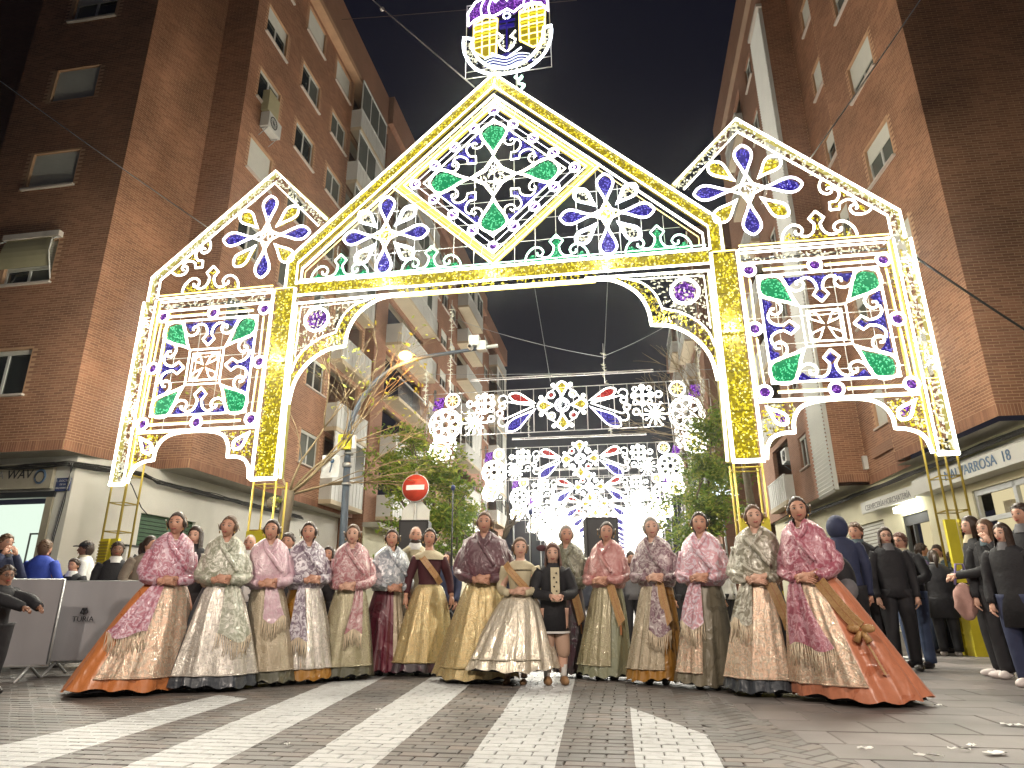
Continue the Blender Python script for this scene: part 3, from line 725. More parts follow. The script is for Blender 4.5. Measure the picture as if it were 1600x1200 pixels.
# cable bundle under the soffit and down the corner
x = MB()
for k in range(7):
    o_ = 0.10 + .02 * k
    pts = [G1.p(a, 4.02 - .02 * k + .03 * math.sin(a * 3 + k), o_) for a in np.linspace(0, 4.9, 14)] + [G2.p(a, 3.98 - .015 * k + .05 * math.sin(a * 2 + k), o_) for a in (0.4, 1.0, 1.5)] + [G3.p(a, 3.92 - .02 * k - .05 * abs(math.sin(a * 1.1 + k)), o_) for a in np.linspace(.3, 8, 16)]
    x.tube(pts, .012 + .006 * (k % 3), 'cable_black', n=4)
for k in range(4):
    x.tube([G1.p(4.95 + .03 * k, 4.0, .12), G1.p(5.0 - .02 * k, 3.6, .08), G1.p(4.86 + .025 * k, 3.1, .05), G1.p(4.80 + .02 * k, 2.3, .05), G1.p(4.72 + .02 * k, .3, .05)], .014, 'cable_black' if k % 2 else 'galvanised', n=4)
x.tube([G2.p(.9, 4.05, .1), G2.p(1.2, 3.6, .3), G2.p(1.5, 3.1, .3), G3.p(.15, 2.95, .2)], .014, 'cable_black', n=4)
buildS(x, 'cable_bundle', LB)

# ---------------------------------------------------------------- buildings farther along the left
def far_row(name, label, u, t0, t1, H, bays, depth=6, wallm='brick_far', z_first=4.5, flip=False):
    b_ = thingS(name, label, 'building', u, t0, 0)
    sg = Seg((u, t0), (u, t1), flip=flip); L_ = t1 - t0
    holes = []; todo = []
    a = 0.5; k = 0
    nfl = int((H - z_first) / 2.78)
    for (kind, wd) in bays:
        if a + wd > L_ - .3: break
        for f_ in range(nfl):
            z = z_first + 2.78 * f_
            if kind == 'b': holes.append((a + .1, a + wd - .1, z + .02, z + 2.4)); todo.append(('b', a, a + wd, z))
            elif kind == 'w':
                holes.append((a + .3, a + wd - .3, z + 1.0, z + 2.2)); todo.append(('w', a + .3, a + wd - .3, z + 1.0))
        a += wd
    wall(sg, b_, 0, H, holes, bricks=False)
    for (k_, a0, a1, z) in todo:
        if k_ == 'b': balcony(sg, b_, a0, a1, z, proj=0.8, glazed=R.random() < .55, style='panel' if R.random() < .75 else 'rail')
        else:
            window(sg, b_, a0, a1, z, z + 1.2, R.choice(['glass', 'half', 'shutter', 'third']))
            if R.random() < .12: ac_unit(sg, b_, a0, z - .7)
    sd = -1 if not flip else 1
    e0 = Seg((u + sd * depth, t0), (u, t0), flip=flip); wall(e0, b_, 0, H, [], bricks=False)
    e1 = Seg((u, t1), (u + sd * depth, t1), flip=flip); wall(e1, b_, 0, H, [], bricks=False)
    x = MB(); sg.box(x, -.15, L_ + .15, H - 1.7, H, -depth, .28, wallm); buildS(x, 'parapet', b_)
    x = MB(); sg.box(x, 0, L_, 0, 3.9, .005, .06, 'render_cream'); sg.box(x, 0, L_, 3.9, 4.1, -.05, .7, 'soffit'); buildS(x, 'shop_front', b_)
    return b_, sg
far_row('apartment_building', 'brick block with white balconies behind the street lamp, left of the garlands', -8.6, 15.3, 39.5, 26.1, [('g', .9), ('b', 6.0), ('g', 1.2), ('w', 2.2), ('w', 2.2), ('w', 2.2), ('b', 5.0), ('w', 2.2)])
far_row('apartment_building', 'farthest brick block at the left end of the lit street', -8.85, 40.2, 51, 25.6, [('w', 2.4), ('b', 4.6), ('w', 2.4)])

# ---------------------------------------------------------------- right building
RB = thingS('apartment_building', 'tall brick apartment block on the right above the cream bar front', 'building', 9.57, 2.1, 0)
ar = rad(-4.2); dR = Vector((math.sin(ar), math.cos(ar)))
P0 = Vector((9.57, 2.1)); P1 = P0 + dR * 4.35
H1 = Seg(P0, P1, flip=True)
H0 = Seg(P0, P0 + Vector((7.5, 7.5 * math.tan(-ar * 0.5))))
P2 = Vector((P1.x + .38, P1.y + .03)); P3 = Vector((9.58, 9.45)); P4 = Vector((8.72, 9.5)); P5 = Vector((8.72, 20.6))
H1b = Seg(P1, P2); H2 = Seg(P2, P3, flip=True); H3 = Seg(P4, P3); H4 = Seg(P4, P5, flip=True)
wall(H0, RB, HB, 24, [], keep=150)
hw = [(1.5, 2.85, z, z + 1.13, k) for z, k in ((5.72, 'shutter'), (8.55, 'shutter'), (11.38, 'half'), (14.2, 'third'), (17.1, 'half'), (19.9, 'half'))]
hw[3] = (1.5, 2.85, 14.2, 15.33, 'third')
wall(H1, RB, HB, 26, [w_[:4] for w_ in hw]); [window(H1, RB, *w_) for w_ in hw]
x = MB(); H1b.box(x, 0, H1b.L, HB, 26, -.02, 0, 'brick_far'); buildS(x, 'return_wall', RB)
hw = [(0.55, 1.75, z, z + 1.1, k) for z, k in ((5.5, 'shutter'), (8.6, 'half'), (11.5, 'half'), (14.3, 'half'), (17.1, 'shutter'), (19.9, 'shutter'))]
wall(H2, RB, HB - .1, 26, [w_[:4] for w_ in hw]); [window(H2, RB, *w_) for w_ in hw]
wall(H3, RB, HB, 26, [])
hw = [(2.7, 3.8, 5.3 + 2.8 * k, 6.45 + 2.8 * k, 'glass') for k in range(7)]
bb = [(5.2, 8.2, 4.45 + 2.8 * k) for k in range(7)]
wall(H4, RB, HB - .1, 26, [w_[:4] for w_ in hw] + [(a + .1, b_ - .1, z + .02, z + 2.4) for a, b_, z in bb], bricks=False)
for w_ in hw: window(H4, RB, *w_)
for a, b_, z in bb: balcony(H4, RB, a, b_, z, proj=.35, glazed=False)
ac_unit(H4, RB, 5.6, 6.0, -.3)
# corrugated white screen
x = MB(); n_ = 150
for i in range(n_):
    z = HB - .25 + i * 0.125
    x.add([H4.p(.05, z, .09), H4.p(1.75, z, .09), H4.p(1.75, z + .0625, .17), H4.p(.05, z + .0625, .17), H4.p(.05, z + .125, .09), H4.p(1.75, z + .125, .09)], [(0, 1, 2, 3), (3, 2, 5, 4)], 'white_panel')
H4.box(x, .03, .05, HB - .2, 22.8, .0, .12, 'white_panel'); H4.box(x, 1.75, 1.77, HB - .2, 22.8, .0, .12, 'white_panel'); H4.box(x, -.02, 1.8, 22.85, 23.0, 0, .22, 'sill_stone')
buildS(x, 'corrugated_screen', RB)
x = MB(); H4.box(x, -.2, 11.3, 24.5, 26.2, -3, .2, 'brick_far'); buildS(x, 'parapet', RB)
e1 = Seg((8.72, 20.6), (15, 20.6), flip=True); wall(e1, RB, 0, 26, [], bricks=False)
x = MB(); so = [(P0.x, P0.y), (P0.x + 7.4, P0.y + .27), (16, 20), (8.8, 20), (P4.x, P4.y + .02), (P3.x, P3.y), (P2.x, P2.y), (P1.x, P1.y)]
x.add([(a, b_, HB - .104) for a, b_ in so], [tuple(range(8))], 'soffit'); buildS(x, 'soffit', RB)
# ground floor walls with the bar and its lit windows
offn = Vector((dR.y, -dR.x)) * .6
K1 = Seg(P0 + offn - dR * 2.0, P0 + offn + dR * 17.5, flip=True)      # s = along street, bar starts at s=2
def ks(s): return s + 2.0
kh = [(ks(-.6), ks(2.47), .05, 3.12), (ks(4.5), ks(5.9), 1.0, 2.98), (ks(7.0), ks(9.6), .05, 3.05)]
x = MB(); wall_sheet(x, K1, 0, HB - .11, kh, 'render_cream', depth=.15); buildS(x, 'shop_wall', RB)
x = MB(); K1.box(x, ks(-.9), ks(2.8), .05, 3.6, -.62, -.60, 'shop_warm'); buildS(x, 'lit_bar_interior', RB)
x = MB(); K1.box(x, ks(4.2), ks(6.2), 1.0, 3.6, -.62, -.60, 'shop_warm'); buildS(x, 'lit_bar_interior', RB)
x = MB()
for (a, b_, c, d) in ((-.6, -.5, .05, 3.12), (2.37, 2.47, .05, 3.12), (1.02, 1.12, .05, 3.12), (-.5, 2.37, 2.42, 2.52), (-.5, 2.37, 3.0, 3.12)): K1.box(x, ks(a), ks(b_), c, d, -.12, -.04, 'galvanised')
buildS(x, 'shop_window_frame', RB); x = MB()
for (a, b_, c, d) in ((4.5, 4.58, 1.0, 2.98), (5.82, 5.9, 1.0, 2.98), (4.58, 5.82, 1.0, 1.08), (4.58, 5.82, 2.72, 2.98), (5.4, 5.45, 1.08, 2.72)): K1.box(x, ks(a), ks(b_), c, d, -.12, -.04, 'dark_metal')
buildS(x, 'shop_window_frame', RB)
x = MB()
for (a, c, w_, h_, mm) in ((4.7, 1.5, .45, .5, 'shoe_tan'), (5.1, 2.0, .3, .35, 'cloth_yellow'), (4.65, 2.2, .25, .3, 'sign_white'), (.2, 1.7, .5, .5, 'cloth_yellow'), (-.3, 1.9, .25, .4, 'shoe_tan'), (1.4, 1.6, .35, .6, 'sign_beige'), (1.9, 2.6, .3, .25, 'sign_beige')):
    K1.box(x, ks(a), ks(a + w_), c, c + h_, -.55, -.45, mm)
buildS(x, 'bar_display', RB)
x = MB(); z = .06
while z < 3.0: K1.box(x, ks(7.0), ks(9.6), z, z + .08, -.12, -.08, 'shutter_slat'); z += .1
buildS(x, 'roller_door', RB)
# fixed awning with the bar's name
x = MB(); x.add([K1.p(ks(-1.2), 3.86, .02), K1.p(ks(4.28), 3.86, .02), K1.p(ks(4.28), 3.66, .36), K1.p(ks(-1.2), 3.66, .36), K1.p(ks(-1.2), 3.30, .38), K1.p(ks(4.28), 3.30, .38), K1.p(ks(-1.2), 3.28, .02), K1.p(ks(4.28), 3.28, .02)],
                 [(0, 1, 2, 3), (3, 2, 5, 4), (4, 5, 7, 6), (0, 3, 4, 6), (1, 7, 5, 2)], 'white_panel'); aw = buildS(x, 'awning', RB)
def smat(seg, a, z, o):
    q = seg.p(a, z, o); return Matrix(((-seg.d.x, 0, seg.n.x, q[0]), (-seg.d.y, 0, seg.n.y, q[1]), (0, 1, 0, q[2]), (0, 0, 0, 1)))
x = MB(); text_mb(x, 'MALVARROSA', smat(K1, ks(1.72), 3.49, .384), .31, 'ink_blue', .005); buildS(x, 'lettering', aw); x = MB(); text_mb(x, '18', smat(K1, ks(.42), 3.49, .384), .31, 'ink_blue', .005); buildS(x, 'lettering', aw)
x = MB(); K1.box(x, ks(4.32), ks(7.55), 3.26, 3.52, .3, .33, 'white_panel'); K1.box(x, ks(4.32), ks(7.55), 3.52, 3.58, .02, .33, 'white_panel'); aw2 = buildS(x, 'awning', RB)
x = MB(); text_mb(x, 'CERVECERÍA', smat(K1, ks(6.65), 3.385, .333), .22, 'ink_grey', .004); buildS(x, 'lettering', aw2); x = MB(); text_mb(x, 'HORCHATERÍA', smat(K1, ks(5.25), 3.385, .333), .22, 'ink_grey', .004); buildS(x, 'lettering', aw2)
x = MB(); K1.box(x, ks(4.75), ks(5.75), 3.05, 3.2, .05, .25, 'shop_tube'); buildS(x, 'shop_lamp', RB)
x = MB()
for k in range(8):
    x.tube([K1.p(a, 4.0 - .022 * k - .04 * abs(math.sin(a * .9 + k * .6)), .12 + .03 * k) for a in np.linspace(0, 17, 30)], .013 + .006 * (k % 3), 'cable_black', n=4)
buildS(x, 'cable_bundle', RB)
x = MB(); H2.box(x, .6, 2.2, 4.72, 5.0, .02, .10, 'brick_far'); H3.box(x, H3.L - .12, H3.L + .02, 4.55, 4.95, .02, .16, 'frame_white'); buildS(x, 'wall_box', RB)
far_row('apartment_building', 'dark brick block closing the right side of the lit street', 8.0, 30, 56, 25.5, [('w', 2.4), ('b', 5), ('w', 2.4), ('w', 2.4), ('b', 5), ('w', 2.4)], flip=True)
# ================================================================ LIGHT ARCH over the street
AR = thingS('light_arch', 'huge illuminated gabled arch of LED ropes spanning the whole street behind the women', 'light arch', 0, 0, 0)
ROPE_K = 0.80
ARCH_W = 155
YF = -0.20          # front plane of the arch (towards the camera)
def P3(p, y=YF): return (p[0], y, p[1])
def rope(mb, pts, r=0.035, mat='led_white', y=YF, closed=False, n=5):
    if mat.startswith('led'): r = r * ROPE_K
    mb.tube([P3(p, y) for p in pts], r, mat, n=n, closed=closed, smooth=True); return mb
def slab_fill(mb, poly, mat, y=YF + 0.05, d=0.03):
    mb.prism(poly, y, y + d, mat)
def scatter(poly, n):
    xs = [p[0] for p in poly]; zs = [p[1] for p in poly]; out = []; k = 0
    while len(out) < n and k < n * 30:
        k += 1; x, z = R.uniform(min(xs), max(xs)), R.uniform(min(zs), max(zs))
        if inpoly(x, z, poly): out.append((x, z))
    return out
def area(poly):
    return abs(sum(poly[i][0] * poly[(i + 1) % len(poly)][1] - poly[(i + 1) % len(poly)][0] * poly[i][1] for i in range(len(poly)))) / 2
def shards(mb, poly, dens, mat, y=YF, l=(.05, .10), r=.017, seed=None):
    for x, z in scatter(poly, int(area(poly) * dens)):
        a = R.choice([0, 0, math.pi / 2, math.pi / 2, R.uniform(0, 3.14)]) + R.uniform(-.25, .25); L_ = R.uniform(*l) / 2; yy = y + R.uniform(-.03, .03)
        c, s = math.cos(a) * L_, math.sin(a) * L_; px, pz = -math.sin(a) * r, math.cos(a) * r
        b_ = R.uniform(-.5, .5) * L_
        mb.add([(x - c, yy, z - s), (x + px, yy, z + pz + b_), (x + c, yy, z + s), (x - px, yy, z - pz + b_), (x, yy - r, z + b_ * .5), (x, yy + r, z + b_ * .5)],
               [(0, 1, 4), (1, 2, 4), (2, 3, 4), (3, 0, 4), (1, 0, 5), (2, 1, 5), (3, 2, 5), (0, 3, 5)], mat, True)
def bulbs(mb, poly, dens, mat, y=YF, r=(.010, .020)):
    for x, z in scatter(poly, int(area(poly) * dens)):
        mb.octa((x, y + R.uniform(-.03, .02), z), R.uniform(*r), mat)
def fill(mb, poly, kind, y=YF):
    if kind == 'gold':
        slab_fill(mb, poly, 'panel_gold', y + .07); shards(mb, poly, 260, 'tinsel_gold', y + .02); shards(mb, poly, 120, 'tinsel_ochre', y + .01); bulbs(mb, poly, 110, 'bulb_gold', y)
    elif kind == 'goldthin':
        shards(mb, poly, 260, 'tinsel_gold', y + .02); shards(mb, poly, 150, 'tinsel_ochre', y + .02); bulbs(mb, poly, 90, 'bulb_gold', y)
    elif kind == 'silver':
        shards(mb, poly, 230, 'tinsel_silver', y + .02, (.06, .13), .018); bulbs(mb, poly, 60, 'led_star', y, (.009, .015))
    else:
        slab_fill(mb, poly, 'panel_' + kind, y + .05); bulbs(mb, poly, 330, 'bulb_' + kind, y + .02, (.009, .019)); shards(mb, poly, 120, 'bulb_' + kind, y + .03, (.04, .07), .010)
def offs(poly, k, c=None):
    cx = sum(p[0] for p in poly) / len(poly) if c is None else c[0]; cz = sum(p[1] for p in poly) / len(poly) if c is None else c[1]
    return [(cx + (p[0] - cx) * k, cz + (p[1] - cz) * k) for p in poly]
def drop(tip, end, w_, n=18):
    """teardrop outline from its tip to its round end"""
    tx, tz = tip; ex, ez = end; L_ = math.hypot(ex - tx, ez - tz); dx, dz = (ex - tx) / L_, (ez - tz) / L_; out = []
    hs = [math.sin(i / n * math.pi / 2) for i in range(n + 1)]
    prof = [(s * L_, w_ * 1.02 * math.sin(math.pi * s ** 2.0) ** 0.72 if 0 < s < 1 else 0) for s in hs]
    for (a, b_) in prof: out.append((tx + dx * a - dz * b_, tz + dz * a + dx * b_))
    for (a, b_) in prof[::-1][1:-1]: out.append((tx + dx * a + dz * b_, tz + dz * a - dx * b_))
    return out
def teardrop(name, parent, tip, end, w_, kind, r=.032, edge='led_white', y=YF, white=False):
    m_ = MB(); d = drop(tip, end, w_); rope(m_, d, r, edge, y, closed=True)
    c = (tip[0] * .38 + end[0] * .62, tip[1] * .38 + end[1] * .62)
    if white: shards(m_, offs(d, .75, c), 330, 'tinsel_silver', y + .02, (.05, .1), .022); rope(m_, offs(d, .80, c), .02, edge, y + .02, closed=True)
    else: fill(m_, offs(d, .86, c), kind, y)
    return buildS(m_, name, parent)
def disc(name, parent, c, rr, kind, edge='led_white', r=.03, y=YF, halo=None):
    m_ = MB(); ring = [(c[0] + math.cos(a) * rr, c[1] + math.sin(a) * rr) for a in np.linspace(0, 2 * math.pi, 21)[:-1]]
    rope(m_, ring, r, edge, y, closed=True)
    if halo: rope(m_, offs(ring, halo), r * .8, edge, y + .02, closed=True)
    fill(m_, offs(ring, .78 if not halo else .9 * min(1, halo)), kind, y); return buildS(m_, name, parent)
def place(pts, c, ang, sc, flip=1):
    ca, sa_ = math.cos(ang), math.sin(ang)
    return [(c[0] + (x * flip * ca - z * sa_) * sc, c[1] + (x * flip * sa_ + z * ca) * sc) for x, z in pts]
CURL = [(-.62, .0), (-.60, .12), (-.53, .23), (-.42, .30), (-.31, .27), (-.26, .18), (-.31, .10), (-.38, .12), (-.38, .18)]
STEM = [(-.30, .07), (-.20, .05), (-.11, .10), (-.06, .20), (-.05, .29), (-.13, .40), (0, .54)]
BODY = [(-.62, 0), (-.50, .17), (-.38, .06), (-.20, .04), (-.09, .14), (-.05, .28), (.05, .28), (.09, .14), (.20, .04), (.38, .06), (.50, .17), (.62, 0)]
TIPP = [(-.08, .40), (0, .31), (.08, .40), (0, .49)]
def ornament(name, parent, c, ang, sc, kind, edge='led_white', r=.028, y=YF):
    m_ = MB()
    for fl in (1, -1):
        rope(m_, smoothline(place(CURL, c, ang, sc, fl), 2), r, edge, y); rope(m_, smoothline(place(STEM[:5], c, ang, sc, fl), 2) + place(STEM[5:], c, ang, sc, fl), r, edge, y)
    fill(m_, place(BODY, c, ang, sc), kind, y); fill(m_, place(TIPP, c, ang, sc), kind, y)
    return buildS(m_, name, parent)
def star(name, parent, c, rr, kind, edge='led_white', y=YF, ang=0, inner=.62):
    m_ = MB()
    def pts(k):
        o_ = []
        for i in range(4):
            a = ang + i * math.pi / 2; b_ = a + math.pi / 4
            o_.append((c[0] + math.cos(a) * rr * k, c[1] + math.sin(a) * rr * k))
            o_.append((c[0] + math.cos(b_) * rr * k * inner * .72, c[1] + math.sin(b_) * rr * k * inner * .72))
        return o_
    rope(m_, pts(1), .022, edge, y, closed=True); rope(m_, pts(.82), .016, edge, y + .01, closed=True)
    fill(m_, pts(.74), kind, y)
    return buildS(m_, name, parent)
def flower(parent, c, R1, alt, centre, r=.03):
    f = MB(); ring = [(c[0] + math.cos(a) * .14, c[1] + math.sin(a) * .14) for a in np.linspace(0, 6.283, 13)[:-1]]; rope(f, ring, .016, 'led_lilac', YF + .03, closed=True)
    fo = buildS(f, 'flower_motif', parent)
    star('flower_centre', fo, c, .34 * R1 / .95, centre)
    for i in range(8):
        a = i * math.pi / 4; k = i % 2
        dx, dz = math.cos(a), math.sin(a)
        t0, t1 = (.27, 1.0) if not k else (.30, .93); wd = .160 if not k else .150
        tip = (c[0] + dx * R1 * t0, c[1] + dz * R1 * t0); end = (c[0] + dx * R1 * t1, c[1] + dz * R1 * t1)
        if k and alt == 'white': teardrop('petal', fo, tip, end, wd * .95, 'gold', r, white=True, edge='led_cool')
        else: teardrop('petal', fo, tip, end, wd, 'blue' if not k else 'gold', r, edge='led_lilac' if not k else 'led_white')
    return fo
def band(p0, p1, w_):
    """quad strip from p0 to p1, width w to its right"""
    dx, dz = p1[0] - p0[0], p1[1] - p0[1]; L_ = math.hypot(dx, dz); nx, nz = dz / L_ * w_, -dx / L_ * w_
    return [p0, p1, (p1[0] + nx, p1[1] + nz), (p0[0] + nx, p0[1] + nz)]
def mir(pts, s): return [(p[0] * s, p[1]) for p in pts]

for s in (-1, 1):
    # outer pillar
    m_ = MB(); X0, X1 = 7.36, 7.64
    rope(m_, mir([(X1, 3.05), (X1, 6.98)], s), .036); rope(m_, mir([(X0, 3.05), (X0, 7.0)], s), .026); rope(m_, mir([(X0 - .02, 3.05), (X1 + .02, 3.05)], s), .05)
    rope(m_, mir([(X1 + .0, 3.05), (X1 + .0, 6.98)], s), .062, 'rope_halo', YF + .08)
    fill(m_, mir([(X0 + .04, 3.1), (X1 - .04, 3.1), (X1 - .04, 6.95), (X0 + .04, 6.95)], s), 'silver')
    rope(m_, mir([(7.30, 3.1), (7.30, 7.0)], s), .022, 'led_yellow', YF + .06)
    fill(m_, mir([(7.24, 3.15), (7.35, 3.15), (7.35, 6.9), (7.24, 6.9)], s), 'goldthin', YF + .06)
    po = buildS(m_, 'outer_pillar', AR)
    for dx_ in (7.32, 7.64):
        for dy in (YF + .05, YF + .45):
            t_ = MB(); t_.tube([(s * dx_, dy, .05), (s * dx_, dy, 7.0)], .02, 'truss_gold', n=5); buildS(t_, 'truss_leg', po)
    z = .35
    while z < 7.0:
        t_ = MB(); t_.tube([(s * 7.32, YF + .05, z), (s * 7.64, YF + .05, z), (s * 7.64, YF + .45, z), (s * 7.32, YF + .45, z)], .012, 'truss_gold', n=4, closed=True); z += .55 if z > 2.1 else .9
        buildS(t_, 'truss_rung', po)
    t_ = MB()
    for yy in (YF - .06, YF + .30):
        t_.box((s * 7.48 - .22, yy, .0), (s * 7.48 + .22, yy + .26, 1.02), 'weight_yellow')
        for q in range(5): t_.box((s * 7.48 - .23, yy - .012, .12 + q * .19), (s * 7.48 + .23, yy + .272, .15 + q * .19), 'weight_yellow')
    buildS(t_, 'ballast_block', po)
    t_ = MB()
    for (x0, x1) in ((7.22, 7.38), (7.42, 7.60)):
        t_.box((s * x0, YF - .03, 1.05), (s * x1, YF + .05, 2.0), 'weight_yellow')
    for q in range(16): t_.box((s * 7.41, YF - .045, 1.1 + q * .055), (s * 7.61, YF - .03, 1.125 + q * .055), 'truss_gold')
    buildS(t_, 'mesh_guard', po)
    # inner gold pillar
    m_ = MB()
    fill(m_, mir([(4.2, 3.12), (4.6, 3.12), (4.6, 7.02), (4.2, 7.02)], s), 'gold')
    rope(m_, mir([(4.16, 3.05), (4.17, 7.02)], s), .04); rope(m_, mir([(4.65, 3.05), (4.65, 7.02)], s), .04); rope(m_, mir([(4.14, 3.05), (4.67, 3.05)], s), .05)
    rope(m_, mir([(4.06, 3.05), (4.10, 4.6), (4.10, 6.6)], s), .03); rope(m_, mir([(4.20, 7.04), (4.62, 7.04)], s), .02, 'led_yellow')
    rope(m_, mir([(4.10, 3.05), (4.12, 6.6)], s), .062, 'rope_halo', YF + .08)
    for q in range(4): slab_fill(m_, mir([(4.19, 3.9 + q * .75), (4.61, 3.9 + q * .75), (4.61, 3.94 + q * .75), (4.19, 3.94 + q * .75)], s), 'tinsel_ochre', YF + .01, .02)
    po = buildS(m_, 'inner_pillar', AR)
    for dx_ in (4.16, 4.62):
        for dy in (YF + .06, YF + .46):
            t_ = MB(); t_.tube([(s * dx_, dy, .05), (s * dx_, dy, 3.05)], .022, 'truss_gold', n=5); buildS(t_, 'truss_leg', po)
    for z in (2.1, 2.95): t_ = MB(); t_.tube([(s * 4.16, YF + .06, z), (s * 4.62, YF + .06, z), (s * 4.62, YF + .46, z), (s * 4.16, YF + .46, z)], .014, 'truss_gold', n=4, closed=True); buildS(t_, 'truss_rung', po)
    t_ = MB(); t_.box((s * 4.39 - .23, YF, 1.0), (s * 4.39 + .23, YF + .06, 2.08), 'weight_yellow'); t_.box((s * 4.39 - .3, YF, 0), (s * 4.39 + .3, YF + .5, .95), 'weight_yellow'); buildS(t_, 'ballast_block', po)
    # side gable
    m_ = MB(); O = [(3.62, 8.60), (4.94, 9.98), (7.56, 7.56), (7.56, 7.0)]; I = [(3.80, 8.46), (4.94, 9.66), (7.34, 7.48), (7.34, 7.05)]
    rope(m_, mir(O, s), .034); rope(m_, mir(I, s), .026)
    rope(m_, mir([(3.61, 8.61), (4.94, 9.99), (7.57, 7.565), (7.57, 7.0)], s), .062, 'rope_halo', YF + .08)
    for i in range(3): fill(m_, mir([O[i], O[i + 1], I[i + 1], I[i]], s), 'silver')
    rope(m_, mir([(4.68, 7.12), (7.3, 7.10)], s), .02, 'led_yellow'); rope(m_, mir([(4.68, 7.04), (7.3, 7.02)], s), .025)
    so_ = buildS(m_, 'side_gable', AR)
    flower(so_, (s * 4.98, 8.33), .98, 'gold', 'silver') if False else None
    fl = flower(AR, (s * 4.98, 8.33), 1.0, 'gold', 'silver')
    ornament('scroll_ornament', so_, (s * 6.12, 7.14), 0, 1.05, 'goldthin'); 
    for (cx, cz, an, sc) in ((6.72, 8.02, 2.33, .85),): ornament('scroll_ornament', so_, (s * cx, cz), an * s + (math.pi if s < 0 else 0) - (0 if s > 0 else math.pi), sc, 'goldthin')
    # square side panel
    m_ = MB()
    rope(m_, mir([(4.68, 6.98), (7.26, 6.95), (7.27, 4.06), (4.72, 4.06)], s), .022, 'led_yellow', YF + .03, closed=True)
    rope(m_, mir([(4.70, 6.74), (7.20, 6.72)], s), .03); rope(m_, mir([(4.70, 6.96), (7.22, 6.94)], s), .025)
    fill(m_, mir([(4.72, 6.92), (7.18, 6.90), (7.18, 6.78), (4.72, 6.78)], s), 'silver')
    rope(m_, mir([(4.68, 4.08), (7.25, 4.08)], s), .04)
    rope(m_, mir([(4.94, 6.46), (7.0, 6.46), (7.02, 4.40), (4.95, 4.39)], s), .034, 'led_white', YF, closed=True)
    for (a, b_) in (((5.05, 6.60), (5.8, 6.60)), ((6.12, 6.60), (6.95, 6.60)), ((5.02, 4.24), (5.82, 4.24)), ((6.14, 4.24), (7.02, 4.24)), ((4.80, 6.42), (4.79, 5.6)), ((4.79, 5.25), (4.81, 4.42)), ((7.13, 6.42), (7.15, 5.62)), ((7.16, 5.27), (7.17, 4.42))):
        rope(m_, mir([a, b_], s), .020, 'led_yellow'); rope(m_, mir([(a[0] + .01, a[1] - .03), (b_[0] + .01, b_[1] - .03)], s), .014, 'led_white')
    for k in range(1, 5): rope(m_, mir([(4.7 + k * .52, 6.7), (4.7 + k * .52, 4.1)], s), .006, 'frame_white', YF + .1, n=4)
    for k in range(1, 5): rope(m_, mir([(4.7, 4.1 + k * .52), (7.2, 4.1 + k * .52)], s), .006, 'frame_white', YF + .1, n=4)
    pn = buildS(m_, 'side_panel', AR)
    for (cx, cz) in ((4.81, 6.60), (5.96, 6.60), (7.12, 6.60), (4.78, 5.43), (7.16, 5.44), (4.81, 4.24), (5.98, 4.23), (7.17, 4.25)): disc('medallion', pn, (s * cx, cz), .115, 'purple', 'led_lilac', .032)
    m_ = MB(); cc_ = (s * 5.98, 5.41); q = .38
    rope(m_, [(cc_[0] - q, cc_[1] - q), (cc_[0] + q, cc_[1] - q), (cc_[0] + q, cc_[1] + q), (cc_[0] - q, cc_[1] + q)], .026, 'led_white', YF, closed=True); q = .29
    rope(m_, [(cc_[0] - q, cc_[1] - q), (cc_[0] + q, cc_[1] - q), (cc_[0] + q, cc_[1] + q), (cc_[0] - q, cc_[1] + q)], .02, 'led_white', YF, closed=True)
    for i in range(4):
        a = math.pi / 4 + i * math.pi / 2; p = [(cc_[0], cc_[1])]
        rope(m_, drop((cc_[0] + .05 * math.cos(a), cc_[1] + .05 * math.sin(a)), (cc_[0] + .36 * math.cos(a), cc_[1] + .36 * math.sin(a)), .07, 8), .016, 'led_white', closed=True)
    buildS(m_, 'centre_square', pn)
    for (sx, sz) in ((-1, 1), (1, 1), (-1, -1), (1, -1)):
        teardrop('teardrop_lamp', pn, (cc_[0] + sx * .40, cc_[1] + sz * .40), (cc_[0] + sx * .99, cc_[1] + sz * .99), .235, 'green', .032)
    for i, (dx, dz) in enumerate(((0, 1), (1, 0), (0, -1), (-1, 0))):
        ang = {0: math.pi, 1: math.pi / 2, 2: 0, 3: -math.pi / 2}[i]
        ornament('scroll_ornament', pn, (cc_[0] + dx * 1.0, cc_[1] + dz * 1.0), ang, 1.0, 'blue')
    # scalloped side arch under the panel
    SA = smoothline([(4.70, 3.06), (4.74, 3.28), (4.84, 3.43), (5.02, 3.50), (5.2, 3.50)], 3)[:-1] + smoothline([(5.2, 3.50), (5.22, 3.72), (5.34, 3.92), (5.58, 4.02), (6.0, 4.05), (6.42, 4.02), (6.66, 3.90), (6.77, 3.70), (6.78, 3.50)], 3)[:-1] + smoothline([(6.78, 3.50), (6.96, 3.48), (7.14, 3.40), (7.23, 3.26), (7.27, 3.06)], 3)
    m_ = MB(); rope(m_, mir(SA, s), .042); rope(m_, mir([(p[0] + (.05 if p[0] < 6 else -.05) * -1, p[1] + .05) for p in SA if p[1] < 3.9], s), .02) if False else None
    for reg in ([(4.72, 3.45), (5.0, 3.56), (5.18, 3.58), (5.2, 3.8), (5.32, 4.0), (4.72, 4.0)], [(7.25, 3.45), (6.98, 3.56), (6.82, 3.58), (6.8, 3.8), (6.68, 4.0), (7.25, 4.0)]):
        fill(m_, mir(reg, s), 'goldthin'); shards(m_, mir(reg, s), 120, 'tinsel_silver', YF, (.05, .1), .016)
    sc_ = buildS(m_, 'scalloped_arch', AR)
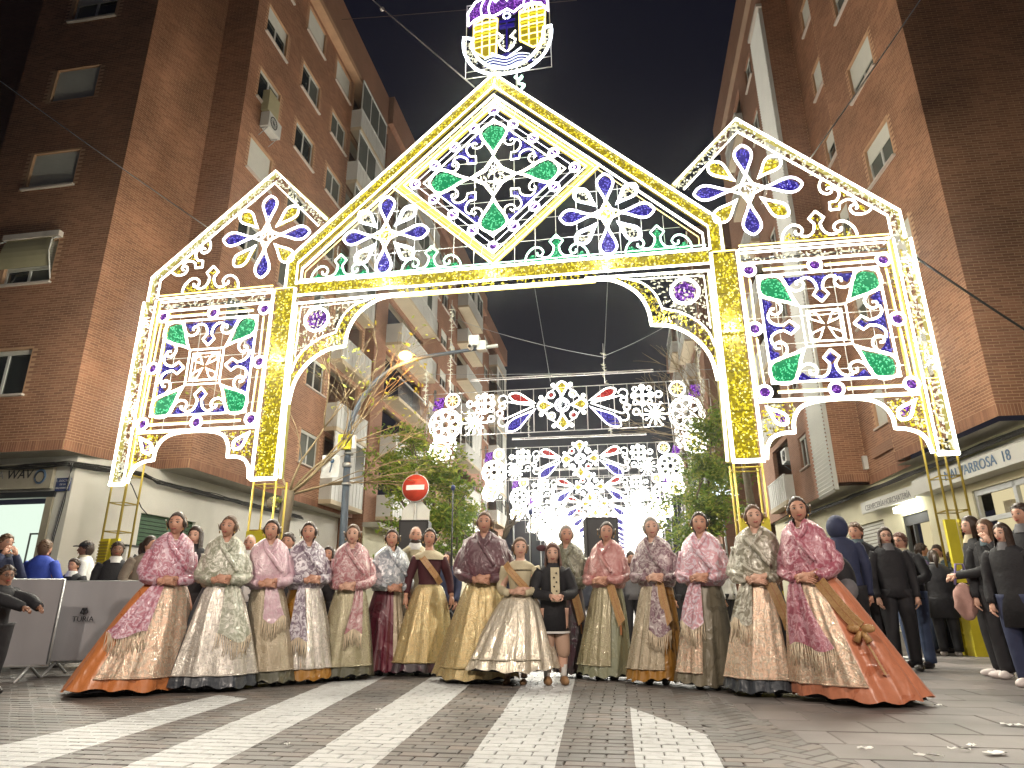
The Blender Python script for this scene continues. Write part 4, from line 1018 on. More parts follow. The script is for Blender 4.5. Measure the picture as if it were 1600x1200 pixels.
    for (tp, en) in (((4.80, 3.98), (5.10, 3.66)), ((7.18, 3.98), (6.88, 3.66))): teardrop('teardrop_lamp', sc_, (s * tp[0], tp[1]), (s * en[0], en[1]), .10, 'purple', .035, 'led_lilac')
    # central spandrel with its purple disc
    A1 = smoothline([(1.80, 6.66), (2.30, 6.62), (2.72, 6.36), (2.93, 6.0), (2.98, 5.64)], 4)[:-1]; A2 = smoothline([(2.98, 5.64), (3.36, 5.58), (3.74, 5.32), (3.97, 4.95), (4.05, 4.5)], 4)
    B1 = smoothline([(2.45, 6.66), (2.85, 6.52), (3.08, 6.28), (3.2, 5.95)], 4)[:-1]; B2 = smoothline([(3.2, 5.95), (3.5, 5.86), (3.8, 5.66), (3.98, 5.42), (4.06, 5.15)], 4)
    m_ = MB(); rope(m_, mir(A1 + A2, s), .042); rope(m_, mir(B1 + B2, s), .022)
    fill(m_, mir(A1 + A2 + (B1 + B2)[::-1], s), 'goldthin'); shards(m_, mir(A1 + A2 + (B1 + B2)[::-1], s), 70, 'tinsel_ochre', YF + .04)
    sil = [(2.7, 6.64), (4.06, 6.62), (4.07, 5.3), (3.8, 5.72), (3.5, 5.92), (3.25, 6.0), (3.12, 6.3), (2.9, 6.55)]
    shards(m_, mir(sil, s), 210, 'tinsel_silver', YF, (.05, .1), .015); rope(m_, mir([(1.8, 6.70), (4.10, 6.66), (4.10, 5.0)], s), .035); rope(m_, mir([(2.6, 6.60), (4.0, 6.56), (4.02, 5.5)], s), .014)
    sp = buildS(m_, 'spandrel', AR)
    disc('purple_disc_lamp', sp, (s * 3.63, 6.27), .25, 'purple', 'led_lilac', .038)
    # small green ornaments and flowers over the beam
    flower(AR, (s * 2.28, 8.08), .92, 'white', 'gold')
    for cx in (1.27, 3.22): ornament('scroll_ornament', AR, (s * cx, 7.17), 0, 1.0, 'green', 'led_green_edge', .024)
# central gable frame
m_ = MB(); O = [(4.40, 7.05), (4.40, 7.72), (0, 11.90), (-4.40, 7.72), (-4.40, 7.05)]; I = [(4.17, 7.1), (4.17, 7.60), (0, 11.56), (-4.17, 7.60), (-4.17, 7.1)]
rope(m_, O, .034); rope(m_, I, .024); rope(m_, O, .066, 'rope_halo', YF + .08)
for i in range(4): fill(m_, [O[i], O[i + 1], I[i + 1], I[i]], 'gold')
rope(m_, [(4.06, 7.16), (4.06, 7.45), (0, 11.32), (-4.06, 7.45), (-4.06, 7.16)], .03); rope(m_, [(3.98, 7.2), (3.98, 7.38), (0, 11.20)], .012, 'led_yellow'); rope(m_, [(-3.98, 7.2), (-3.98, 7.38), (0, 11.20)], .012, 'led_yellow')
for i in range(4):
    pass
rope(m_, [(4.1, 7.20), (-4.1, 7.20)], .012, 'led_green_edge')
for k in range(-9, 10):
    xx = k * .42; zt = 11.2 - abs(xx) * .955
    rope(m_, [(xx, 7.2), (xx, zt)], .006, 'frame_white', YF + .12, n=4)
for k in range(1, 8):
    z = 7.2 + k * .5; xm = (11.2 - z) / .955; rope(m_, [(-xm, z), (xm, z)], .006, 'frame_white', YF + .12, n=4)
buildS(m_, 'central_gable', AR)
# second row of tubes behind the gable: depth of the frame
m_ = MB(); 
for s in (-1, 1):
    m_.tube([(s * 4.4, YF + .45, 3.0), (s * 4.4, YF + .45, 7.72), (0, YF + .45, 11.85)], .022, 'truss_gold', n=4)
    for k in range(9):
        f_ = k / 9; m_.tube([(s * 4.4 * (1 - f_), YF + .03, 7.72 + f_ * 4.13), (s * 4.4 * (1 - f_), YF + .45, 7.72 + f_ * 4.13)], .014, 'truss_gold', n=4)
m_.tube([(-7.5, YF + .45, 7.05), (7.5, YF + .45, 7.05)], .02, 'dark_metal', n=4)
buildS(m_, 'rear_truss', AR)
# beam
m_ = MB(); fill(m_, [(-4.12, 6.88), (4.12, 6.84), (4.12, 7.09), (-4.12, 7.13)], 'gold')
rope(m_, [(-4.15, 7.14), (4.15, 7.11)], .035); rope(m_, [(-4.15, 6.85), (4.15, 6.81)], .028); rope(m_, [(-2.0, 6.68), (2.0, 6.66)], .034); rope(m_, [(-2.0, 6.65), (2.0, 6.63)], .022, 'led_yellow', YF + .05)
shards(m_, [(-2.0, 6.7), (2.0, 6.7), (2.0, 6.8), (-2.0, 6.8)], 260, 'tinsel_gold')
buildS(m_, 'crossbeam', AR)
# diamond panel
C0 = (0.0, 9.24)
def dia(a, b_): return [(C0[0], C0[1] + b_), (C0[0] + a, C0[1]), (C0[0], C0[1] - b_), (C0[0] - a, C0[1])]
m_ = MB()
for (a, b_, r_, mt) in ((2.20, 2.06, .024, 'led_white'), (2.08, 1.95, .010, 'led_yellow'), (1.93, 1.82, .020, 'led_white'), (1.70, 1.62, .010, 'led_lilac'), (1.50, 1.44, .022, 'led_white')): rope(m_, dia(a, b_), r_, mt, YF, closed=True)
D1, D2 = dia(2.20, 2.06), dia(1.93, 1.82)
for i in range(4):
    for k in range(1, 9):
        f_ = k / 9; p = (D1[i][0] * (1 - f_) + D1[(i + 1) % 4][0] * f_, D1[i][1] * (1 - f_) + D1[(i + 1) % 4][1] * f_); q = (D2[i][0] * (1 - f_) + D2[(i + 1) % 4][0] * f_, D2[i][1] * (1 - f_) + D2[(i + 1) % 4][1] * f_)
        rope(m_, [p, q], .010, 'led_yellow', YF + .02, n=4)
    dm = MB()
    a, b_ = D1[i], D1[(i + 1) % 4]; c, d = D2[(i + 1) % 4], D2[i]
    m_.add([P3(a, YF + .09), P3(b_, YF + .09), P3(c, YF + .09), P3(d, YF + .09), P3(a, YF + .105), P3(b_, YF + .105), P3(c, YF + .105), P3(d, YF + .105)], [(0, 1, 2, 3), (7, 6, 5, 4), (0, 4, 5, 1), (2, 6, 7, 3)], 'truss_gold')
dp = buildS(m_, 'diamond_panel', AR)
DM = dia(1.69, 1.66)
for i in range(4):
    for k in range(4):
        f_ = k / 4; disc('medallion', dp, (DM[i][0] * (1 - f_) + DM[(i + 1) % 4][0] * f_, DM[i][1] * (1 - f_) + DM[(i + 1) % 4][1] * f_), .095, 'purple', 'led_lilac', .03)
star('centre_star', dp, C0, .50, 'silver', inner=.75)
for (dx, dz) in ((0, 1), (1, 0), (0, -1), (-1, 0)): teardrop('teardrop_lamp', dp, (C0[0] + dx * .50, C0[1] + dz * .50), (C0[0] + dx * 1.38, C0[1] + dz * 1.35), .28, 'green', .034, 'led_white')
for i in range(4):
    a = math.pi / 4 + i * math.pi / 2; ornament('scroll_ornament', dp, (C0[0] + math.cos(a) * 1.02, C0[1] + math.sin(a) * 1.0), a + math.pi / 2, .92, 'blue', r=.02)
# coat of arms on the apex
y0 = YF + .02
m_ = MB()
for seg_ in ([(-.66, 14.05), (1.26, 13.95), (1.28, 11.95), (-.66, 11.92)],): rope(m_, seg_, .012, 'cable_white', y0 + .06, closed=True)
rope(m_, [(-.66, 12.1), (1.28, 12.25)], .01, 'cable_white', y0 + .06)
rope(m_, [(.0, 11.6), (.0, 12.2)], .02, 'cable_white', y0 + .06); rope(m_, [(.5, 11.5), (.5, 12.1)], .02, 'cable_white', y0 + .06)
cr = buildS(m_, 'coat_of_arms', AR)
m_ = MB(); out = smoothline([(-.72, 13.05), (-.68, 12.6), (-.45, 12.15), (-.1, 11.93), (.3, 11.88), (.75, 11.95), (1.1, 12.25), (1.27, 12.65), (1.31, 13.05)], 3); inn = smoothline([(1.12, 13.02), (1.10, 12.75), (.95, 12.4), (.65, 12.12), (.3, 12.03), (-.05, 12.1), (-.32, 12.35), (-.5, 12.7), (-.5, 12.98)], 3)
rope(m_, out + inn, .04, 'led_cool', y0, closed=True); fill(m_, out + inn, 'silver', y0); buildS(m_, 'crescent', cr)
for (cx, tl, w2) in ((-.20, 13.52, .27), (.88, 13.70, .29)):
    b0 = 12.42 if cx < 0 else 12.55
    m_ = MB(); tw = [(cx - w2, b0 + .2), (cx + .0, b0 - .03), (cx + w2 * .9, b0 + .05), (cx + w2, tl - .05), (cx, tl + .05), (cx - w2, tl - .12)]
    rope(m_, tw, .03, 'led_yellow', y0, closed=True); slab_fill(m_, offs(tw, .95), 'panel_gold', y0 + .05)
    z = tl - .12; k = 0
    while z > b0 + .15:
        rope(m_, [(cx - w2, z - .04), (cx, z), (cx + w2, z + .02)], .018 if k > 3 else .026, 'tinsel_gold' if k % 2 else 'led_yellow', y0); z -= .10 if k < 5 else .17; k += 1
    for xx in (-.3, .35): rope(m_, [(cx + xx * w2, b0 + .05), (cx + xx * w2, tl)], .022, 'led_yellow', y0)
    buildS(m_, 'tower', cr)
m_ = MB(); wv = [(-.26, 12.18), (.28, 12.04), (.86, 12.2), (.64, 12.42), (.3, 12.50), (-.05, 12.40)]; slab_fill(m_, wv, 'panel_blue', y0 + .04); rope(m_, [(-.06, 12.5), (.28, 12.3), (.62, 12.55)], .02, 'led_cool', y0)
for k in range(4): rope(m_, smoothline([(-.22 + k * .03, 12.34 - k * .075), (-.02, 12.40 - k * .08), (.28, 12.30 - k * .08), (.56, 12.40 - k * .08), (.80 - k * .03, 12.34 - k * .075)], 3), .013, 'led_star', y0)
buildS(m_, 'waves', cr)
m_ = MB(); rope(m_, [(.29, 12.5), (.29, 13.5)], .022, 'panel_blue', y0); rope(m_, [(.10, 13.36), (.48, 13.38)], .03, 'panel_blue', y0); rope(m_, [(.12, 13.22), (.46, 13.24)], .05, 'panel_blue', y0 + .02)
rope(m_, [(.29 + .08 * math.cos(a), 13.52 + .08 * math.sin(a)) for a in np.linspace(0, 6.283, 11)[:-1]], .022, 'led_cool', y0, closed=True)
for s in (-1, 1): rope(m_, [(.29 + s * .02, 12.5), (.29 + s * .14, 12.62), (.29 + s * .2, 12.8), (.29 + s * .08, 12.9), (.29 + s * .2, 13.05)], .024, 'led_white', y0); fill(m_, [(.29 + s * .05, 12.55), (.29 + s * .19, 12.7), (.29 + s * .19, 13.0), (.29 + s * .05, 13.0)], 'silver', y0)
buildS(m_, 'anchor', cr)
m_ = MB(); bt_ = [(-.60, 13.38), (-.62, 13.75), (-.45, 14.05), (-.1, 14.22), (.02, 13.98), (.20, 14.12), (.29, 13.98), (.40, 14.12), (.58, 13.98), (.72, 14.22), (1.02, 14.12), (1.22, 13.85), (1.24, 13.5), (1.08, 13.75), (.90, 13.80), (.62, 13.74), (.45, 13.60), (.30, 13.72), (.12, 13.62), (-.02, 13.56), (-.25, 13.62), (-.45, 13.52)]
rope(m_, bt_, .03, 'led_lilac', y0, closed=True); fill(m_, bt_, 'purple', y0)
for (xx) in (-.28, -.1, .72, .9): rope(m_, smoothline([(xx, 13.6), (xx - .03, 13.85), (xx + .08, 14.15)], 3), .022, 'led_lilac', y0 - .02)
buildS(m_, 'crown', cr)
m_ = MB(); rope(m_, smoothline([(.45, 11.85), (.56, 11.75), (.62, 11.85), (.52, 11.68), (.66, 11.60), (.60, 11.5)], 3), .035, 'led_green_edge', y0 + .1); buildS(m_, 'green_leaf_lamp', cr)

# ================================================================ GARLANDS across the street beyond
def garland():
    g = D.objects.new('light_garland', None); COL.objects.link(g); OFF[g.name] = (0, 0, 0)
    def bd(m_, name, par=g): return m_.build(name, par)
    Y = 0.0
    m_ = MB(); zt, zb = 8.53, 6.84
    for (a, b_) in (((-3.8, zt), (3.9, zt)), ((-3.8, zb), (3.8, zb)), ((-5.15, zt), (-3.8, zt)), ((-5.15, 5.82), (-3.8, 5.82)), ((3.9, zt), (5.45, zt)), ((4.0, 5.82), (5.4, 5.82)), ((-5.15, 5.82), (-5.15, zt)), ((-3.8, 5.82), (-3.8, zt)), ((4.05, 5.82), (3.92, zt)), ((5.4, 5.82), (5.45, zt)), ((-3.8, 7.7), (-2.4, 7.7)), ((2.4, 7.7), (4, 7.7))):
        rope(m_, [a, b_], .016, 'cable_white', Y + .04, n=4)
    for k in range(-7, 8): rope(m_, [(k * .5, zb), (k * .5, zt)], .010 if k % 2 else .018, 'cable_white', Y + .05, n=4)
    bd(m_, 'frame')
    m_ = MB(); rope(m_, [(-3.45, 8.98), (3.5, 8.94)], .022, 'cable_white', Y, n=4); rope(m_, [(-3.45, 9.07), (3.5, 9.03)], .022, 'cable_white', Y + .05, n=4)
    for k in range(12): rope(m_, [(-3.4 + k * .62, 8.98), (-3.4 + k * .62, 9.05)], .015, 'cable_white', Y + .02, n=4)
    bd(m_, 'top_truss')
    def ringm(m_, c, rr, r=.03, mat='far_white'): rope(m_, [(c[0] + math.cos(a) * rr, c[1] + math.sin(a) * rr) for a in np.linspace(0, 6.283, 15)[:-1]], r, mat, Y, closed=True, n=4)
    c = (.08, 7.83)
    fo = MB(); ringm(fo, c, .26, .035, 'led_lilac'); ringm(fo, c, .15, .02, 'led_lilac')
    oct_ = [(c[0] + math.cos(a) * r_, c[1] + math.sin(a) * r_) for a, r_ in [(math.pi / 8 * k, .95 if k % 4 == 0 else .70) for k in range(16)]]; rope(fo, oct_, .02, 'far_white', Y, closed=True, n=4)
    f = bd(fo, 'flower_centre')
    for i in range(4):
        a = i * math.pi / 2; d = drop((c[0] + math.cos(a) * .3, c[1] + math.sin(a) * .3), (c[0] + math.cos(a) * .92, c[1] + math.sin(a) * .92), .2, 9)
        x = MB(); rope(x, d, .035, 'far_white', Y, closed=True, n=4); fill(x, offs(d, .78), 'gold', Y); bd(x, 'petal', f)
    x = MB()
    for i in range(8):
        a = math.pi / 8 + i * math.pi / 4; p = (c[0] + math.cos(a) * .86, c[1] + math.sin(a) * .86); x.ell((p[0], Y, p[1]), (.085, .05, .085), 'far_white', 8, 5)
    for i in range(4):
        a = math.pi / 4 + i * math.pi / 2; p = (c[0] + math.cos(a) * .58, c[1] + math.sin(a) * .58); ringm(x, p, .13, .025); x.ell((p[0], Y, p[1]), (.07, .04, .07), 'panel_red' if i % 2 else 'tinsel_silver', 8, 5)
    bd(x, 'bulb_ring', f)['kind'] = 'stuff'
    for s in (-1, 1):
        cx = c[0]
        for (tp, en, w_, kd) in (((1.0, 7.95 - 7.83), (2.0, 8.32 - 7.83), .17, 'red'), ((1.0, -.10), (2.12, -.90), .21, 'blue')):
            d = drop((cx + s * tp[0], c[1] + tp[1]), (cx + s * en[0], c[1] + en[1]), w_, 9); x = MB(); rope(x, d, .032, 'led_lilac' if kd == 'blue' else 'far_white', Y, closed=True, n=4); fill(x, offs(d, .82), kd, Y); bd(x, 'comet_tail')
        x = MB()
        for (dz, sg) in ((.32, 1), (-.55, -1)):
            pts = [(cx + s * 1.05, c[1] + .02), (cx + s * 1.7, c[1] + dz * .45), (cx + s * 2.2, c[1] + dz * .8)] + [(cx + s * (2.25 + .17 * math.sin(q)), c[1] + dz + .17 * math.cos(q) * -sg) for q in np.linspace(0, 4.6, 8)]
            rope(x, smoothline(pts, 2), .026, 'far_white', Y, n=4)
        bd(x, 'scroll')
        x = MB(); q = (cx + s * 2.95, 8.04)
        for i in range(4):
            a = i * math.pi / 2; x.ell((q[0] + math.cos(a) * .30, Y, q[1] + math.sin(a) * .30), (.13, .05, .13), 'far_white', 8, 5)
            rope(x, [q, (q[0] + math.cos(a) * .3, q[1] + math.sin(a) * .3)], .05, 'far_white', Y, n=4); b_ = a + math.pi / 4; ringm(x, (q[0] + math.cos(b_) * .36, q[1] + math.sin(b_) * .36), .08, .025)
        for p in ((3.62, 8.05), (2.45, 7.62), (2.78, 7.42), (2.35, 7.9)): ringm(x, (cx + s * (p[0] - .08), p[1]), .11, .035)
        bd(x, 'clover_motif')
        x = MB(); q = (cx + s * 3.35, 7.30)
        for i in range(12):
            a = i * math.pi / 6; L_ = .48 if i % 2 == 0 else .36; rope(x, [q, (q[0] + math.cos(a) * L_, q[1] + math.sin(a) * L_)], .028, 'far_white', Y, n=4); x.ell((q[0] + math.cos(a) * L_, Y, q[1] + math.sin(a) * L_), (.055, .04, .055), 'far_white', 7, 4)
        bd(x, 'snowflake_motif')
        x = MB(); q = (cx + s * 4.48, 7.28); ringm(x, q, .63, .03); ringm(x, q, .52, .028); ringm(x, q, .16, .03)
        for i in range(8):
            a = i * math.pi / 4; rope(x, drop((q[0] + math.cos(a) * .16, q[1] + math.sin(a) * .16), (q[0] + math.cos(a) * .50, q[1] + math.sin(a) * .50), .13, 6), .022, 'far_white', Y, closed=True, n=4)
        bd(x, 'rosette')
        x = MB(); q = (cx + s * 4.22, 8.22); ringm(x, q, .27, .035, 'far_white')
        for i in range(8): a = i * math.pi / 4; rope(x, [q, (q[0] + math.cos(a) * .26, q[1] + math.sin(a) * .26)], .022, 'led_yellow', Y, n=4)
        bd(x, 'small_rosette')
        x = MB(); q = (cx + s * 4.80, 8.14); pl = [(q[0] - .22, q[1] - .26), (q[0] + .2, q[1] - .22), (q[0] + .24, q[1] + .24), (q[0] - .1, q[1] + .2)]; fill(x, pl, 'purple', Y); shards(x, pl, 200, 'bulb_purple', Y); bd(x, 'purple_lamp')
        x = MB(); q = (cx + s * 4.68, 6.22); ringm(x, q, .38, .045, 'far_white'); ringm(x, q, .26, .03, 'led_yellow'); ringm(x, q, .16, .03, 'far_white'); fill(x, [(q[0] + math.cos(a) * .13, q[1] + math.sin(a) * .13) for a in np.linspace(0, 6.283, 9)[:-1]], 'gold', Y)
        for i in range(10): a = i * math.pi / 5; x.ell((q[0] + math.cos(a) * .42, Y, q[1] + math.sin(a) * .42), (.06, .04, .06), 'far_white', 7, 4)
        bd(x, 'lower_rosette')
        x = MB()
        for k in range(26):
            p = (cx + s * R.uniform(4.05, 5.0), R.uniform(6.45, 6.85) if k % 2 else R.uniform(5.95, 6.6)); ringm(x, p, R.uniform(.04, .08), .02) if k % 3 else x.ell((p[0], Y, p[1]), (.06, .04, .06), 'far_white', 7, 4)
        bd(x, 'bubble_lamps')['kind'] = 'stuff'
        x = MB(); x.tube([(cx + s * 4.85, Y + .1, 0), (cx + s * 4.95, Y + .1, 8.7)], .05, 'galvanised', n=7); bd(x, 'support_pole')
    return g
g0 = garland()
GT = [12, 21.8, 30.5, 38, 44.5, 50, 55, 60, 65, 70, 76, 83]
for s_ in range(12):
    g = g0 if s_ == 0 else copy_tree(g0)
    x, y = S2W(.18, GT[s_]); g.location = (x, y, 0); g.rotation_euler.z = CA
    tag(g, ['nearest and largest of the light garlands crossing the street beyond the arch', 'second light garland behind the nearest one, with small red and blue tails', 'third light garland down the street, partly crossing the second',
            'fourth light garland, low in the glow above the centre heads', 'fifth light garland, deep in the white glow of the street', 'sixth light garland counted from the arch, small in the far glow', 'seventh light garland counted from the arch, in the far glow', 'eighth light garland counted from the arch, in the far glow', 'ninth light garland counted from the arch, in the far glow', 'tenth light garland counted from the arch, in the far glow', 'last but one light garland at the end of the street', 'last and smallest light garland at the end of the street'][s_],
        'light garland', 'light garlands hung across the street')
    if s_ < 6:
        for k, (a, z) in enumerate(((-3.4, 7.4), (3.4, 7.4), (.08, 7.83))):
            l_ = D.lights.new('garland_added_light', 'POINT'); l_.energy = 170; l_.color = (1, .96, .86); l_.shadow_soft_size = .04; o = D.objects.new('garland_added_light', l_); COL.objects.link(o); o.parent = g; o.location = (a, -.1, z)  # point lamps added to the near garlands to light buildings and street
# added point lamps in front of the arch, boosting the light of its ropes
for (a, z, e) in ((-7.5, 4.6, 1), (7.5, 4.6, 1), (-7.5, 6.5, 1), (7.5, 6.5, 1), (-6, 5.4, 1), (6, 5.4, 1), (-4.4, 5.5, 1), (4.4, 5.5, 1), (-4.95, 8.4, 1), (4.95, 8.4, 1), (-2.2, 6.98, 1), (2.2, 6.98, 1), (0, 6.98, 1), (-2.28, 8.08, 1), (2.28, 8.08, 1), (0, 9.24, 1.4), (0, 11.6, .8), (-3.3, 5.72, 1), (3.3, 5.72, 1)):
    l_ = D.lights.new('arch_added_light', 'POINT'); l_.energy = ARCH_W * e; l_.color = (1, .95, .80); l_.shadow_soft_size = .035; o = D.objects.new('arch_added_light', l_); COL.objects.link(o); o.parent = AR; o.location = (a, YF - .12, z)
# ================================================================ STREET FURNITURE, TREES, CABLES
# street lamp with curved arm
T3 = 3.0
lp = thingS('street_lamp', 'tall blue-grey lamp post with curved arm and glowing orange lamp left of the garlands', 'street lamp', -4.12, T3, 0)
x = MB(); pts = [(-4.08, T3, 0), (-4.10, T3, 2.0), (-4.14, T3, 3.9)]; x.tube(pts, [.095, .088, .08], 'pole_blue', n=12)
x.tube([(-4.09, T3, 0), (-4.09, T3, .35)], .16, 'pole_blue', n=12); x.tube([(-4.14, T3, 3.88), (-4.14, T3, 3.98)], .11, 'galvanised', n=12); buildS(x, 'pole', lp)
x = MB(); ap = [(-4.14, 3.98), (-4.14, 4.6), (-4.06, 5.14), (-3.86, 5.6), (-3.5, 6.05), (-3.0, 6.38), (-2.4, 6.55), (-1.5, 6.64), (-.62, 6.72)]
sp_ = smoothline(ap, 3); x.tube([(p[0], T3, p[1]) for p in sp_], [.078 - .04 * i / len(sp_) for i in range(len(sp_))], 'pole_blue', n=10); buildS(x, 'arm', lp)
x = MB(); x.ell((-2.80, T3 + .02, 6.62), (.26, .15, .09), 'galvanised', 14, 8, fn=lambda p, q: q if p.z > -.1 else Vector((q.x, q.y, 6.615))); ho = buildS(x, 'lamp_head', lp)
x = MB(); x.ell((-2.80, T3 - .07, 6.60), (.17, .14, .115), 'sodium', 14, 10); buildS(x, 'bulb', ho)
x = MB(); x.box((-1.2, T3 - .12, 6.74), (-.95, T3 + .12, 7.0), 'frame_white'); x.box((-1.0, T3 - .1, 6.62), (-.78, T3 + .1, 6.86), 'frame_white'); x.tube([(-1.15, T3 - .22, 6.68), (-1.15, T3 + .05, 6.70)], .06, 'frame_white', n=8); x.tube([(-1.15, T3 - .235, 6.68), (-1.15, T3 - .22, 6.68)], .045, 'black_box', n=8); buildS(x, 'traffic_camera', lp)
x = MB(); x.tube([(-.95, T3, 6.70), (-.5, T3, 6.73)], .05, 'frame_white', n=8); buildS(x, 'arm_cap', lp)
x = MB(); x.box((-4.32, T3 - .22, 4.28), (-4.02, T3 - .10, 4.64), 'sign_yellow'); x.box((-3.99, T3 - .16, 4.30), (-3.93, T3 - .04, 4.62), 'sign_white'); x.box((-4.25, T3 - .225, 4.5), (-4.1, T3 - .221, 4.56), 'ink_grey'); buildS(x, 'yellow_box', lp)
x = MB(); x.box((-4.72, T3 - .13, 3.62), (-4.28, T3 - .10, 4.16), 'sign_white'); nb = buildS(x, 'white_plate', lp)
x = MB(); x.ell((-4.46, T3 - .135, 4.02), (.05, .012, .06), 'ink_blue', 8, 6); x.tube([(-4.46, T3 - .14, 3.95), (-4.50, T3 - .14, 3.75)], .014, 'ink_blue', n=4); buildS(x, 'plate_symbol', nb)
pl_ = D.lights.new('sodium_light', 'POINT'); pl_.energy = 70; pl_.color = (1, .42, .08); pl_.shadow_soft_size = .15
lo = D.objects.new('sodium_light', pl_); COL.objects.link(lo); lo.parent = lp; lo.location = (1.35, -.25, 6.35)
for z in (3.45, 4.18): x = MB(); x.tube([(-4.12, T3, z), (-4.12, T3, z + .05)], .115, 'galvanised', n=12); buildS(x, 'clamp', lp)
# no entry sign
TS = 4.0
sg = thingS('no_entry_sign', 'round red no entry sign on a white post behind the left loudspeaker', 'road sign', -2.73, TS, 0)
x = MB(); x.tube([(-2.73, TS, 0), (-2.73, TS, 3.9)], .035, 'galvanised', n=8); buildS(x, 'post', sg)
x = MB(); x.tube([(-2.73, TS - .06, 3.50), (-2.73, TS - .04, 3.50)], .345, 'sign_white', n=32); buildS(x, 'rim', sg)
x = MB(); x.tube([(-2.73, TS - .07, 3.50), (-2.73, TS - .062, 3.50)], .325, 'sign_red', n=32); ds = buildS(x, 'disc', sg)
x = MB(); x.box((-2.96, TS - .078, 3.45), (-2.50, TS - .071, 3.57), 'sign_white'); buildS(x, 'white_bar', ds)
x = MB(); oc = [(-2.73 + math.cos(a) * .38, 2.82 + math.sin(a) * .38) for a in [math.pi / 8 + k * math.pi / 4 for k in range(8)]]; x.prism(oc, TS + .03, TS + .05, 'white_panel'); x.box((-2.73 - .045, TS - .0, 2.4), (-2.73 - .01, TS + .028, 3.2), 'frame_white'); buildS(x, 'back_of_plate', sg)

# trees ---------------------------------------------------------------
def branchy(mb, p, d, L_, r, depth, mat, tips, spread=.6, grav=0.0, wob=.25, n=6):
    pts = [p]; q = p.copy(); dd = d.copy(); k = 4
    for i in range(k):
        dd = (dd + Vector((R.uniform(-wob, wob), R.uniform(-wob, wob), R.uniform(-wob, wob) * .6 + grav))).normalized(); q = q + dd * (L_ / k); pts.append(q.copy())
    mb.tube(pts, [r * (1 - .45 * i / k) for i in range(k + 1)], mat, n=n)
    if depth == 0: tips.append(q); return
    m_ = R.choice((2, 3))
    for i in range(m_):
        nd = (dd + Vector((R.uniform(-1, 1), R.uniform(-1, 1), R.uniform(-.4, .8))) * spread).normalized()
        branchy(mb, q if i else pts[-1], nd, L_ * R.uniform(.62, .85), r * .55, depth - 1, mat, tips, spread, grav, wob, max(3, n - 1))
    if depth > 1:
        nd = (dd + Vector((R.uniform(-1, 1), R.uniform(-1, 1), R.uniform(-.4, .6))) * spread).normalized()
        branchy(mb, pts[2], nd, L_ * .6, r * .4, depth - 1, mat, tips, spread, grav, wob, max(3, n - 1))
def leaves(mb, centers, n, rad_, size, mat):
    for i in range(n):
        c = R.choice(centers); v_ = Vector((R.gauss(0, 1), R.gauss(0, 1), R.gauss(0, .8))) * rad_ * .55; p = c + v_
        s = size * R.uniform(.6, 1.3); a = Vector((R.uniform(-1, 1), R.uniform(-1, 1), R.uniform(-.7, .7))).normalized(); b_ = a.orthogonal().normalized()
        w_ = a.cross(b_) * .25
        mb.add([p - a * s, p + b_ * s * .45 + w_ * s * .3, p + a * s, p - b_ * s * .45 + w_ * s * .3], [(0, 1, 2), (0, 2, 3)], mat)
# bare street tree left, behind the arch
tr = thingS('bare_tree', 'bare pale-branched street tree behind the left gold pillar with a few yellow leaves', 'tree', -5.45, 2.6, 0)
x = MB(); x.tube([(-5.45, 2.6, 0), (-5.5, 2.6, 1.2), (-5.42, 2.65, 2.4), (-5.35, 2.6, 3.3)], [.17, .15, .14, .15], 'bark', n=9); x.ell((-5.62, 2.45, 3.0), (.16, .14, .15), 'bark', 10, 7); buildS(x, 'trunk', tr)
x = MB(); tips = []
for d_ in ((.9, -.1, .75), (.5, .3, .9), (-.3, -.1, 1), (.95, .2, .35), (.2, -.3, 1.0), (1.0, -.2, .55), (.7, .1, .2)):
    branchy(x, Vector((-5.35, 2.6, 3.2)), Vector(d_).normalized(), 1.75, .034, 3, 'twig', tips, .55, -.02, .22, 5)
buildS(x, 'crown', tr)
x = MB(); leaves(x, [t_ for t_ in tips if R.random() < .5], 260, .25, .07, 'leaf_yellow'); leaves(x, [Vector((-5.52, 2.4, 3.05))], 40, .12, .06, 'leaf_yellow'); o = buildS(x, 'yellow_leaves', tr); o['kind'] = 'stuff'
# leafy trees
def leafy(label, u, t, zt, centers, n, size, mats, trunk_r=.14, name='street_tree'):
    tr = thingS(name, label, 'tree', u, t, 0)
    x = MB(); x.tube([(u, t, 0), (u + .06, t, 1.2), (u - .04, t, zt)], [trunk_r, trunk_r * .85, trunk_r * .7], 'bark', n=8); buildS(x, 'trunk', tr)
    x = MB(); tips = []
    for c in centers:
        p0 = Vector((u, t, zt * .9)); cc = Vector(c[:3]); mid_ = (p0 + cc) / 2 + Vector((R.uniform(-.3, .3), R.uniform(-.3, .3), .2)); x.tube([p0, mid_, cc], [.06, .04, .015], 'bark', n=5)
        branchy(x, mid_, (cc - mid_).normalized(), .9, .02, 1, 'bark', tips, .7)
    buildS(x, 'limbs', tr)
    x = MB(); tot = sum(c[3] ** 2 for c in centers)
    for c in centers:
        k = int(n * c[3] ** 2 / tot)
        sub = [Vector(c[:3]) + Vector((R.gauss(0, .5), R.gauss(0, .5), R.gauss(0, .45))) * c[3] for _ in range(14)]
        for mt, fr in mats: leaves(x, sub, int(k * fr), c[3] * .42, size, mt)
    o = buildS(x, 'crown', tr); o['kind'] = 'stuff'; return tr
